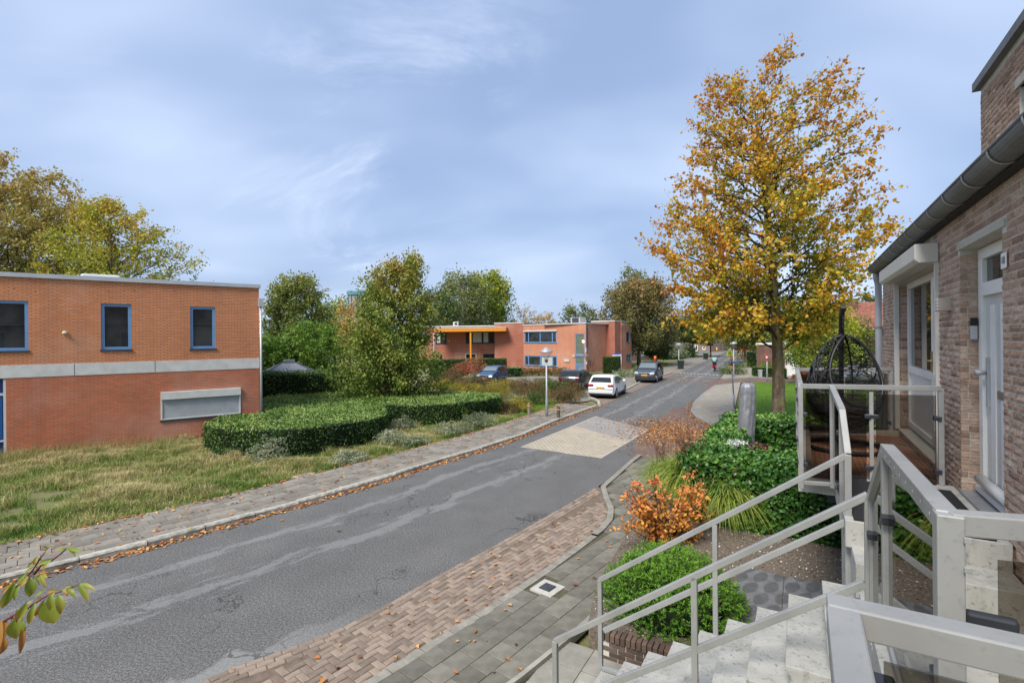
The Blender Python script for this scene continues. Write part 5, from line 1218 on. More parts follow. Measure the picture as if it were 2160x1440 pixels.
def rivets(t, a, b, n, off):
    m = MB()
    for k in range(n):
        p = hp(*a).lerp(hp(*b), (k + .5) / n) + off; m.lathe(p - Vector((0, 0, .004)), [(.006, -.004), (.009, 0), (.006, .008), (.002, .01)], 8)
    return m.build('rivets', M_RAIL, t)
ZR = 3.45
r1_ = rail_thing('balcony_railing', 'grey steel balcony railing with smoked glass panes around the hanging chair', tuple(hp(6.3, .6, 2.4)))
N0, N1, Fa, Fb = (6.12, -.01), (6.42, 1.20), (9.0, -.06), (9.62, 1.20)
def lerp2(a, b, t): return (a[0] + (b[0] - a[0]) * t, a[1] + (b[1] - a[1]) * t)
Nm, Lm, Fm = lerp2(N0, N1, .52), lerp2(N0, Fa, .5), lerp2(Fa, Fb, .5)
for p in (N0, N1, Fa, Fb): Hpost(r1_, *p, 2.36, ZR)
for p in (Nm, Lm, Fm): Hpost(r1_, *p, 2.40, ZR - .05, .036)
for a, b in ((N0, N1), (N0, Fa), (Fa, Fb)):
    Hb(r1_, 'top_rail', (*a, ZR), (*b, ZR), .05, .05); Hb(r1_, 'bottom_rail', (*a, 2.42), (*b, 2.42), .035, .04)
for a, b in ((N0, Nm), (Nm, N1), (N0, Lm), (Lm, Fa), (Fa, Fm), (Fm, Fb)):
    c, d = lerp2(a, b, .07), lerp2(a, b, .93); Hpane(r1_, [(*c, 2.48), (*d, 2.48), (*d, ZR - .07), (*c, ZR - .07)], [(*lerp2(a, b, .05), 3.15), (*lerp2(a, b, .05), 2.62), (*lerp2(a, b, .95), 3.15), (*lerp2(a, b, .95), 2.62)])
# neighbour's landing and far stair rail
r2_ = rail_thing('stair_railing', 'grey steel hand rail on the far side of the concrete steps', tuple(hp(5.0, -.8, .9)))
Hb(r2_, 'landing_rail', (6.12, .27, ZR), (5.30, .31, 3.32), .05, .05); Hb(r2_, 'sloping_rail', (5.30, .31, 3.32), (5.0, .33, 2.99), .05, .05)
AT0, AT1 = (5.0, -1.87, 1.41), (5.0, .33, 2.99)
Hb(r2_, 'hand_rail', AT0, AT1); Hb(r2_, 'middle_rail', (5.0, -1.83, .88), (5.0, .31, 2.42), .04, .05)
Hpost(r2_, 5.0, -1.87, .46, 1.41); Hpost(r2_, 5.0, -.72, 1.05, 2.21); Hpost(r2_, 5.0, .33, 1.75, 2.99, .05); Hpost(r2_, 6.12, .27, 2.40, ZR, .04); Hpost(r2_, 5.34, .305, 2.30, 3.32, .036)
Hb(r2_, 'foot_rail', (5.0, -1.87, .48), (5.0, -1.55, .48), .045, .04)
Hpane(r2_, [(6.06, .275, 2.5), (5.40, .30, 2.5), (5.40, .30, 3.27), (6.06, .275, 3.38)], [(5.40, .30, 3.1), (5.40, .30, 2.62)])
# near stair rail and the partition with smoked glass
r3_ = rail_thing('stair_railing', 'grey steel hand rail on the near side of the concrete steps', tuple(hp(3.95, -.8, .9)))
Hb(r3_, 'hand_rail', (3.95, -1.90, 1.31), (3.95, .37, 2.95)); Hb(r3_, 'middle_rail', (3.95, -1.88, .76), (3.95, .35, 2.37), .04, .05)
Hpost(r3_, 3.95, -1.90, .2, 1.31); Hpost(r3_, 3.95, -.72, .95, 2.16); Hpost(r3_, 3.95, .37, 1.75, 2.95)
r4_ = rail_thing('glazed_partition', 'grey steel partition with smoked glass beside the middle landing', tuple(hp(2.9, .35, 2.2)))
C0, C1, C2 = (3.95, .385, 2.93), (3.02, .36, 3.43), (1.80, .35, 3.475)
Hb(r4_, 'sloping_rail', (3.90, .385, 2.955), C1, .05, .055); Hb(r4_, 'top_rail', C1, C2, .055, .06); Hpost(r4_, 3.90, .385, 1.9, 2.94, .035); Hpost(r4_, 3.02, .36, 2.05, 3.42, .05); Hpost(r4_, 1.80, .35, 2.45, 3.50, .06)
Hb(r4_, 'bottom_rail', (3.90, .385, 2.03), (3.02, .36, 2.42), .03, .04); Hb(r4_, 'bottom_rail', (3.02, .36, 2.52), C2[:2] + (2.52,), .03, .04)
Hpane(r4_, [(3.84, .383, 2.10), (3.08, .362, 2.45), (3.08, .362, 3.34), (3.84, .383, 2.93)], [(3.86, .383, 2.72), (3.06, .362, 3.05), (3.06, .362, 2.55), (3.86, .383, 2.2)])
Hpane(r4_, [(2.96, .358, 2.56), (1.87, .350, 2.56), (1.87, .350, 3.42), (2.96, .358, 3.38)], [(2.98, .358, 3.1), (1.86, .35, 3.0), (1.86, .35, 2.66)])
Hb(r4_, 'cross_rail', C2, (2.02, 1.25, 3.475), .055, .06); Hpane(r4_, [(1.832, .46, 2.54), (2.01, 1.22, 2.54), (2.01, 1.22, 3.38), (1.832, .46, 3.38)], [])
cb_ = MB().obox(hp(1.80, .385, 3.15), UD * .03, WD * .11, ZD * .085).build('clip', M_CLIP, r4_, bevel=.01)
rv_ = MB()
for k in range(9):
    p = hp(*C1).lerp(hp(*C2), (k + .5) / 9); q = p - WD * .028
    rv_.obox(q - UD * .005 - ZD * .005, UD * .010, WD * -.003, ZD * .010)
for z in (3.44, 3.36): rv_.obox(hp(1.768, .375, z - .006) , UD * -.008, WD * .016, ZD * .016)
rv_.build('rivets', M_RAIL, r4_, bevel=.003)
# own balcony corner in front of the camera
r5_ = rail_thing('balcony_rail', 'thick grey steel corner rail of the nearest balcony', tuple(hp(1.1, .2, 2.5)))
Hb(r5_, 'top_rail', (1.16, .040, ZR), (1.16, .95, ZR), .055, .055); Hb(r5_, 'side_rail', (1.13, .066, ZR), (.55, .066, ZR), .055, .055); Hpost(r5_, 1.155, .072, 2.45, ZR - .03, .04)
Hpane(r5_, [(1.16, .13, 2.55), (1.16, .93, 2.55), (1.16, .93, ZR - .07), (1.16, .13, ZR - .07)], [(1.16, .12, 3.32)])

# ================================================================ HANGING EGG CHAIR
M_BLK = mat('black steel', (.014, .014, .016), (.02, .02, .022), 6, .45, .2); M_WICK = mat('black wicker', (.016, .016, .018), (.028, .028, .03), 20, .55)
cc = hp(8.15, .50, 0); zf = 2.435
eg = thing('hanging_chair', 'black wicker egg chair hanging from a curved steel stand on the balcony', 'chair', (cc.x, cc.y, zf))
rg = MB(); rg.tube([cc + Vector((.47 * math.cos(a), .47 * math.sin(a), zf + .03)) for a in np.linspace(0, 2 * math.pi, 33)], .028, 8, False); rg.build('base_ring', M_BLK, eg, True)
back = UD                                                     # the pole stands on the far side
stp = [cc + back * x + ZD * z for x, z in ((.46, zf + .03), (.50, zf + .4), (.50, zf + 1.0), (.44, zf + 1.5), (.30, zf + 1.83), (.12, zf + 1.93), (-.02, zf + 1.92))]
MB().tube(stp, [.034] * 6 + [.04], 10).build('stand_pole', M_BLK, eg, True); MB().tube([stp[-1] - back * .02 - WD * .03, stp[-1] - back * .02 + WD * .03], .042, 14).build('pole_cap', M_BLK, eg)
ch = MB(); tp = cc + ZD * (zf + 1.90)
for k in range(9): a = tp - ZD * (.03 * k); ch.tube([a + (WD if k % 2 else UD) * .010, a - ZD * .02 + (WD if k % 2 else UD) * .010, a - ZD * .036, a - ZD * .02 - (WD if k % 2 else UD) * .010, a - (WD if k % 2 else UD) * .010], .005, 5)
ch.build('chain', M_BLK, eg, True)
ez, eh, er = zf + .92, .64, .445; fwd = (-(cc.normalized()) + WD * .55).normalized(); sidev = fwd.cross(ZD).normalized()
def egg(th, ph, r=1.0):
    zz = -math.cos(th); rad = math.sin(th) * (1.0 - .24 * zz) * .97; return cc + ZD * (ez + zz * eh * r) + (fwd * math.cos(ph) + sidev * math.sin(ph)) * er * rad * r
def inopen(th, ph): return abs((ph + math.pi) % (2 * math.pi) - math.pi) < .92 and 1.15 < th < 2.95
rng = random.Random(4); wk = MB()
for k in range(430):
    th, ph = math.acos(1 - 2 * rng.random()), rng.random() * 2 * math.pi; d1 = rng.uniform(-1, 1); d2 = rng.uniform(-1.5, 1.5); pts = []
    ln_ = rng.uniform(.6, 1.5)
    for q in range(9):
        f = q / 8 * ln_; t_, p_ = th + d1 * f * .8, ph + d2 * f / max(.35, math.sin(min(max(th, .15), 3.0)))
        if t_ < .03 or t_ > 3.10 or inopen(t_, p_): break
        pts.append(egg(t_, p_, 1 + rng.uniform(-.004, .004)))
    if len(pts) > 2: wk.tube(pts, .0062, 4, False)
for k in range(2):
    t_ = .45 + k * .5; pts = [egg(t_, p_) for p_ in np.linspace(.95, 2 * math.pi - .95, 22)]; wk.tube(pts, .006, 4, False)
stuff(wk.build('wicker_shell', M_WICK, eg, True))
rm = MB(); op = []
for k in range(41):
    a = 2 * math.pi * k / 40; th = 2.02 + .93 * math.cos(a); ph = .93 * math.sin(a) * (1.0 if th < 2.6 else 1.0); op.append(egg(th, ph, 1.01))
rm.tube(op, .017, 8, False); rm.build('rim', M_BLK, eg, True)
for q in (2.4, 3.14, 3.9): MB().tube([egg(t, q, 1.005) for t in np.linspace(.05, 1.1 if q == 0 else 3.1, 14)], .011, 6, False).build('hoop', M_BLK, eg, True)
cu = MB(); cu.lathe(cc + ZD * (zf + .42), [(.10, -.02), (.30, .03), (.37, .10), (.36, .15), (.30, .19), (.1, .20)], 18); cu.build('cushion', mat('charcoal cushion', (.03, .03, .034), (.04, .04, .045), 12, .95), eg, True)

# the row goes on behind the camera (mirrored in the windows across the road)
tr_ = thing('terraced_house', 'brown brick houses of the same terrace continuing past the nearest balcony', 'house', M=frH.matrix(0))
M_TERR = brickmat('terrace brick', (.36, .25, .18), (.30, .20, .145), (.36, .33, .28), .22, .0625, .012, .9, .4, False, .2)
tw = MB(); hol = [(-3.2 - k * 6.2, -1.2 - k * 6.2, 3.2, 4.79) for k in range(4)] + [(-5.6 - k * 6.2, -4.5 - k * 6.2, 2.5, 4.79) for k in range(4)]
wall_holes(tw, frM, -28, .98, -.2, 5.25, hol, .16); tw.build('wall', M_TERR, tr_)
for h in hol: window(tr_, frM, *h, M_PVC, .09, .10, () if h[2] < 3 else (.5,), sill=h[2] > 3)
MB().quad(hp(-28, 1.20, 5.27), hp(.98, 1.20, 5.27), hp(.98, 5.0, 8.0), hp(-28, 5.0, 8.0)).build('roof', M_ROOF_D, tr_)
MB().tube([hp(-28, 1.22, 5.21), hp(.98, 1.22, 5.21)], .085, 10).build('gutter', M_GUT, tr_, True)
MB().obox(hp(-28, 1.92, 5.3), UD * 26, WD * 3, ZD * 1.75).build('dormer', M_TERR, tr_)

# ================================================================ FRONT GARDEN
ZG = .40
M_GRAV = mat('gravel bed', (.22, .18, .14), (.10, .08, .06), 30, .95, 0, .9)
gpts = [hp(u, w, ZG) for u, w in ((5.86, -2.35), (5.86, 1.3), (12.6, 1.3), (12.6, -2.1), (8.6, -2.75), (6.8, -2.6))]
sheet('garden_bed', [(p.x, p.y) for p in gpts], ZG, M_GRAV, 'gravelled front garden bed', .4)
q = polypts([(p.x, p.y) for p in gpts], 9000); q = q[(np.hypot(q[:, 0], q[:, 1]) < 10.5)]
M_PEB = leafmat('pebbles', [(0, (.10, .08, .06)), (.45, (.25, .2, .15)), (.8, (.45, .40, .33)), (1, (.65, .62, .56))], .5, .8, 0.0)
g_ = leafcloud('gravel', np.column_stack([q, ZG + .008 + .01 * RNG.random(len(q))]), .022, M_PEB, None, RNG, None, N=np.tile((0, 0, 1.), (len(q), 1)), nb=.6, asp=.9, fold=.35, svar=.5); stuff(g_); g_['label'] = 'brown and white gravel in the front garden'; g_['category'] = 'gravel'
# patterned dark tiles
def pattiles():
    t = NT('patterned tile'); co = t.coord(); sp = t.n('ShaderNodeSeparateXYZ'); t.l(t.mapping(co, (3.35, 3.35, 3.35)), sp.inputs[0])
    def petal(a, b):
        x = t.math('SUBTRACT', t.math('FRACT', t.math('ADD', a, b)), .5); return t.math('ABSOLUTE', x)
    u, v = sp.outputs[0], sp.outputs[1]; a = t.math('SUBTRACT', t.math('FRACT', u), .5); b = t.math('SUBTRACT', t.math('FRACT', v), .5)
    d1 = t.math('SQRT', t.math('ADD', t.math('POWER', t.math('SUBTRACT', a, .5), 2.0), t.math('POWER', t.math('SUBTRACT', b, -.5), 2.0)))
    d2 = t.math('SQRT', t.math('ADD', t.math('POWER', t.math('SUBTRACT', a, -.5), 2.0), t.math('POWER', t.math('SUBTRACT', b, .5), 2.0)))
    leaf = t.math('MULTIPLY', t.step(d1, 1.02, .98), t.step(d2, 1.02, .98)); n = t.noise(co, 6, 5)
    c = t.mix(t.math('MULTIPLY', leaf, .65), t.ramp(n, [(.3, (.12, .12, .122)), (.7, (.19, .19, .19))]), t.ramp(n, [(.3, (.055, .055, .058)), (.7, (.085, .085, .09))]))
    return t.done(t.bsdf(c, .45, 0, t.bump(n, .1, .004)))
M_PAT = pattiles()
terr = thing('garden_terrace', 'dark patterned square paving tiles in the gravel beside the steps', 'paving', tuple(hp(7, -.4, ZG)))
for i in range(3):
    for j in range(4):
        if (i, j) in ((2, 0),): continue
        MB().obox(hp(6.55 + i * .605, -1.45 + j * .605, ZG + .0), UD * .598, WD * .598, ZD * .028).build('paving_tile', M_PAT, terr, bevel=.003)
# bottom slabs at the foot of the steps and the low brick wall
sl_ = stru(MB().obox(hp(4.0, -2.75, -.05), UD * 1.85, WD * .95, ZD * .10).build('paving', M_TILE_BASE), 'concrete slabs at the foot of the steps'); MW[sl_] = Matrix.Identity(4)
M_OLDS = mat('old slab', (.33, .31, .26), (.24, .225, .19), 5, .92, 0, .6, .12)
for i in range(4):
    for j in range(2): MB().obox(hp(4.02 + i * .46, -2.73 + j * .47, .03), UD * .45, WD * .46, ZD * (.045 + random.uniform(-.008, .008))).build('slab', M_OLDS, sl_, bevel=.006)
ed = MB(); pts = [G(x, y, .05) for x, y in ((930, 1560), (1096, 1439), (1162, 1385), (1211, 1344), (1289, 1270))]
for p, q in zip(pts[:-1], pts[1:]): ed.bar(p + Vector((0, 0, .02)), q + Vector((0, 0, .02)), .06, .12)
stru(ed.build('kerb', M_OLDS), 'thin concrete edging between pavement and front garden')
M_OLDB = mat('mossy old brick', (.155, .095, .07), (.085, .075, .06), 7, .92, 0, .7, .25)
lw_ = thing('garden_wall', 'low old brown brick wall topped with upright bricks below the yew', 'wall', tuple(hp(5.8, -1.6, .0)))
MB().obox(hp(5.745, -2.15, .0), UD * .10, WD * 1.5, ZD * .30).build('mortar_core', M_MORTAR, lw_)
for r in range(4):
    for k in range(7):
        MB().obox(hp(5.735, -2.14 + k * .212 + (.1 if r % 2 else 0), .06 + r * .062), UD * .12, WD * .202, ZD * .053).build('brick', M_OLDB, lw_, bevel=.005)
for k in range(24): MB().obox(hp(5.72 + random.uniform(-.005, .005), -2.15 + k * .064, .305), UD * .2, WD * .056, ZD * (.10 + random.uniform(-.006, .006))).build('capping_brick', M_OLDB, lw_, bevel=.008)
# timber posts
M_WOOD = mat('grey weathered timber', (.25, .215, .17), (.16, .14, .11), 5, .92, 0, .6)
for px, py, s, h, lab in ((1392, 1148, .30, .62, 'broad weathered timber post behind the orange bush'), (1478, 1045, .17, .85, 'weathered timber post with pale cap beside the ivy hedge')):
    c = G(px, py, .3); t_ = thing('timber_post', lab, 'post', tuple(c)); n = 3
    for k in range(n): MB().obox(c + Vector((-s / 2 + k * s / n, -.07, -.3)), Vector((s / n - .006, 0, 0)), Vector((0, .14, 0)), Vector((0, 0, h + .3 + random.uniform(-.02, .02)))).build('plank', M_WOOD, t_, bevel=.006)
    if s < .2: MB().box(c + Vector((0, 0, h + .02)), (s + .03, .17, .03)).build('cap', M_ALU, t_)

M_STEM = mat('dark twigs', (.09, .065, .05), (.06, .045, .035), 9, .9)
def barkmat():
    t = NT('mottled bark'); co = t.n('ShaderNodeNewGeometry').outputs['Position']; a = t.noise(t.mapping(co, (1, 1, .35)), 5, 6, .7); b = t.noise(t.mapping(co, (1, 1, .3)), 26, 4, .7); g = t.noise(co, 1.8, 4)
    c = t.ramp(a, [(.32, (.055, .042, .03)), (.5, (.15, .115, .075)), (.68, (.27, .225, .16))]); c = t.mix(t.math('MULTIPLY', t.step(g, .45, .65), .65), c, (.17, .165, .045)); c = t.mix(t.math('MULTIPLY', t.step(b, .55, .7), .5), c, (.04, .03, .022))
    return t.done(t.bsdf(c, .95, 0, t.bump(b, .9, .03), Specular_IOR_Level=.15))
M_BARK = barkmat()
# yew mound
M_YEW = leafmat('yew needles', [(0, (.016, .05, .008)), (.4, (.05, .14, .014)), (.75, (.13, .29, .022)), (1, (.21, .40, .04))], .35, .5, .15)
yc = hp(6.75, -1.52, ZG); rngy = np.random.default_rng(5); yw = thing('yew_bush', 'spreading bright green yew bush behind the low brick wall', 'bush', tuple(yc)); P, D, T = [], [], []
tb = Tubes()
for i in range(720):
    a = i * 2.39996; r = math.sqrt((i + .5) / 720) * 1.06; x, y = math.cos(a) * r * .96, math.sin(a) * r * .92; hz = .66 * (1 - .78 * r ** 3) + rngy.uniform(-.07, .09)
    tip = np.array(yc) + np.array(UD) * y + np.array(WD) * x + np.array((0, 0, max(.05, hz))); d = np.array(UD) * y + np.array(WD) * x + np.array((0, 0, .45 + .3 * rngy.random())) + rngy.normal(size=3) * .25; d /= np.linalg.norm(d)
    L = rngy.uniform(.16, .30); base = tip - d * L; tb.add(np.array([base - d * .12, base, tip]), .006, .002, 3)
    for k in range(3):
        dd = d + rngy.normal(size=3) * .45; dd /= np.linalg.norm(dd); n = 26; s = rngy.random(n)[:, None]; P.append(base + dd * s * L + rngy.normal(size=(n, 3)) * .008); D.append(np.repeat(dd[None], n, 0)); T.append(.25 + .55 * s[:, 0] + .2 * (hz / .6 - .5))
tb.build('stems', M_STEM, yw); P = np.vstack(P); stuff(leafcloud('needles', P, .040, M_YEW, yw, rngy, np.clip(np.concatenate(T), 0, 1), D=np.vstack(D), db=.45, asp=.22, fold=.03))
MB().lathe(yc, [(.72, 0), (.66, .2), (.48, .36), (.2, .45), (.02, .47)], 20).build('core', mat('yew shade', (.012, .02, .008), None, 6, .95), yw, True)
# orange bush
M_AMEL = leafmat('orange leaves', [(0, (.68, .17, .09)), (.35, (.78, .26, .10)), (.7, (.80, .36, .08)), (1, (.78, .46, .08))], .5, .55, .35)
oc = G(1405, 1158, ZG - .1); ob = thing('serviceberry_bush', 'small bush with thin dark stems and glowing orange autumn leaves', 'bush', tuple(oc)); rngo = np.random.default_rng(9); tb = Tubes(); P, T = [], []
def opt(px, py, Y): return np.array(AT(px, py, Y))
for i in range(44):
    px = rngo.uniform(1300, 1510); py = rngo.uniform(975, 1130) if 1340 < px < 1480 else rngo.uniform(995, 1100)
    Y = oc.y + rngo.uniform(-.55, .55); e = opt(px, py, Y); b0 = np.array(oc) + rngo.normal(size=3) * np.array([.05, .05, 0]); m = b0 * .45 + e * .55 + np.array([0, 0, -.05]); pp = bez(b0, m, e, 8); tb.add(pp, .011, .0025, 5)
    for k in range(11):
        q = rngo.uniform(.45, 1); p = pp[min(7, int(q * 7))]; d = unit(1, rngo)[0]; d[2] *= .5; e2 = p + d * rngo.uniform(.10, .30); tb.add(np.array([p, (p + e2) / 2 + rngo.normal(size=3) * .01, e2]), .0035, .0015, 3)
        n = rngo.integers(4, 8); s = rngo.random(n)[:, None]; P.append(p + (e2 - p) * s + rngo.normal(size=(n, 3)) * .025); T.append(np.full(n, .25 + .5 * (1 - np.clip((p[2] - 1.0) / .9, 0, 1)) + rngo.normal() * .12))
tb.build('stems', M_STEM, ob); P = np.vstack(P); stuff(leafcloud('leaves', P, .068, M_AMEL, ob, rngo, np.clip(np.concatenate(T), 0, 1), asp=.58, hexa=True, fold=.10, svar=.3, N=np.tile((-.1, -.5, .8), (len(P), 1)), nb=.3))
# ornamental grass with plumes
M_MISC = leafmat('grass clump', [(0, (.08, .14, .018)), (.4, (.21, .31, .035)), (.75, (.38, .46, .07)), (1, (.54, .49, .18))], .35, .6, .3)
M_PLUME = leafmat('grass plume', [(0, (.16, .07, .05)), (.5, (.28, .15, .10)), (1, (.42, .28, .18))], .5, .8, .2)
rngg = np.random.default_rng(21)
def arch_grass(name, label, c, n, L, m, spread, leanv=(0, 0), plumes=0, Lp=1.3):
    t = thing(name, label, 'ornamental grass', tuple(c)); c = np.array(c); V, T, tn = [], [], []
    for i in range(n):
        a = rngg.random() * 2 * math.pi; d = np.array([math.cos(a) + leanv[0], math.sin(a) + leanv[1], 0]); l = L * rngg.uniform(.55, 1.1); s = spread * rngg.uniform(.2, 1.0); b = c + np.array([rngg.normal() * .09, rngg.normal() * .09, 0])
        pp = bez(b, b + np.array([0, 0, l]) + d * l * s * .35, b + d * l * s + np.array([0, 0, l * (1.05 - s * 1.0)]), 6); sv = np.cross(d + 1e-3, (0, 0, 1)); sv = sv / (np.linalg.norm(sv) + 1e-9) * .0065; k0 = len(V) * 12
        w = np.array([1, 1, .95, .8, .5, .08])[:, None]; V.append(np.stack([pp - sv * w, pp + sv * w], 1).reshape(-1, 3))
        for q in range(5): o = k0 + q * 2; T += [(o, o + 1, o + 3), (o, o + 3, o + 2)]
        tn.append(np.repeat(rngg.random(), 12))
    stuff(np_mesh('blades', np.vstack(V), np.array(T), m, t, np.concatenate(tn)))
    if plumes:
        tb = Tubes(); P, D = [], []
        for i in range(plumes):
            d = np.array([leanv[0] * 1.0 + rngg.normal() * .35, leanv[1] + rngg.normal() * .3, 0]); l = Lp * rngg.uniform(.8, 1.1); b = c + np.array([rngg.normal() * .07, rngg.normal() * .07, 0]); pp = bez(b, b + np.array([0, 0, l * .8]), b + d * .55 + np.array([0, 0, l]), 7); tb.add(pp, .0035, .002, 3)
            nn = 60; s = .62 + .38 * rngg.random(nn); f = s * 6; k = np.minimum(f.astype(int), 5); p = pp[k] + (pp[k + 1] - pp[k]) * (f - k)[:, None]; P.append(p + rngg.normal(size=(nn, 3)) * .014); D.append(np.repeat((pp[6] - pp[5])[None], nn, 0) * 8)
        tb.build('stalks', M_PLUME, t); P = np.vstack(P); stuff(leafcloud('plumes', P, .06, M_PLUME, t, rngg, None, D=np.vstack(D), db=.7, asp=.13, fold=.02))
    return t
arch_grass('feather_grass', 'tall ornamental grass with reddish brown plumes behind the orange bush', G(1452, 1075, ZG), 2400, 1.35, M_MISC, .75, (-.1, 0), 26, 1.65)
arch_grass('feather_grass', 'green arching ornamental grass against the ivy hedge', G(1530, 1102, ZG), 1500, 1.15, M_MISC, .95, (.05, -.1), 12, 1.2)
arch_grass('feather_grass', 'smaller pale grass tuft with upright plumes beside the road kerb', G(1402, 1040, .2), 1100, 1.0, M_MISC, .9, (-.2, .1), 20, 1.3)

# ================================================================ HEDGES
M_IVY = leafmat('ivy leaves', [(0, (.014, .046, .012)), (.4, (.042, .12, .02)), (.75, (.11, .24, .04)), (1, (.24, .36, .08))], .4, .35, .15)
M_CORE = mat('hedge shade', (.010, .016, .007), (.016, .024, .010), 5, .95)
M_HEDGE = leafmat('laurel leaves', [(0, (.016, .046, .008)), (.35, (.048, .12, .017)), (.7, (.16, .27, .048)), (1, (.32, .43, .11))], .45, .4, .15)
def HP2(*uw): return [hp(u, w, 0) for u, w in uw]
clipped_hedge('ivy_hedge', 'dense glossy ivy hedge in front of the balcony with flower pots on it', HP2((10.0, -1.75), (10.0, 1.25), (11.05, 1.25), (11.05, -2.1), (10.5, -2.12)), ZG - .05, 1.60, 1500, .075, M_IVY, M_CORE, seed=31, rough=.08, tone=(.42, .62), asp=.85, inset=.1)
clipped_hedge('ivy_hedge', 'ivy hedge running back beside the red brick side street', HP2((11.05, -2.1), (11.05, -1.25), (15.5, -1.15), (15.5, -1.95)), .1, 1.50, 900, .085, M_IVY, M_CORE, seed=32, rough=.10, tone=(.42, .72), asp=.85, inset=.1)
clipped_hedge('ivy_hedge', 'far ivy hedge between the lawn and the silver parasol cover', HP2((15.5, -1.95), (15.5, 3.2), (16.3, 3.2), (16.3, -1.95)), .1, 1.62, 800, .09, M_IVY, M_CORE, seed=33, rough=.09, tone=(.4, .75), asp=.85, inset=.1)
hp_pts = [G(x, y, .95) for x, y in ((429, 894), (450, 902), (481, 905), (560, 908), (627, 906), (724, 893), (790, 883), (811, 876), (817, 868), (806, 853), (853, 855), (951, 852), (1020, 844), (1057, 836), (1054, 828), (918, 825), (756, 824), (640, 827), (560, 836))]
hp_pts += [frL.P(LB + .05, 0, -1.5), frL.P(LB + .15, 0, .9), frL.P(LB - .6, 0, .55), frL.P(LB - 1.5, 0, .6)]
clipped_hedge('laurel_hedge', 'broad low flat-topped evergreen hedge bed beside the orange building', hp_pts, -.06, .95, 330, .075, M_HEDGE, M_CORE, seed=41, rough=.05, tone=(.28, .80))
th = [AT(x, 800, Y) for x, Y in ((540, 27.0), (700, 27.8), (700, 29.3), (540, 29))]
clipped_hedge('beech_hedge', 'tall dark green hedge behind the flat hedge, in front of the gazebo', [(p.x, p.y) for p in th], 0, 2.05, 260, .10, M_HEDGE, M_CORE, seed=42, rough=.14, tone=(.30, .45))
th = [AT(x, 800, Y) for x, Y in ((700, 29.4), (800, 30.2), (800, 31.2), (700, 30.6))]
clipped_hedge('beech_hedge', 'lower dark hedge continuing behind the maple', [(p.x, p.y) for p in th], 0, 1.75, 200, .10, M_HEDGE, M_CORE, seed=43, rough=.1, tone=(.25, .5))
M_CONI = leafmat('cypress hedge', [(0, (.022, .05, .010)), (.5, (.06, .10, .018)), (1, (.13, .17, .03))], .4, .6, .15)
ca, cb2 = AT(905, 780, 52), AT(1067, 780, 53.5); zt_ = AT(1000, 757.5, 53).z
dpt = Vector((.05, 1.2, 0)); clipped_hedge('cypress_hedge', 'long straight clipped conifer hedge before the canopy house', [ca, cb2, cb2 + dpt, ca + dpt], 0, zt_, 120, .12, M_CONI, mat('conifer shade', (.02, .035, .010), None, 5, .95), seed=44, rough=.05, tone=(.45, .8))
a0, a1_ = AT(1272, 780, 53.0), AT(1305, 780, 53.5); clipped_hedge('cypress_hedge', 'tall square clipped conifer hedge at the corner of the salmon house', [a0, a1_, a1_ + Vector((.6, 1.6, 0)), a0 + Vector((.4, 1.5, 0))], 0, AT(1288, 753, 53.2).z, 120, .12, M_CONI, mat('conifer shade', (.02, .035, .010)), seed=45, rough=.05, tone=(.4, .8))
a0, a1_ = AT(1060, 780, 49), AT(1100, 780, 50); clipped_hedge('box_hedge', 'small rounded green hedge behind the blue hatchback', [a0, a1_, a1_ + Vector((0, 1.2, 0)), a0 + Vector((0, 1.2, 0))], 0, AT(1080, 776, 49.5).z, 120, .11, M_HEDGE, M_CORE, seed=46, tone=(.45, .85))
a0, a1_ = AT(1590, 780, 47), AT(1660, 780, 44.5); clipped_hedge('box_hedge', 'small clipped hedge in front of the brick annex', [a0, a1_, a1_ + Vector((.3, 1.0, 0)), a0 + Vector((.3, 1.0, 0))], 0, .95, 110, .11, M_HEDGE, M_CORE, seed=47, tone=(.4, .7))
a0, a1_ = AT(1585, 780, 60), AT(1596, 780, 58); clipped_hedge('cypress_hedge', 'dark column of clipped conifer at the end of the annex', [a0, a1_, a1_ + Vector((.6, 2.0, 0)), a0 + Vector((.4, 2.0, 0))], 0, AT(1590, 743, 59).z, 110, .13, M_CONI, M_CORE, seed=48, tone=(.2, .4))
a0, a1_ = AT(1404, 765, 84), AT(1466, 765, 92); clipped_hedge('garden_hedge', 'dark garden hedge beside the far pavement', [a0, a1_, a1_ + Vector((0, 1.5, 0)), a0 + Vector((0, 1.5, 0))], 0, AT(1435, 745, 88).z, 60, .2, M_HEDGE, M_CORE, seed=49, tone=(.2, .4), rough=.1)

# ================================================================ SHRUBS
M_VARI = leafmat('variegated leaves', [(0, (.09, .12, .06)), (.4, (.20, .24, .13)), (.75, (.36, .39, .24)), (1, (.52, .52, .34))], .5, .55, .2)
M_BRN = leafmat('russet shrub', [(0, (.05, .045, .018)), (.35, (.11, .095, .03)), (.65, (.19, .125, .05)), (1, (.28, .16, .065))], .5, .7, .2)
M_YEL = leafmat('yellow shrub', [(0, (.14, .13, .02)), (.4, (.28, .24, .03)), (.75, (.42, .32, .04)), (1, (.52, .38, .06))], .4, .6, .25)
M_REDS = leafmat('red shrub', [(0, (.12, .035, .02)), (.4, (.30, .07, .035)), (.75, (.42, .14, .06)), (1, (.52, .33, .18))], .5, .6, .25)
M_GRN = leafmat('mid green shrub', [(0, (.03, .06, .012)), (.4, (.075, .13, .025)), (.75, (.15, .21, .045)), (1, (.26, .28, .07))], .4, .55, .2)
M_BRIGHT = leafmat('bright green leaves', [(0, (.05, .11, .012)), (.4, (.11, .21, .025)), (.75, (.20, .32, .045)), (1, (.32, .40, .08))], .4, .5, .35)
gV = 'pale shrubs along the pavement'
vi = 0
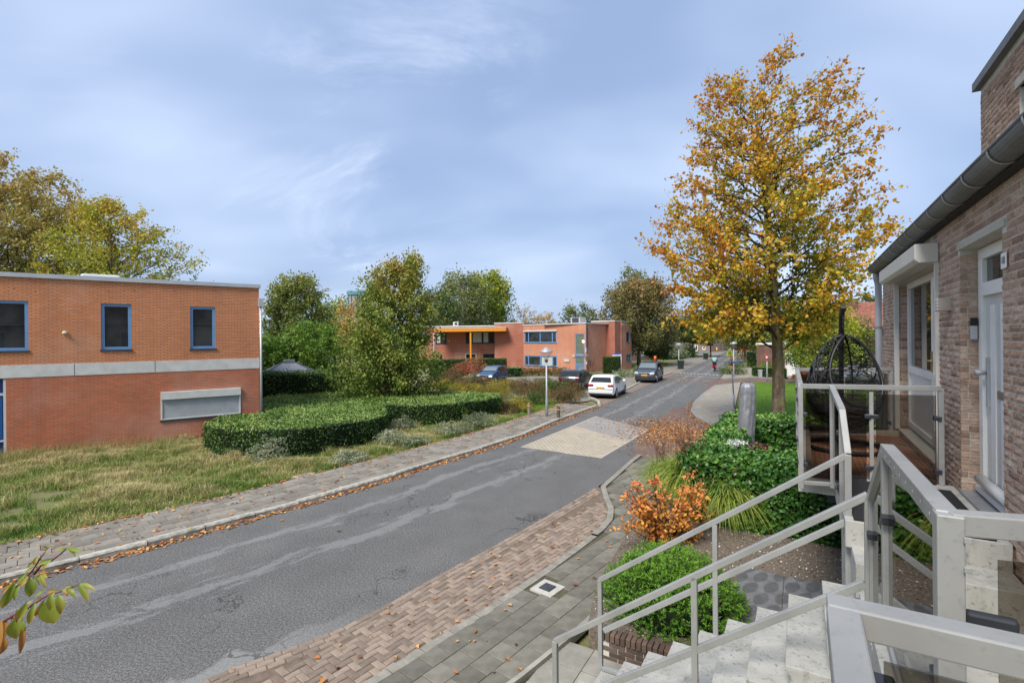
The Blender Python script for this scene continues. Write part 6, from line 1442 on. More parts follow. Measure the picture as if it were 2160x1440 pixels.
for px, py, rx, h, lab in ((565, 972, .75, .95, 'pale variegated shrub with a tall shoot before the low hedge'), (735, 975, .75, .45, 'low pale shrub spreading on the verge below the hedge'), (820, 935, .7, .60, 'grey-green variegated shrub at the inner corner of the hedge'), (865, 938, .9, .45, 'low cream variegated shrub at the pavement edge'), (850, 905, .6, .65, 'silvery shrub tucked into the hedge notch'), (955, 915, .95, .62, 'broad cream variegated shrub beside the pavement'), (1010, 900, .95, .70, 'tall pale variegated shrub at the end of the hedge'), (1030, 872, .8, .95, 'grey loose shrub at the hedge corner')):
    make_shrub('variegated_shrub', lab, 'shrub', G(px, py), rx, rx * .7, h, int(2600 * rx), .062, M_VARI, M_STEM, 60 + vi, gV, 16, tmean=.55, asp=.45); vi += 1
for k, (px, py, h, lab) in enumerate(((975, 890, .95, 'thin yellow-leaved sapling among the pale shrubs'),)): make_shrub('yellow_sapling', lab, 'shrub', G(px, py), .35, .3, h, 500, .075, M_YEL, M_STEM, 80 + k, None, 7, tmean=.6)
gS = 'mixed shrubs before the parked cars'
SH_ = [  # px, base py, rx, h, material, label
 (1060, 872, 1.0, .75, M_BRN, 'brown twiggy shrub beside the end of the hedge'), (1090, 868, 1.1, .9, M_YEL, 'yellow-green shrub behind the first wooden bollard'), (1040, 838, 1.6, .9, M_YEL, 'golden low shrub behind the flat hedge'), (985, 826, 1.7, .8, M_YEL, 'golden ground cover at the back of the flat hedge'),
 (935, 822, 1.5, .9, M_YEL, 'yellowish ground cover next to the maple'), (1000, 816, 1.9, 1.1, M_BRN, 'brown heath-like shrub in front of the blue hatchback'), (945, 812, 1.8, 1.2, M_BRN, 'brownish shrub between maple and blue hatchback'), (1065, 822, 1.6, 1.0, M_YEL, 'olive yellow shrub by the front wheel of the blue hatchback'), (1125, 838, 1.4, 1.1, M_BRN, 'brown shrub mass left of the lamp post'), (1105, 826, 1.5, 1.2, M_BRN, 'russet shrub mass beside the paved court'),
 (1132, 852, .8, .95, M_GRN, 'dark green rounded shrub next to the lamp post'), (1165, 832, 1.3, 1.35, M_GRN, 'tall green and brown shrub behind the lamp post'), (1190, 850, 1.1, 1.1, M_BRN, 'russet rounded shrub at the pavement corner'), (1205, 838, 1.2, 1.1, M_BRN, 'brown shrub in front of the black estate car'), (1150, 822, 1.4, 1.1, M_BRN, 'brownish shrub edging the paved court'), (1195, 826, 1.0, 1.15, M_BRN, 'red-brown shrub hiding the corner of the black estate car')]
for k, (px, py, rx, h, m, lab) in enumerate(SH_): make_shrub('garden_shrub', lab, 'shrub', G(px, py), rx, rx * .8, h, int(2300 * rx), .085, m, M_STEM, 100 + k, gS, 20, tmean=.5, asp=.4)
for k, (px, py, rx, h, m, lab) in enumerate(((975, 801, 1.6, 2.0, M_REDS, 'red and orange autumn shrub before the long conifer hedge'), (1000, 797, 1.7, 2.2, M_REDS, 'pale pinkish hydrangea shrub behind the blue hatchback'), (955, 805, 1.3, 1.3, M_BRN, 'dry brown shrub at the left end of the conifer hedge'), (1000, 806, 1.2, .9, M_VARI, 'pale spiky plant beside the blue hatchback'))):
    make_shrub('garden_shrub', lab, 'shrub', G(px, py), rx, rx * .7, h, int(2200 * rx), .10, m, M_STEM, 130 + k, gS, 20, tmean=.5 + .2 * (k == 1), asp=.5)
for k, (px, Y, rx, h) in enumerate(((1085, 51, 1.3, 1.0), (1110, 52, 1.3, 1.05), (1137, 52, 1.3, 1.1), (1163, 51.5, 1.3, 1.05), (1186, 50.5, 1.1, 1.05))):
    p = AT(px, 790, Y); make_shrub('barberry_shrub', ('reddish brown shrub next to the small rounded hedge', 'reddish brown shrub left of the lower blue window', 'reddish brown shrub under the dark pane of the lower blue window', 'reddish brown shrub under the curtained pane of the lower blue window', 'reddish brown shrub between lower blue window and black estate car')[k], 'shrub', (p.x, p.y, 0), rx, .8, h, 1500, .11, M_BRN, M_STEM, 150 + k, 'russet shrubs under the windows', 14, tmean=.75, asp=.5)
for k, (px, Y, rx, h, m, lab) in enumerate(((1255, 47.5, 1.6, .55, M_BRIGHT, 'bright green ground cover behind the white hatchback'), (1290, 47.5, 1.5, .5, M_BRIGHT, 'bright green ground cover under the blue street sign'), (1315, 48.5, 1.3, 1.0, M_VARI, 'grey-green shrub at the foot of the street sign'), (1335, 50, 1.4, .9, M_GRN, 'olive hedge-like shrub by the end wall'), (1356, 58, 1.6, .7, M_GRN, 'low shrub behind the grey off-roader'), (1388, 66, 2.2, .6, M_GRN, 'low ground cover on the bend of the pavement'))):
    p = AT(px, 790, Y); make_shrub('garden_shrub', lab, 'shrub', (p.x, p.y, 0), rx, .9, h, 1500, .10, m, M_STEM, 160 + k, gS, 14, tmean=.6)
p = AT(1246, 775, 53.5); bt = thing('bare_bush', 'leafless twiggy bush against the salmon brick wall', 'bush', (p.x, p.y, 0)); tb = Tubes(); rb = np.random.default_rng(3)
for i in range(16):
    a = rb.random() * 6.28; e = np.array(p) * np.array([1, 1, 0]) + np.array([math.cos(a) * 1.0, math.sin(a) * .5, rb.uniform(1.8, 3.0)]); b0 = np.array([p.x, p.y, 0]); pp = bez(b0, b0 * .6 + e * .4 + np.array([0, 0, .4]), e, 6); tb.add(pp, .03, .008, 4)
    for k in range(4): q = pp[rb.integers(2, 6)]; tb.add(np.array([q, q + rb.normal(size=3) * np.array([.3, .2, .3]) + np.array([0, 0, .3])]), .012, .005, 3)
tb.build('stems', mat('pale twigs', (.28, .15, .10), None, 8, .9), bt)
for k, (px, Y, rx, h, m, lab) in enumerate(((1545, 50, 1.6, 1.1, M_GRN, 'low spiky shrub at the foot of the right street lamp'), (1556, 60, 1.8, 1.3, M_GRN, 'dull green shrub bordering the path beyond the hump'), (1568, 78, 1.8, 1.8, M_BRN, 'brown shrub beside the far path'), (1622, 47, 1.4, 1.6, M_BRIGHT, 'leafy green shrub between annex and red-white post'), (1700, 43.5, 1.3, .8, M_REDS, 'pink flowering shrub before the annex door'), (1610, 52, 1.2, 1.2, M_GRN, 'rounded shrub at the corner of the path'))):
    p = AT(px, 790, Y); make_shrub('garden_shrub', lab, 'shrub', (p.x, p.y, 0), rx, rx * .8, h, 2000, .11, m, M_STEM, 180 + k, gS, 16, tmean=.5)
p = AT(1417, 770, 86); make_shrub('willow_shrub', 'silvery green rounded shrub by the left far lamp', 'shrub', (p.x, p.y, 0), 3.6, 2.4, 3.6, 3800, .2, M_VARI, M_STEM, 200, None, 24, tmean=.35)
p = AT(1456, 760, 90); make_shrub('topiary_shrub', 'dark clipped dome shrub beside the far hedge', 'shrub', (p.x, p.y, 0), 1.2, 1.2, 2.8, 2600, .2, M_HEDGE, M_STEM, 201, None, 18, tmean=.2)

# ================================================================ TREES
M_LIME = leafmat('lime leaves', [(0, (.085, .15, .018)), (.25, (.22, .27, .028)), (.45, (.54, .42, .04)), (.65, (.70, .40, .038)), (.85, (.66, .29, .038)), (1, (.50, .19, .045))], .42, .5, .42)
tb_ = AT(1643, 912, 19.9); tb_ = Vector((tb_.x, tb_.y, -.03)); PX = 19.9 / F
OUT = [(725, 60, 50), (711, 235, 60), (688, 262, 110), (659, 255, 125), (615, 280, 180), (571, 280, 200), (527, 280, 235), (478, 232, 225), (457, 232, 235), (407, 210, 242), (366, 192, 250), (324, 162, 215), (268, 172, 212), (227, 155, 200), (177, 96, 190), (143, 105, 90), (115, 90, 20), (88, 60, 0)]
HT = AT(1600, 138, 19.9).z; C0_ = (AT(1640, 709, 19.9).z) / HT
oy = np.array([AT(1640, y, 19.9).z for y, _, _ in OUT]); oL = np.array([l for _, l, _ in OUT]) * PX; oR = np.array([r for _, _, r in OUT]) * PX
def lime_env(t, az):
    z = HT * (C0_ + (1 - C0_) * t); l, r = np.interp(z, oy, oL), np.interp(z, oy, oR); c = math.cos(az); return max(.3, .88 * ((r * max(c, 0) + l * max(-c, 0)) + (l + r) * .5 * (1 - abs(c)) * .95))
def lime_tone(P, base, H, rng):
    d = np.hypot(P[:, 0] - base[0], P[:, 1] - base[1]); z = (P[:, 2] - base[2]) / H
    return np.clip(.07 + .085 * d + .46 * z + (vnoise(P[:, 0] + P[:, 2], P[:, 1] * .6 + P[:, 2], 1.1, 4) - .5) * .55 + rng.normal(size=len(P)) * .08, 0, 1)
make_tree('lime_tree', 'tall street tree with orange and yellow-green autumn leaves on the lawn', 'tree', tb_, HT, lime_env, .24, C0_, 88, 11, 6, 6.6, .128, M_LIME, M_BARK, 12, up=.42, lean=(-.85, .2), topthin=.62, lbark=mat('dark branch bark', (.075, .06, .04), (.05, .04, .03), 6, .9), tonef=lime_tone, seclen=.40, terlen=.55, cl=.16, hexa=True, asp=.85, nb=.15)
M_MAPLE = leafmat('maple leaves', [(0, (.07, .13, .02)), (.35, (.18, .26, .04)), (.65, (.32, .33, .06)), (.85, (.46, .33, .08)), (1, (.48, .25, .08))], .35, .5, .3)
def dome(rl, rr, k=1.0):
    def f(t, az):
        s = math.sqrt(max(.02, 1 - (abs(t - .38) / .68) ** 2.2)); c = math.cos(az); return (rr if c > 0 else rl) * abs(c) * s + (rl + rr) / 2 * (1 - abs(c)) * s
    return f
def cone(rl, rr, p=.8):
    def f(t, az):
        s = max(.05, (1 - t) ** p) * min(1, .55 + t * 3); c = math.cos(az); return ((rr if c > 0 else rl) * abs(c) + (rl + rr) / 2 * (1 - abs(c))) * s
    return f
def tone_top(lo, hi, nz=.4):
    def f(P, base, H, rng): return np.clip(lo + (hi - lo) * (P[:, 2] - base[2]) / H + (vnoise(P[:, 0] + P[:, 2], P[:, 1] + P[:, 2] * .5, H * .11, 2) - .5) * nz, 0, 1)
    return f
MO = [(0, 65, 65), (.12, 92, 103), (.3, 97, 100), (.48, 84, 92), (.64, 78, 80), (.78, 74, 58), (.9, 42, 46), (1, 22, 34)]
def maple_env(t, az):
    l, r = (np.interp(t, [q[0] for q in MO], [q[k] for q in MO]) * 27 / F for k in (1, 2)); c = math.cos(az); return ((r if c > 0 else l) * abs(c) + (l + r) / 2 * (1 - abs(c))) * (1 + .16 * math.sin(11 * t + 3 * az))
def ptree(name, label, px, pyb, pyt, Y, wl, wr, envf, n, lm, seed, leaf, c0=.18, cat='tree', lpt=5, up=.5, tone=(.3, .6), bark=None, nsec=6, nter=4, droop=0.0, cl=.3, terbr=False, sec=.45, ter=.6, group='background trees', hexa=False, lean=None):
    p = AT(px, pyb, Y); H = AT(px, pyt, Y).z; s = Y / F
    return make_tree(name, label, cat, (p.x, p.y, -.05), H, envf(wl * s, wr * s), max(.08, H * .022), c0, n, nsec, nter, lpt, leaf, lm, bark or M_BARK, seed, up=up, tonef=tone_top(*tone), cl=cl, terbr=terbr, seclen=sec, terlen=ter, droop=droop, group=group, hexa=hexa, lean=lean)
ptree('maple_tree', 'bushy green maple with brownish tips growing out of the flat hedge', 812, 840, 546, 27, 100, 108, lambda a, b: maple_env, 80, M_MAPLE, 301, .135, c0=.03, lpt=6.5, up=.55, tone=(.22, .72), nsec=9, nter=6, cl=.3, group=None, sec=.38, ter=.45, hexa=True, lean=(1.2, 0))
M_BEECH = leafmat('beech leaves', [(0, (.09, .17, .02)), (.35, (.24, .32, .034)), (.6, (.46, .44, .05)), (.85, (.58, .36, .05)), (1, (.50, .22, .05))], .35, .5, .35)
M_OLIVE = leafmat('olive brown leaves', [(0, (.10, .13, .03)), (.35, (.25, .25, .06)), (.65, (.44, .36, .09)), (1, (.54, .35, .11))], .4, .55, .3)
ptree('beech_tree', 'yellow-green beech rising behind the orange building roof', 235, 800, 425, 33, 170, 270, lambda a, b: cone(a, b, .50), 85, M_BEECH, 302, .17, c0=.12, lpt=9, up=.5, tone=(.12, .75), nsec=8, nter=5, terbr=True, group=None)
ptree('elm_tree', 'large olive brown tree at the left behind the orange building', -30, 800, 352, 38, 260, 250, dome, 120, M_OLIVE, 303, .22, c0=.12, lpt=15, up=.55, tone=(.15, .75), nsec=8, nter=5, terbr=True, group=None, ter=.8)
M_OAK = leafmat('oak leaves', [(0, (.05, .085, .02)), (.4, (.13, .18, .04)), (.7, (.25, .28, .06)), (1, (.40, .33, .08))], .4, .5, .25)
ptree('oak_tree', 'dark green oak behind the gazebo', 625, 770, 588, 62, 62, 70, dome, 54, M_OAK, 304, .28, c0=.15, lpt=12, tone=(.25, .65), nsec=7, ter=1.0, cl=.6)
ptree('green_tree', 'bright green leafy tree beside the oak', 660, 790, 684, 40, 66, 72, dome, 46, M_BRIGHT, 305, .20, c0=.05, lpt=8, tone=(.35, .6), nsec=7, ter=.6)
ptree('green_tree', 'lower bright green tree next to the orange building corner', 582, 790, 716, 38, 45, 45, dome, 34, M_BRIGHT, 306, .20, c0=.05, lpt=8, tone=(.25, .5), nsec=6, ter=.6)
ptree('ash_tree', 'small yellow-green tree left of the maple top', 706, 770, 634, 78, 36, 40, dome, 30, M_BEECH, 307, .32, lpt=7, tone=(.15, .4), ter=1.1, cl=.6)
ptree('cherry_tree', 'small orange tree half hidden behind the maple', 738, 770, 640, 52, 28, 26, dome, 22, M_OLIVE, 308, .22, lpt=4, tone=(.8, 1.0), ter=.7)
M_BIRCH = leafmat('birch leaves', [(0, (.08, .11, .04)), (.45, (.19, .225, .07)), (.8, (.31, .31, .09)), (1, (.44, .35, .09))], .4, .55, .3)
M_WBARK = mat('birch bark', (.58, .56, .50), (.35, .33, .29), 5, .8)
ptree('birch_tree', 'weeping birch with pale stems behind the canopy house', 978, 760, 570, 84, 62, 58, dome, 52, M_BIRCH, 309, .34, c0=.2, lpt=11, up=.9, tone=(.3, .6), bark=M_WBARK, droop=.25, ter=1.2, cl=.7)
ptree('plane_tree', 'large yellow-green tree behind the canopy house roof', 1035, 760, 578, 92, 60, 42, dome, 54, M_BEECH, 310, .38, c0=.15, lpt=11, tone=(.12, .45), ter=1.3, cl=.8)
ptree('holm_oak', 'dark green tree between maple and birch', 920, 760, 615, 76, 45, 45, dome, 34, M_OAK, 311, .34, lpt=8, tone=(.05, .3), ter=1.1, cl=.7)
ptree('young_tree', 'thin nearly bare tree behind the salmon house roof', 1104, 740, 648, 92, 32, 32, dome, 26, M_OLIVE, 312, .30, c0=.3, lpt=1.2, up=.8, tone=(.5, .9), terbr=True, ter=1.0)
ptree('young_tree', 'small orange-brown tree above the salmon house roof', 1150, 740, 662, 96, 26, 26, dome, 22, M_OLIVE, 313, .32, c0=.3, lpt=2.2, tone=(.6, 1.0), terbr=True, ter=1.0)
ptree('green_tree', 'grey-green tree behind the roof vent box', 1222, 740, 646, 88, 40, 44, dome, 32, M_BIRCH, 314, .34, lpt=6, tone=(.1, .4), ter=1.1, cl=.6)
M_BRNG = leafmat('brown green leaves', [(0, (.042, .056, .018)), (.4, (.12, .13, .04)), (.7, (.23, .185, .06)), (1, (.36, .23, .085))], .35, .55, .25)
ptree('hornbeam_tree', 'broad brown-green tree with leaning trunk right of the salmon house', 1348, 782, 592, 66, 84, 76, dome, 64, M_BRNG, 315, .27, c0=.2, lpt=13, up=.5, tone=(.15, .8), nsec=7, ter=.9, cl=.5, group=None)
ptree('birch_tree', 'feathery grey-green birch top behind the brown-green tree', 1338, 770, 566, 82, 44, 40, dome, 34, M_BIRCH, 316, .32, c0=.35, lpt=6, tone=(.1, .4), droop=.2, ter=1.1, cl=.6)
ptree('young_tree', 'small dark green tree in front of the low brown house', 1385, 778, 716, 68, 26, 26, dome, 24, M_OAK, 317, .24, c0=.35, lpt=8, tone=(.1, .3), ter=.6)
ptree('chestnut_tree', 'dark round tree over the far pavement', 1462, 757, 672, 92, 52, 48, dome, 44, M_OAK, 318, .36, c0=.42, lpt=9, tone=(.02, .28), ter=1.1, cl=.7, group=None)
ptree('street_tree', 'green tree behind the right street lamp', 1572, 765, 668, 70, 44, 44, dome, 38, M_OAK, 319, .28, c0=.35, lpt=8, tone=(.25, .6), ter=.9)
ptree('street_tree', 'orange-leaved young tree beside the far path', 1566, 755, 706, 95, 22, 22, dome, 22, M_AMEL, 320, .30, c0=.3, lpt=5, tone=(.5, .9), ter=.8)
ptree('street_tree', 'dull green tree beyond the far corner of the path', 1600, 760, 690, 110, 30, 40, dome, 26, M_OAK, 321, .40, c0=.2, lpt=7, tone=(.4, .7), ter=1.2, cl=.7)
ptree('whitebeam_tree', 'yellowing tree in front of the dark red tiled house', 1730, 800, 650, 38.5, 68, 80, dome, 50, M_BEECH, 322, .16, c0=.22, lpt=10, tone=(.15, .55), nsec=6, ter=.55, group=None)
ptree('plum_tree', 'dark green spreading tree before the pantile roof', 1790, 800, 668, 41.5, 62, 50, dome, 36, M_OAK, 323, .16, c0=.3, lpt=6, tone=(.15, .45), nsec=6, ter=.6, group=None)
ptree('pine_tree', 'distant conifer top beside the drainpipe', 1833, 740, 626, 90, 34, 34, dome, 26, M_CONI, 324, .34, c0=.3, lpt=8, tone=(.3, .6), ter=1.0, cl=.5)
# far wood closing the horizon
rngw = np.random.default_rng(77); n = 26000; a = rngw.uniform(-.95, .85, n); Yw = rngw.uniform(170, 235, n); top_ = 5.5 + 5.5 * vnoise(a * 300, Yw * .05, 9, 6); z = top_ * np.sqrt(rngw.random(n))
fw_ = leafcloud('distant_wood', np.column_stack([a * Yw, Yw, z]), 1.5, M_OAK, None, rngw, np.clip(.35 + .5 * vnoise(a * 300, z, 12, 3), 0, 1), svar=.5); stuff(fw_); fw_['label'] = 'far belt of mixed trees closing the horizon'; fw_['category'] = 'wood'
# gazebo
gz = AT(610, 776, 33); gzo = thing('gazebo', 'grey metal garden gazebo with low pyramid roof behind the hedge', 'gazebo', (gz.x, gz.y, 0)); zt_ = AT(610, 765, 33).z; zb_ = AT(610, 786, 33).z; hwd = 1.75
rf = MB(); c = Vector((gz.x, gz.y, 0)); M_GAZ = mat('grey gazebo sheet', (.22, .225, .24), (.17, .175, .19), 2, .5, .3)
cs = [c + Matrix.Rotation(R(25), 3, 'Z') @ Vector((sx * hwd, sy * hwd, zb_)) for sx, sy in ((-1, -1), (1, -1), (1, 1), (-1, 1))]; tcs = [c + Matrix.Rotation(R(25), 3, 'Z') @ Vector((sx * .45, sy * .45, zt_)) for sx, sy in ((-1, -1), (1, -1), (1, 1), (-1, 1))]
for k in range(4): rf.quad(cs[k], cs[(k + 1) % 4], tcs[(k + 1) % 4], tcs[k])
rf.quad(*tcs); rf.build('roof', M_GAZ, gzo)
rb_ = MB()
for k in range(4): rb_.bar(cs[k], tcs[k], .08, .06)
rb_.build('roof_ribs', M_SILL, gzo)
for p in cs: MB().box((p.x * .97 + c.x * .03, p.y * .97 + c.y * .03, zb_ / 2), (.1, .1, zb_)).build('post', M_SILL, gzo)
MB().box(c + Vector((0, 0, zt_ + .12)), (.7, .7, .18), R(25)).build('vent_cap', M_GAZ, gzo)

# ================================================================ STREET FURNITURE
M_GALV = mat('galvanised post', (.42, .44, .46), (.33, .345, .36), 4, .5, .4)
def lensmat():
    t = NT('lamp lens'); tr = t.n('ShaderNodeBsdfTransparent'); tr.inputs[0].default_value = (.85, .85, .85, 1); d = t.bsdf((.7, .7, .7), .1)
    m = t.n('ShaderNodeMixShader'); m.inputs[0].default_value = .18; t.l(tr.outputs[0], m.inputs[1]); t.l(d, m.inputs[2]); return t.done(m.outputs[0])
M_LENS = lensmat()
def street_lamp(label, base, zt, r=.33, style=0):
    t = thing('street_lamp', label, 'street lamp', tuple(base), group='cone street lamps'); b = Vector(base)
    MB().tube([b + ZD * -.1, b + ZD * .9, b + ZD * 1.0, b + ZD * (zt - .72)], [.075, .07, .05, .042], 12).build('post', M_GALV, t, True)
    if style == 0:
        MB().lathe(b + ZD * (zt - .72), [(.05, 0), (.085, .03), (.085, .10), (.06, .14)], 14).build('lamp_holder', M_SILL, t, True)
        MB().lathe(b + ZD * (zt - .60), [(.07, 0), (r * .92, .38)], 20).build('lamp_glass', M_LENS, t, True)
        MB().lathe(b + ZD * (zt - .22), [(r * .95, -.015), (r, .0), (r * .96, .03), (r * .45, .15), (.10, .22), (.02, .24)], 24).build('lamp_hood', M_GALV, t, True)
    else:
        MB().lathe(b + ZD * (zt - .72), [(.05, 0), (.12, .22), (r * .8, .42), (r, .5)], 18).build('lamp_glass', M_LENS, t, True)
        MB().lathe(b + ZD * (zt - .22), [(r, 0), (r * 1.02, .03), (r * .7, .16), (.05, .22)], 18).build('lamp_hood', M_GALV, t, True)
    return t
lb = G(1153.5, 881); street_lamp('grey lamp post with conical hood standing beside the wooden bollards', lb, AT(1152, 733, lb.y).z)
lb = G(1432, 778); street_lamp('grey lamp post beside the wheelie bin on the far left pavement', lb, AT(1432, 723, lb.y).z, .42)
lb = G(1548, 796); street_lamp('grey lamp post with bowl hood beside the yellow school sign', lb, AT(1548, 720, lb.y).z, .34, 1)
# wooden bollards
M_BOLL = mat('dark bollard wood', (.13, .105, .08), (.075, .06, .05), 6, .9, 0, .5); M_YB = mat('amber band', (.70, .38, .04), None, 4, .4)
for px, py, h, lab, tilt in ((1178, 885, .62, 'wooden bollard with amber band right of the lamp post', 0), (1116, 876, .62, 'pale weathered wooden bollard on the bright grass patch', .05), (1222.5, 823, .55, 'wooden bollard with yellow stripe beside the black estate car', 0)):
    c = G(px, py); t = thing('wooden_bollard', lab, 'bollard', tuple(c)); mm = M_BOLL if tilt == 0 else M_WOOD
    MB().lathe(c + ZD * -.05, [(.085, 0), (.085, h), (.075, h + .05), (.04, h + .075)], 10).build('post', mm, t); MB().lathe(c + ZD * (h - .14), [(.087, 0), (.087, .05)], 10).build('band', M_YB, t)
# sign pole with yellow school sign and street name
sp0 = G(1549.5, 864); spt = AT(1541, 733, sp0.y); pole = thing('sign_pole', 'leaning grey sign pole with orange and red bands', 'sign pole', tuple(sp0)); axis = (spt - sp0)
def onp(py): return sp0 + axis * ((864 - py) / (864 - 733))
MB().tube([sp0 - ZD * .1, spt], .038, 10).build('pole', M_GALV, pole, True)
for y0, y1, m, nm in ((753, 762, mat('orange band', (.75, .17, .03), None, 4, .5), 'orange_band'), (762, 771, mat('red band', (.42, .02, .03), None, 4, .5), 'red_band'), (771, 782, mat('amber band 2', (.75, .34, .05), None, 4, .5), 'amber_band')):
    MB().tube([onp(y1), onp(y0)], .055, 10).build(nm, m, pole, True)
MB().tube([sp0 - ZD * .05, onp(830)], .05, 10).build('ground_sleeve', M_GALV, pole, True)
M_FLUO = mat('fluorescent yellow', (.72, .88, .01), (.68, .84, .01), 3, .5); M_INK = mat('black ink', (.01, .01, .01), None, 3, .5)
Ys = sp0.y - .06
sg = thing('school_sign', 'fluorescent yellow triangular sign with two walking children figures', 'sign', tuple(onp(750)))
fx, fz = Vector((1, .15, 0)).normalized(), ZD; cs = AT(1539, 744, Ys)
def tri(cx, s, y0, m, nm, par, d):
    n_ = fx.cross(fz); return MB().prism([cx + fx * (-s) + fz * (-s * .62) + n_ * y0, cx + fx * s + fz * (-s * .62) + n_ * y0, cx + fx * (s * .08) + fz * (s * 1.12) + n_ * y0, cx + fx * (-s * .08) + fz * (s * 1.12) + n_ * y0], n_ * d).build(nm, m, par)
nv = fx.cross(fz)
if nv.y > 0: nv = -nv
pts = [cs + fx * x + fz * z for x, z in ((-.19, -.17), (.19, -.17), (.20, -.14), (.02, .23), (-.02, .23), (-.20, -.14))]; MB().prism(pts, nv * .01).build('plate', M_FLUO, sg)
fig = MB()
def limb(a, b, w=.016): fig.bar(cs + fx * a[0] + fz * a[1] + nv * .013, cs + fx * b[0] + fz * b[1] + nv * .013, w, .004, up=nv)
for ox, s in ((-.045, .85), (.045, 1.0)):
    hd_ = cs + fx * ox + fz * .085 * s + nv * .012; fig.prism([hd_ + fx * .018 * math.cos(q) + fz * .018 * math.sin(q) for q in np.linspace(0, 5.6, 8)], nv * .004)
    limb((ox, .06 * s), (ox, -.01), .026); limb((ox, -.01), (ox - .03, -.09)); limb((ox, -.01), (ox + .035, -.09)); limb((ox, .05 * s), (ox + .045, .0), .012); limb((ox, .05 * s), (ox - .04, .005), .012)
fig.build('children_symbol', M_INK, sg); bs = MB(); bs.obox(cs + fx * -.13 + fz * -.155 + nv * .012, fx * .26, fz * .03, nv * .003).build('text_bar', mat('faint ink', (.35, .42, .02), None, 4, .6), sg)
ss_ = thing('street_name_sign', 'blue street name sign with white lettering on the leaning sign pole', 'sign', tuple(onp(764)))
M_SBLUE = mat('sign blue', (.012, .09, .50), (.01, .08, .46), 3, .4); a = AT(1539.5, 764, Ys); wS, hS = 27.0 * Ys / F, 5.6 * Ys / F
MB().obox(a - fz * hS / 2, fx * wS, fz * hS, nv * .012).build('border', M_FWHITE, ss_, bevel=.01); MB().obox(a + fx * .015 - fz * (hS / 2 - .015) + nv * .012, fx * (wS - .03), fz * (hS - .03), nv * .004).build('panel', M_SBLUE, ss_)
text_mesh('Arendstraat', hS * .66, M_FWHITE, ss_, 'lettering', a + fx * wS * .5 + nv * .0175, fx, ZD)
# second street name sign by the white car
q0 = G(1311, 791); q1 = AT(1310, 745, q0.y); t = thing('street_name_sign', 'blue and white street name sign on a thin post behind the white hatchback', 'sign', tuple(q0))
MB().tube([q0 - ZD * .1, q1], .04, 8).build('post', M_GALV, t, True); a = AT(1292, 748, q0.y - .05); w_ = 17.5 * q0.y / F; h_ = 5.2 * q0.y / F
MB().obox(a - fz * h_ / 2, Vector((w_, 0, 0)), fz * h_, Vector((0, -.02, 0))).build('plate', M_FWHITE, t); MB().obox(a + fz * 0.02 + Vector((0, -.02, 0)), Vector((w_, 0, 0)), fz * (h_ / 2), Vector((0, -.01, 0))).build('panel', M_SBLUE, t)
dsh = MB()
for k in range(5): dsh.obox(a + Vector((w_ * (.22 + k * .13), -.022, -h_ * .32)), Vector((w_ * .07, 0, 0)), fz * h_ * .14, Vector((0, -.004, 0)))
dsh.build('lettering', M_SILL, t)
# red-white marker post
q0 = G(1618, 805); t = thing('marker_post', 'slim grey post with red and white reflective head on the lawn edge', 'post', tuple(q0)); q1 = AT(1618, 747, q0.y)
MB().tube([q0 - ZD * .1, q0 + ZD * .5, q1], [.07, .045, .035], 10).build('post', M_GALV, t, True)
for k, (y0, y1, m) in enumerate(((746, 751, mat('signal red', (.62, .05, .03), None, 4, .5)), (751, 755, M_FWHITE), (755, 760, mat('signal red', (.62, .05, .03))))):
    pa, pb = AT(1617.5, y1, q0.y), AT(1617.5, y0, q0.y); MB().tube([pa, pb], .085, 10).build('reflector_band', m, t)
# orange-red marker behind the off-roader
q0 = G(1382, 790); t = thing('marker_post', 'orange and red marker post behind the grey off-roader', 'post', tuple(q0)); pa, pb, pc = AT(1382, 782, q0.y), AT(1382, 760, q0.y), AT(1382, 750.5, q0.y)
MB().tube([q0, pb], .10, 10).build('red_part', mat('deep red', (.42, .02, .03), None, 4, .5), t, True); MB().tube([pb, pc], .13, 10).build('orange_part', mat('signal orange', (.80, .13, .02), None, 4, .5), t, True)
# utility cabinet
q0 = G(1603.5, 797); t = thing('utility_cabinet', 'small pale grey utility cabinet on the far pavement', 'cabinet', tuple(q0)); hc = AT(1603, 781, q0.y).z
MB().box(q0 + ZD * (hc / 2), (.30, .24, hc)).build('case', M_GALV, t, bevel=.015); MB().box(q0 + ZD * (hc + .02), (.34, .28, .05)).build('lid', M_FWHITE, t, bevel=.01); MB().box(q0 + Vector((0, -.122, hc * .5)), (.24, .008, hc * .8)).build('door', M_ALU, t)
# wheelie bins
M_BIN = mat('dark green bin', (.025, .032, .03), None, 4, .5); M_LID = mat('green lid', (.06, .22, .05), None, 4, .5)
for px, py, lab in ((1432, 778, 'dark wheelie bin with green lid beside the far left lamp post'), (1487, 758, 'dark wheelie bin with green lid standing alone on the far pavement')):
    c = G(px, py); c = c + Vector((.15, -.25 if px < 1450 else 0, 0)); t = thing('wheelie_bin', lab, 'bin', tuple(c)); b = MB()
    lo = [c + Vector((x, y, .08)) for x, y in ((-.24, -.26), (.24, -.26), (.24, .26), (-.24, .26))]; hi = [c + Vector((x, y, 1.0)) for x, y in ((-.31, -.36), (.31, -.36), (.31, .36), (-.31, .36))]
    b.v = lo + hi; b.f = [(3, 2, 1, 0), (4, 5, 6, 7), (0, 1, 5, 4), (1, 2, 6, 5), (2, 3, 7, 6), (3, 0, 4, 7)]; b.build('body', M_BIN, t, bevel=.02); MB().box(c + ZD * 1.05, (.68, .78, .09)).build('lid', M_LID, t, bevel=.03)
    for s in (-1, 1): MB().tube([c + Vector((s * .27, .27, .1)), c + Vector((s * .33, .27, .1))], .1, 12).build('wheel', M_INK, t)
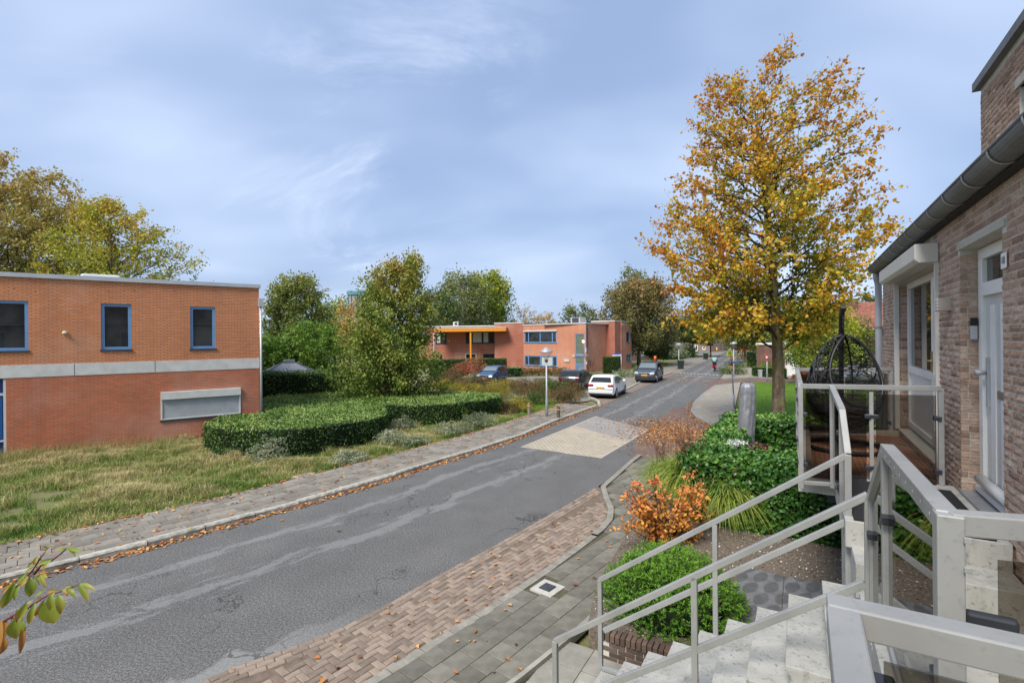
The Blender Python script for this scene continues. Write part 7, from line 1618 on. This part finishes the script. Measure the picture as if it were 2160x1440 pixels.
for px, py, lab in ((1512, 741, 'yellow bollard before the far row houses'),):
    c = G(px, py); t = thing('yellow_bollard', lab, 'bollard', tuple(c)); MB().lathe(c, [(.22, 0), (.2, .6), (.16, .95), (.05, 1.0)], 10).build('post', mat('bollard yellow', (.80, .36, .02), None, 3, .5), t, True); MB().lathe(c + ZD * .6, [(.21, 0), (.2, .12)], 10).build('band', M_FWHITE, t)
q0 = G(1499, 752); t = thing('direction_post', 'dark red and amber banded post by the far crossing', 'post', tuple(q0)); zz = AT(1499, 722, q0.y).z
MB().tube([q0, q0 + ZD * zz], .13, 8).build('pole', mat('dark red paint', (.16, .03, .025), None, 3, .6), t, True); MB().tube([q0 + ZD * .2, q0 + ZD * (.2 + zz * .2)], .2, 8).build('amber_band', M_YB, t, True); MB().box(q0 + ZD * (zz * .9), (.9, .2, .7)).build('signal_head', M_INK, t)
# silver parasol cover with flowers nearby
pc_ = AT(1572, 940, 12.6); pb_ = Vector((pc_.x, pc_.y, .35)); t = thing('parasol_cover', 'closed parasol in a crinkled silver cover standing inside the ivy hedge', 'parasol', tuple(pb_))
rngp = np.random.default_rng(6); prof = [(0, .15), (.3, .165), (.6, .185), (.9, .225), (1.2, .23), (1.5, .232), (1.8, .228), (2.05, .225), (2.25, .22), (2.38, .20), (2.44, .10)]; V, T = [], []; nn = 40
hts = np.linspace(0, 2.44, 60); tilt = .03
for i, h in enumerate(hts):
    r0 = np.interp(h, [p[0] for p in prof], [p[1] for p in prof])
    for j in range(nn):
        a = 2 * math.pi * j / nn; r = r0 * (1 + .08 * math.sin(3 * a + h * 1.1) + .03 * math.sin(9 * a + 3 * math.sin(h * 2.2)) * (.5 + .4 * h)) + (vnoise([a * 6 + h * 2], [h * 9], 1.0, 2)[0] - .5) * .018
        r *= .84; V.append((pb_.x + r * math.cos(a) * 1.0 + tilt * h, pb_.y + r * math.sin(a), pb_.z + h))
for i in range(len(hts) - 1):
    for j in range(nn): a, b = i * nn + j, i * nn + (j + 1) % nn; T += [(a, b, b + nn), (a, b + nn, a + nn)]
np_mesh('cover', V, T, mat('silver cover', (.33, .33, .345), (.23, .23, .245), 7, .45, .4, .8), t, smooth=True); MB().lathe(pb_ + ZD * -.35, [(.35, 0), (.35, .06), (.05, .09), (.04, .5)], 16).build('base', M_SILL, t)

ln_ = MB(); ln_.tube([AT(1582, 884, 12.5), AT(1640, 889, 11.5), AT(1690, 893, 10.2), AT(1700, 893, 9.8)], .006, 5); tag(ln_.build('washing_line', M_SILL), 'thin dark line stretched from the parasol to the balcony', 'line')
M_PINK = leafmat('pink petals', [(0, (.55, .01, .10)), (1, (.80, .05, .30))], .6, .5, .3); M_WHTF = leafmat('white petals', [(0, (.60, .62, .55)), (1, (.82, .82, .78))], .6, .5, .2)
for px, py, m, lab, n in ((1600, 944, M_PINK, 'bright pink geranium in a pot on the ivy hedge', 140), (1555, 936, M_WHTF, 'white flowering pot plant on the ivy hedge', 260)):
    c = AT(px, py, 10.6); t = thing('potted_flowers', lab, 'flowers', (c.x, c.y, 1.45)); MB().lathe((c.x, c.y, 1.42), [(.07, 0), (.10, .14), (.105, .16)], 14).build('pot', M_INK, t, True)
    P = np.array((c.x, c.y, c.z)) + RNG.normal(size=(n, 3)) * np.array((.09, .06, .045)); leafcloud('blossoms', P, .035, m, t, RNG, None, asp=.9); P = np.array((c.x, c.y, 1.58)) + RNG.normal(size=(160, 3)) * np.array((.09, .07, .05)); stuff(leafcloud('leaves', P, .05, M_IVY, t, RNG, None, asp=.8))

# ================================================================ CARS
M_TYRE = mat('tyre', (.015, .015, .016), None, 9, .85); M_RIM = mat('alloy rim', (.42, .43, .44), (.36, .37, .38), 6, .35, .7); M_CGL = mat('car glass', (.012, .015, .017), None, 3, .05, 0, 0, 0, .7)
M_CGL2 = mat('car glass light', (.16, .19, .20), (.12, .15, .16), 1.5, .06, 0, 0, 0, .7); M_BUMP = mat('black plastic trim', (.018, .018, .02), None, 6, .6); M_TAIL = mat('tail lamp red', (.30, .008, .012), None, 4, .2); M_HEAD = mat('headlamp', (.62, .64, .62), None, 4, .12); M_PLATE = mat('yellow number plate', (.72, .36, .02), None, 4, .5)
def paint(name, c, metal=.0): 
    t = NT(name); return t.done(t.bsdf(c, .28, metal, None, Coat_Weight=.6, Coat_Roughness=.06))
def make_car(name, label, pos, heading, paintm, prof, L, W, belt, roofw, wheels, wr, glass, rails=False, frontvis=False, light_g=None):
    """prof: side outline from rear bumper over the roof to the front bumper, (x, z), x forward from the centre"""
    hv = Vector((math.sin(heading), math.cos(heading), 0)); M = Matrix(((hv.x, -hv.y, 0, pos[0]), (hv.y, hv.x, 0, pos[1]), (0, 0, 1, pos[2]), (0, 0, 0, 1)))
    t = thing(name, label, 'car', M=M, group=None); tr = MW[t]
    def P(x, y, z): return tr @ Vector((x, y, z))
    zr = max(z for _, z in prof)
    def hw(x, z):
        k = W / 2 * (1 - .10 * max(0, abs(x) / (L / 2) - .72) / .28)
        if z > belt: return k * (1 - (1 - roofw) * min(1, (z - belt) / (zr - belt)) ** 1.15)
        return k * (1 - .05 * max(0, (.45 - z) / .45))
    bot = .19; pts = list(prof); arch = []
    lowr = []
    xs = sorted(wheels, reverse=True); x_front, x_rear = prof[-1][0], prof[0][0]
    lowr.append((x_front - .05, bot + .03))
    for wx in xs:
        for a in np.linspace(0, math.pi, 9): lowr.append((wx + math.cos(a) * (wr + .055), max(bot, wr + math.sin(a) * (wr + .055))))
    lowr.append((x_rear + .05, bot + .05)); outline = pts + lowr
    bm = bmesh.new(); Lv = [bm.verts.new(Vector((x, hw(x, z), z))) for x, z in outline]; Rv = [bm.verts.new(Vector((x, -hw(x, z), z))) for x, z in outline]; n = len(outline)
    fl = bm.faces.new(Lv); fr_ = bm.faces.new(Rv[::-1])
    # across the car: extra centre row gives a gentle crown
    Cv = [bm.verts.new(Vector((x + (.03 if x > L * .4 else (-.02 if x < -L * .4 else 0)), 0, z + (.02 if z > .5 else 0)))) for x, z in outline]
    for k in range(n):
        j = (k + 1) % n; bm.faces.new((Lv[k], Cv[k], Cv[j], Lv[j])); bm.faces.new((Cv[k], Rv[k], Rv[j], Cv[j]))
    bmesh.ops.triangulate(bm, faces=[fl, fr_]); bmesh.ops.recalc_face_normals(bm, faces=bm.faces); me = bpy.data.meshes.new('body'); bm.to_mesh(me); bm.free(); me.materials.append(paintm)
    bo = bpy.data.objects.new('body', me); _link(bo, t, Matrix.Identity(4)); bv = bo.modifiers.new('bevel', 'BEVEL'); bv.width = .035; bv.segments = 3; bv.limit_method = 'ANGLE'; bv.angle_limit = R(28); me.polygons.foreach_set('use_smooth', [True] * len(me.polygons))
    def side(poly_, nm, m, out=.006, par=bo):
        for s in (1, -1):
            b = MB(); q = [P(x, s * (hw(x, z) + out), z) for x, z in poly_]; b.quad(*(q if s > 0 else q[::-1])); b.build(nm, m, par)
    for g in glass['side']: side(g, 'side_window', M_CGL)
    def cross(x0, z0, x1, z1, nm, m, f0=.86, f1=.82, off=.012, par=bo):
        dx_, dz_ = x1 - x0, z1 - z0; l = math.hypot(dx_, dz_); nx, nz = -dz_ / l, dx_ / l
        if (nx * (x0 + x1)) < 0: nx, nz = -nx, -nz
        b = MB(); c = [P(x0 + nx * off, hw(x0, z0) * f0, z0 + nz * off + .01), P(x0 + nx * off + (.02 if x0 > 0 else -.015), 0, z0 + nz * off + .02), P(x0 + nx * off, -hw(x0, z0) * f0, z0 + nz * off + .01)]
        d = [P(x1 + nx * off, hw(x1, z1) * f1, z1 + nz * off + .01), P(x1 + nx * off + (.02 if x0 > 0 else -.015), 0, z1 + nz * off + .02), P(x1 + nx * off, -hw(x1, z1) * f1, z1 + nz * off + .01)]
        b.quad(c[0], c[1], d[1], d[0]); b.quad(c[1], c[2], d[2], d[1]); return b.build(nm, m, par)
    cross(*glass['front'], 'windscreen', light_g or M_CGL); cross(*glass['rear'], 'rear_window', M_CGL)
    for wx in wheels:
        for s in (1, -1):
            y = s * (W / 2 - .11); c = P(wx, y, wr); ax = (tr.to_3x3() @ Vector((0, s, 0))); tw_ = .19
            b = MB(); b.tube([c - ax * tw_ * .5, c - ax * tw_ * .38, c + ax * tw_ * .38, c + ax * tw_ * .5], [wr * .9, wr, wr, wr * .9], 22); wo_ = b.build('wheel', M_TYRE, t, True)
            b = MB(); b.tube([c + ax * tw_ * .5, c + ax * (tw_ * .5 + .006)], wr * .66, 20); ri = b.build('rim', M_BUMP, wo_)
            b = MB(); side_v = tr.to_3x3() @ Vector((1, 0, 0))
            for k in range(6):
                a = 2 * math.pi * k / 6; d = side_v * math.cos(a) + ZD * math.sin(a); b.bar(c + ax * (tw_ * .5 + .008) + d * .03, c + ax * (tw_ * .5 + .008) + d * wr * .66, .05, .012, up=ax)
            b.tube([c + ax * (tw_ * .5 + .004), c + ax * (tw_ * .5 + .016)], .06, 12)
            nr = 22; 
            ring = [c + ax * (tw_ * .5 + .008) + (side_v * math.cos(2 * math.pi * k / nr) + ZD * math.sin(2 * math.pi * k / nr)) * wr * .66 for k in range(nr + 1)]; b.tube(ring, .018, 5, False); b.build('spokes', M_RIM, wo_)
            # dark wheel well
            b = MB(); b.tube([P(wx, s * (W / 2 - .30), wr + .02), P(wx, s * (W / 2 - .055), wr + .02)], wr + .052, 20); b.build('wheel_arch', M_BUMP, bo)
    side([(max(wheels) - wr - .1, bot + .005), (max(wheels) - wr - .1, bot + .14), (min(wheels) + wr + .1, bot + .14), (min(wheels) + wr + .1, bot + .005)], 'sill_trim', M_BUMP, .012)
    def block(x, y0, y1, z0, z1, nm, m, d=.03):
        """flat lamp/plate/trim on the nose (x>0) or tail (x<0)"""
        e = .02 if x > 0 else -.02; o = MB().obox(P(x - e, y0, z0), P(x + (d if x > 0 else -d), y0, z0) - P(x - e, y0, z0), P(x, y1, z0) - P(x, y0, z0), ZD * (z1 - z0)); return o.build(nm, m, bo, bevel=.01)
    for s in (1, -1):
        a, b = (.70, .94)
        if 'tail' in glass: x, z0, z1, yi = glass['tail']; lo, hi = sorted((s * W / 2 * yi, s * W / 2 * .955)); block(x, lo, hi, z0, z1, 'tail_lamp', M_TAIL, .05)
        if 'head' in glass: x, z0, z1, yi = glass['head']; lo, hi = sorted((s * W / 2 * yi, s * W / 2 * .93)); block(x, lo, hi, z0, z1, 'headlight', M_HEAD, .06)
        mx, mz = glass['mirror']; MB().obox(P(mx, s * (hw(mx, mz) + .0), mz), tr.to_3x3() @ Vector((.10, 0, 0)), tr.to_3x3() @ Vector((0, s * .19, 0)), ZD * .12).build('mirror', paintm, t, bevel=.025)
        dm_ = MB(); 
        for hx in glass['handles']: dm_.obox(P(hx, s * (hw(hx, belt - .12) + .005), belt - .13), tr.to_3x3() @ Vector((.16, 0, 0)), tr.to_3x3() @ Vector((0, s * .02, 0)), ZD * .03)
        dm_.build('door_handle', paintm, bo)
        seam = MB()
        for hx in glass['seams']: seam.obox(P(hx, s * (hw(hx, .6) + .002), .34), tr.to_3x3() @ Vector((.012, 0, 0)), tr.to_3x3() @ Vector((0, s * .004, 0)), ZD * (belt - .36))
        seam.build('door_seam', M_BUMP, bo)
        if rails: MB().tube([P(-L * .36, s * W * .36, zr + .005), P(-L * .33, s * W * .36, zr + .055), P(L * .02, s * W * .36, zr + .055), P(L * .06, s * W * .36, zr + .005)], .016, 6).build('roof_rail', M_ALU, t, True)
    for x, z0, z1 in glass['bumpers']: block(x, -W * .43, W * .43, z0, z1, 'bumper_trim', M_BUMP, .035)
    for x, z0 in glass['plates']: block(x, -.26, .26, z0, z0 + .11, 'plate', M_PLATE, .06)
    if 'grille' in glass: x, z0, z1 = glass['grille']; block(x, -W * .26, W * .26, z0, z1, 'grille', M_BUMP, .045); block(x, -W * .26, W * .26, z1 - .02, z1 + .02, 'chrome_bar', M_RIM, .055)
    MB().obox(P(-L * .42, -W * .4, .16), tr.to_3x3() @ Vector((L * .84, 0, 0)), tr.to_3x3() @ Vector((0, W * .8, 0)), ZD * .12).build('underbody', M_BUMP, t)
    return t
def hatch(L, H, hood=.92, tailx=0.0):
    h = L / 2
    return [(-h, .36), (-h - .01, .62), (-h + .03, .86), (-h + .12 + tailx, 1.0), (-h + .42 + tailx, H - .10), (-h + .62 + tailx, H - .02), (-h + 1.2, H), (-h + 1.9, H - .03), (h - 1.95, H - .08), (h - 1.12, hood + .06), (h - .95, hood), (h - .45, hood - .09), (h - .12, hood - .22), (h, .62), (h + .01, .40)]
L = 4.1; h = L / 2; H = 1.46
def hglass_(L, H, hood, tailx=0.0, belt=.93):
    h = L / 2
    return dict(side=[[(-h + .62 + tailx, belt + .06), (-h + .78 + tailx, H - .13), (-h + 1.45, H - .09), (-h + 1.5, belt + .03)], [(-h + 1.56, belt + .03), (-h + 1.51, H - .09), (h - 2.05, H - .13), (h - 1.38, belt + .06)]],
                front=(h - 1.16, hood + .10, h - 1.88, H - .10), rear=(-h + .14 + tailx, 1.02, -h + .40 + tailx, H - .13), mirror=(h - 1.62, belt + .02), handles=(-h + .95, h - 2.2), seams=(-h + 1.52, h - 1.35, -h + .78),
                bumpers=[(-h, .24, .36), (h, .24, .40)], plates=[])
g = hglass_(4.1, 1.46, .93); g.update(tail=(-h + .02, .80, .93, .52), plates=[(-h - .005, .66)]); g['bumpers'].append((-h + .01, .60, .635))
pw_ = G(1284, 838); hd = R(25); cpos = Vector((5.95, 32.2, .016)) + Vector((math.sin(hd), math.cos(hd), 0)) * 1.25
make_car('hatchback', 'white hatchback parked on the brick strip, seen from behind', cpos, hd, paint('white car paint', (.78, .79, .80)), hatch(4.1, 1.46, .93), 4.1, 1.76, .95, .76, (-1.28, 1.28), .315, g)
g = hglass_(4.3, 1.45, .92, -.02); hh_ = 2.15; g.update(tail=(-hh_ + .02, .78, .92, .62), plates=[]); hd = R(24); rr = G(1228, 821); cpos = Vector((rr.x, rr.y, .012)) + Vector((math.sin(hd), math.cos(hd), 0)) * 1.28 - Vector((math.cos(hd), -math.sin(hd), 0)) * .8
make_car('estate_car', 'black estate car with roof rails half hidden by russet shrubs', cpos, hd, paint('black car paint', (.018, .02, .024), .2), hatch(4.3, 1.45, .92), 4.3, 1.74, .94, .78, (-1.3, 1.3), .32, g, rails=True)
# grey off-roader facing the camera
H = 1.68; h = 2.25
pf = [(-h, .42), (-h - .02, .72), (-h + .02, 1.05), (-h + .10, 1.12), (-h + .32, H - .08), (-h + .5, H - .02), (-.9, H), (.1, H - .02), (.42, H - .08), (1.10, 1.14), (1.25, 1.06), (h - .35, .98), (h - .10, .88), (h, .70), (h + .02, .42)]
g = dict(side=[[(-h + .40, 1.12), (-h + .52, H - .14), (-1.15, H - .11), (-1.18, 1.08)], [(-1.10, 1.08), (-1.08, H - .11), (-.22, H - .11), (-.20, 1.06)], [(-.12, 1.06), (-.14, H - .11), (.34, H - .15), (.92, 1.10)]], front=(1.08, 1.18, .46, H - .10), rear=(-h + .12, 1.14, -h + .30, H - .14), mirror=(.80, 1.08), handles=(-1.0, .0), seams=(-1.14, -.16, .95), bumpers=[(h, .30, .56), (-h, .3, .6)], plates=[(h + .01, .60)], head=(h - .10, .74, .93, .60), grille=(h - .04, .72, .86))
hd = R(180 + 27); fw = Vector((math.sin(hd), math.cos(hd), 0)); fc = (G(1347, 805) + G(1381, 807)) / 2; make_car('off_roader', 'dark grey off-road car facing the camera on the brick strip', Vector((fc.x, fc.y, .016)) - fw * 1.35, hd, paint('dark grey car paint', (.055, .06, .07), .4), pf, 4.5, 1.78, 1.06, .80, (-1.33, 1.30), .345, g, light_g=M_CGL2)
# blue small hatchback
L = 3.7; h = L / 2; H = 1.43; pf = [(-h, .36), (-h - .01, .6), (-h + .04, .84), (-h + .12, .95), (-h + .40, H - .10), (-h + .58, H - .02), (-.6, H), (-.05, H - .03), (.18, H - .09), (.86, .98), (1.02, .92), (h - .40, .84), (h - .10, .72), (h, .56), (h + .01, .36)]
g = dict(side=[[(-h + .55, .96), (-h + .70, H - .14), (-.62, H - .10), (-.58, .93)], [(-.50, .93), (-.52, H - .10), (.10, H - .15), (.70, .95)]], front=(.84, 1.01, .22, H - .11), rear=(-h + .14, .98, -h + .38, H - .14), mirror=(.62, .92), handles=(-.42,), seams=(-.54, .74), bumpers=[(h, .24, .34), (-h, .24, .36)], plates=[(h, .36)], head=(h - .09, .58, .75, .60), grille=(h - .03, .58, .70))
hd = R(180 + 22); p = AT(1040, 800, 44.5); make_car('small_hatchback', 'small dark blue hatchback parked in the court behind the shrubs', (p.x, p.y, .012), hd, paint('blue car paint', (.02, .065, .14), .3), pf, 3.7, 1.6, .93, .78, (-1.15, 1.15), .285, g, light_g=M_CGL2)
g = hglass_(4.1, 1.46, .93); g.update(tail=(-2.03, .80, .93, .52), head=(1.93, .62, .76, .6)); p = AT(1805, 795, 40.5); make_car('silver_hatchback', 'silver car parked in the side street behind the hanging chair', (p.x, p.y, .01), R(112), paint('silver car paint', (.45, .47, .49), .5), hatch(4.1, 1.46, .93), 4.1, 1.72, .95, .78, (-1.28, 1.28), .31, g)

# ================================================================ CYCLIST
cy = G(1507.5, 783); hd = R(27); fv = Vector((math.sin(hd), math.cos(hd), 0)); rv = Vector((fv.y, -fv.x, 0))
bk_ = thing('bicycle', 'black city bicycle with red panniers ridden away along the street', 'bicycle', tuple(cy)); B = lambda f, s, z: cy + fv * f + rv * s + ZD * z
for f in (-.54, .54):
    w = MB(); w.tube([B(f + .34 * math.cos(a), 0, .35 + .34 * math.sin(a)) for a in np.linspace(0, 2 * math.pi, 25)], .018, 6, False); wo_ = w.build('wheel', M_TYRE, bk_, True); sp = MB()
    for k in range(10): a = 2 * math.pi * k / 10; sp.tube([B(f, 0, .35), B(f + .33 * math.cos(a), 0, .35 + .33 * math.sin(a))], .003, 3)
    sp.build('spokes', M_RIM, wo_)
fr_ = MB()
for a, b in (((-.54, 0, .35), (-.12, 0, .30)), ((-.12, 0, .30), (-.24, 0, .86)), ((-.12, 0, .30), (.40, 0, .80)), ((-.54, 0, .35), (-.22, 0, .74)), ((.40, 0, .88), (.54, 0, .35)), ((-.22, 0, .70), (.40, 0, .84))): fr_.tube([B(*a), B(*b)], .018, 6)
fr_.build('frame', M_BLK, bk_, True); hb_ = MB(); hb_.tube([B(.22, -.28, 1.08), B(.36, -.2, 1.08), B(.40, 0, 1.02), B(.36, .2, 1.08), B(.22, .28, 1.08)], .014, 6); hb_.tube([B(.40, 0, .85), B(.40, 0, 1.02)], .014, 6); hb_.build('handlebar', M_BLK, bk_, True)
MB().lathe(B(-.26, 0, .86), [(.03, 0), (.11, .03), (.12, .07), (.08, .09)], 10).build('saddle', M_BLK, bk_, True)
M_PAN = mat('red pannier', (.48, .02, .04), (.34, .015, .03), 6, .7)
for s in (-1, 1): MB().box(B(-.56, s * .15, .58), (.16, .34, .34), -hd).build('pannier', M_PAN, bk_, bevel=.05)
MB().box(B(-.74, 0, .62), (.07, .03, .06), -hd).build('rear_lamp', M_TAIL, bk_)
def skin_body(name, parent, nodes, edges, rad, m, sub=2):
    me = bpy.data.meshes.new(name); inv = MW[parent].inverted(); me.from_pydata([tuple(inv @ Vector(v)) for v in nodes], edges, []); o = bpy.data.objects.new(name, me); _link(o, parent, Matrix.Identity(4)); me.materials.append(m)
    sk = o.modifiers.new('skin', 'SKIN'); sk.use_smooth_shade = True
    for k, r in enumerate(rad): me.skin_vertices[0].data[k].radius = (r, r); me.skin_vertices[0].data[k].use_root = (k == 0)
    sb_ = o.modifiers.new('sub', 'SUBSURF'); sb_.levels = sub; sb_.render_levels = sub; return o
pe = thing('person', 'cyclist in a pale green jacket riding away with hood up', 'person', tuple(cy))
N = [B(-.26, 0, 1.0), B(-.22, 0, 1.22), B(-.14, 0, 1.44), B(-.10, 0, 1.56), B(-.05, 0, 1.74), B(-.14, -.19, 1.46), B(.06, -.27, 1.26), B(.24, -.27, 1.12), B(-.14, .19, 1.46), B(.06, .27, 1.26), B(.24, .27, 1.12), B(-.24, -.12, .96), B(.10, -.13, .80), B(-.06, -.13, .42), B(.04, -.13, .36), B(-.24, .12, .96), B(.02, .13, .66), B(-.14, .13, .26), B(-.04, .13, .20)]
skin_body('body', pe, N, [(0, 1), (1, 2), (2, 3), (3, 4), (2, 5), (5, 6), (6, 7), (2, 8), (8, 9), (9, 10), (0, 11), (11, 12), (12, 13), (13, 14), (0, 15), (15, 16), (16, 17), (17, 18)], [.17, .18, .17, .07, .11, .09, .06, .045, .09, .06, .045, .12, .085, .055, .045, .12, .085, .055, .045], mat('dark trousers', (.03, .032, .04), None, 6, .8), 2)
jk = [B(-.27, 0, 1.02), B(-.23, 0, 1.22), B(-.15, 0, 1.44), B(-.11, 0, 1.58), B(-.15, -.21, 1.46), B(.05, -.28, 1.26), B(.22, -.275, 1.14), B(-.15, .21, 1.46), B(.05, .28, 1.26), B(.22, .275, 1.14)]
skin_body('jacket', pe, jk, [(0, 1), (1, 2), (2, 3), (2, 4), (4, 5), (5, 6), (2, 7), (7, 8), (8, 9)], [.215, .21, .20, .11, .11, .085, .06, .11, .085, .06], mat('pale green jacket', (.25, .42, .38), (.20, .35, .31), 6, .7), 2)
MB().lathe(B(-.05, 0, 1.60), [(.06, 0), (.11, .06), (.125, .14), (.10, .23), (.03, .27)], 14).build('hood', mat('grey hood', (.10, .16, .15), None, 6, .8), pe, True)

# ================================================================ DOGWOOD SPRAY NEAR THE CAMERA
def dogmat(name, stops):
    t = NT(name); geo = t.n('ShaderNodeNewGeometry'); co = t.coord(); r = t.rnd(); n = t.noise(co, 30, 4)
    gr = t.n('ShaderNodeAttribute', attribute_name='tone').outputs['Fac']
    c = t.ramp(t.math('ADD', t.math('MULTIPLY', gr, .50), t.math('ADD', t.math('MULTIPLY', r, .55), t.math('MULTIPLY', t.math('SUBTRACT', n, .5), .35))), stops)
    c = t.mix(geo.outputs['Backfacing'], c, t.mix(.55, c, (.50, .54, .36)))
    p = t.bsdf(c, .5, 0, t.bump(n, .2, .002)); tr = t.n('ShaderNodeBsdfTranslucent'); t.l(c, tr.inputs[0]); m = t.n('ShaderNodeMixShader'); m.inputs[0].default_value = .35; t.l(p, m.inputs[1]); t.l(tr.outputs[0], m.inputs[2]); return t.done(m.outputs[0])
M_DOG = dogmat('dogwood leaf', [(0, (.13, .21, .02)), (.45, (.24, .29, .03)), (.7, (.36, .30, .05)), (.88, (.42, .18, .05)), (1, (.32, .06, .04))]); M_DOG2 = dogmat('dogwood turned leaf', [(0, (.40, .24, .05)), (.5, (.45, .20, .05)), (1, (.36, .12, .05))])
M_RTWIG = mat('red twig', (.20, .035, .035), (.13, .03, .03), 20, .6)
db = thing('dogwood_spray', 'dogwood twigs with drooping green and reddening leaves hanging in from the left', 'branch', tuple(AT(-40, 1340, 1.45)))
def A3(x, y, Y=1.45): return AT(x, y, Y)
def zm(x, y): return (x / 6.0, 1140 + y / 6.0)
tw1 = [(-260, 760), (0, 770), (180, 610), (330, 470), (430, 350), (510, 220), (610, 90)]; tw2 = [(-260, 1120), (0, 1045), (170, 940), (300, 890), (450, 780), (600, 690), (740, 650), (930, 580), (1010, 550)]; tw3 = [(430, 420), (520, 310), (680, 230), (760, 170), (850, 95)]
for tw, yy in ((tw1, 1.50), (tw2, 1.40), (tw3, 1.48)): MB().tube([A3(*zm(*p), yy) for p in tw], [.0042 - .0028 * k / (len(tw) - 1) for k in range(len(tw))], 7).build('twig', M_RTWIG, db, True)
MB().tube([A3(*zm(-260, 1120), 1.40), A3(*zm(-260, 760), 1.50), A3(*zm(-700, 1500), 1.5)], .006, 7).build('twig', M_RTWIG, db, True)
def dog_leaf(base, tip, wid, Y, mt, curl=.25, seed=0, side=0.0):
    """leaf from stalk base to tip (pixels in the zoomed crop), arching, folded along its rib"""
    a, b = A3(*zm(*base), Y), A3(*zm(*tip), Y - .012); ax = b - a; Ln = ax.length; d = ax.normalized(); view = Vector((-a.x, -a.y, HC - a.z)).normalized()
    nrm = (view + Vector((math.sin(seed * 1.7) * .5, 0, .55 + math.cos(seed * 2.3) * .3))).normalized(); nrm = (nrm - d * nrm.dot(d)).normalized(); sv = d.cross(nrm); n = 7; V, T, tn = [], [], []
    for k in range(n + 1):
        f = k / n; w = wid / 6.0 * Y / F * .42 * (math.sin(math.pi * min(1, f * .94 + .05)) ** .75) * (1 - .15 * f); arch = nrm * (curl * Ln * (4 * f * (1 - f)) * .5)
        p = a + ax * f + arch
        for q, s in enumerate((-1, -.5, 0, .5, 1)):
            V.append(p + sv * (w * s) + nrm * (w * abs(s) * (.42 + side * s))); tn.append(f)
    for k in range(n):
        for q in range(4): i = k * 5 + q; T += [(i, i + 1, i + 6), (i, i + 6, i + 5)]
    o = np_mesh('leaf', [tuple(v) for v in V], T, mt, db, tn, smooth=True); return o
LV = [((600, 90), (515, 80), 32, 1.5, 0), ((615, 85), (697, 60), 34, 1.5, 0), ((600, 100), (570, 150), 26, 1.5, 0), ((835, 95), (680, 140), 46, 1.48, 0), ((850, 95), (1035, 150), 60, 1.48, 0), ((860, 100), (960, 195), 52, 1.48, 0), ((840, 100), (745, 150), 26, 1.48, 0), ((480, 200), (430, 305), 60, 1.5, 0), ((510, 215), (340, 345), 52, 1.5, 0), ((660, 235), (480, 300), 66, 1.48, 0), ((650, 240), (535, 390), 62, 1.47, 0), ((430, 330), (320, 420), 50, 1.5, 0), ((470, 320), (465, 390), 40, 1.5, 0), ((330, 410), (220, 520), 56, 1.5, 0), ((360, 450), (260, 590), 90, 1.49, 0), ((390, 480), (375, 710), 150, 1.49, 0), ((445, 430), (500, 560), 50, 1.49, 0), ((510, 430), (585, 600), 64, 1.48, 0), ((540, 420), (600, 470), 60, 1.48, 0), ((230, 540), (20, 660), 90, 1.5, 0), ((180, 540), (20, 850), 130, 1.49, 0), ((250, 560), (190, 755), 70, 1.49, 0),
      ((1005, 550), (1212, 630), 70, 1.40, 0), ((1000, 555), (1115, 765), 96, 1.39, 0), ((930, 565), (820, 600), 50, 1.40, 0), ((800, 610), (865, 705), 54, 1.40, 0), ((850, 610), (955, 720), 80, 1.39, 0), ((735, 625), (590, 650), 56, 1.41, 0), ((700, 640), (600, 760), 66, 1.40, 0), ((570, 625), (445, 705), 52, 1.41, 0), ((740, 690), (760, 930), 120, 1.38, 0), ((640, 690), (625, 880), 110, 1.38, 0), ((640, 740), (690, 1040), 300, 1.40, 0), ((530, 720), (440, 770), 46, 1.41, 0), ((560, 750), (440, 950), 90, 1.39, 0), ((440, 790), (360, 1050), 90, 1.39, 0), ((420, 750), (310, 880), 56, 1.40, 0), ((340, 790), (225, 1005), 110, 1.39, 0), ((220, 860), (210, 1035), 60, 1.40, 0), ((230, 970), (200, 1235), 220, 1.40, 0), ((450, 940), (370, 1055), 50, 1.41, 1), ((300, 1040), (250, 1430), 84, 1.40, 1), ((60, 1010), (30, 1250), 120, 1.40, 1), ((10, 1010), (-40, 1430), 170, 1.38, 1), ((180, 960), (150, 1020), 50, 1.41, 0), ((60, 1230), (-10, 1440), 120, 1.41, 1)]
for k, (a, b, w, y, tt) in enumerate(LV): dog_leaf(a, b, w, y, M_DOG2 if tt else M_DOG, .22 + .12 * math.sin(k * 1.3), k, .15 * math.sin(k))
MB().tube([A3(*zm(265, 1000), 1.4), A3(*zm(290, 1040), 1.4), A3(*zm(315, 1085), 1.4)], .0015, 5).build('twig', M_RTWIG, db, True)
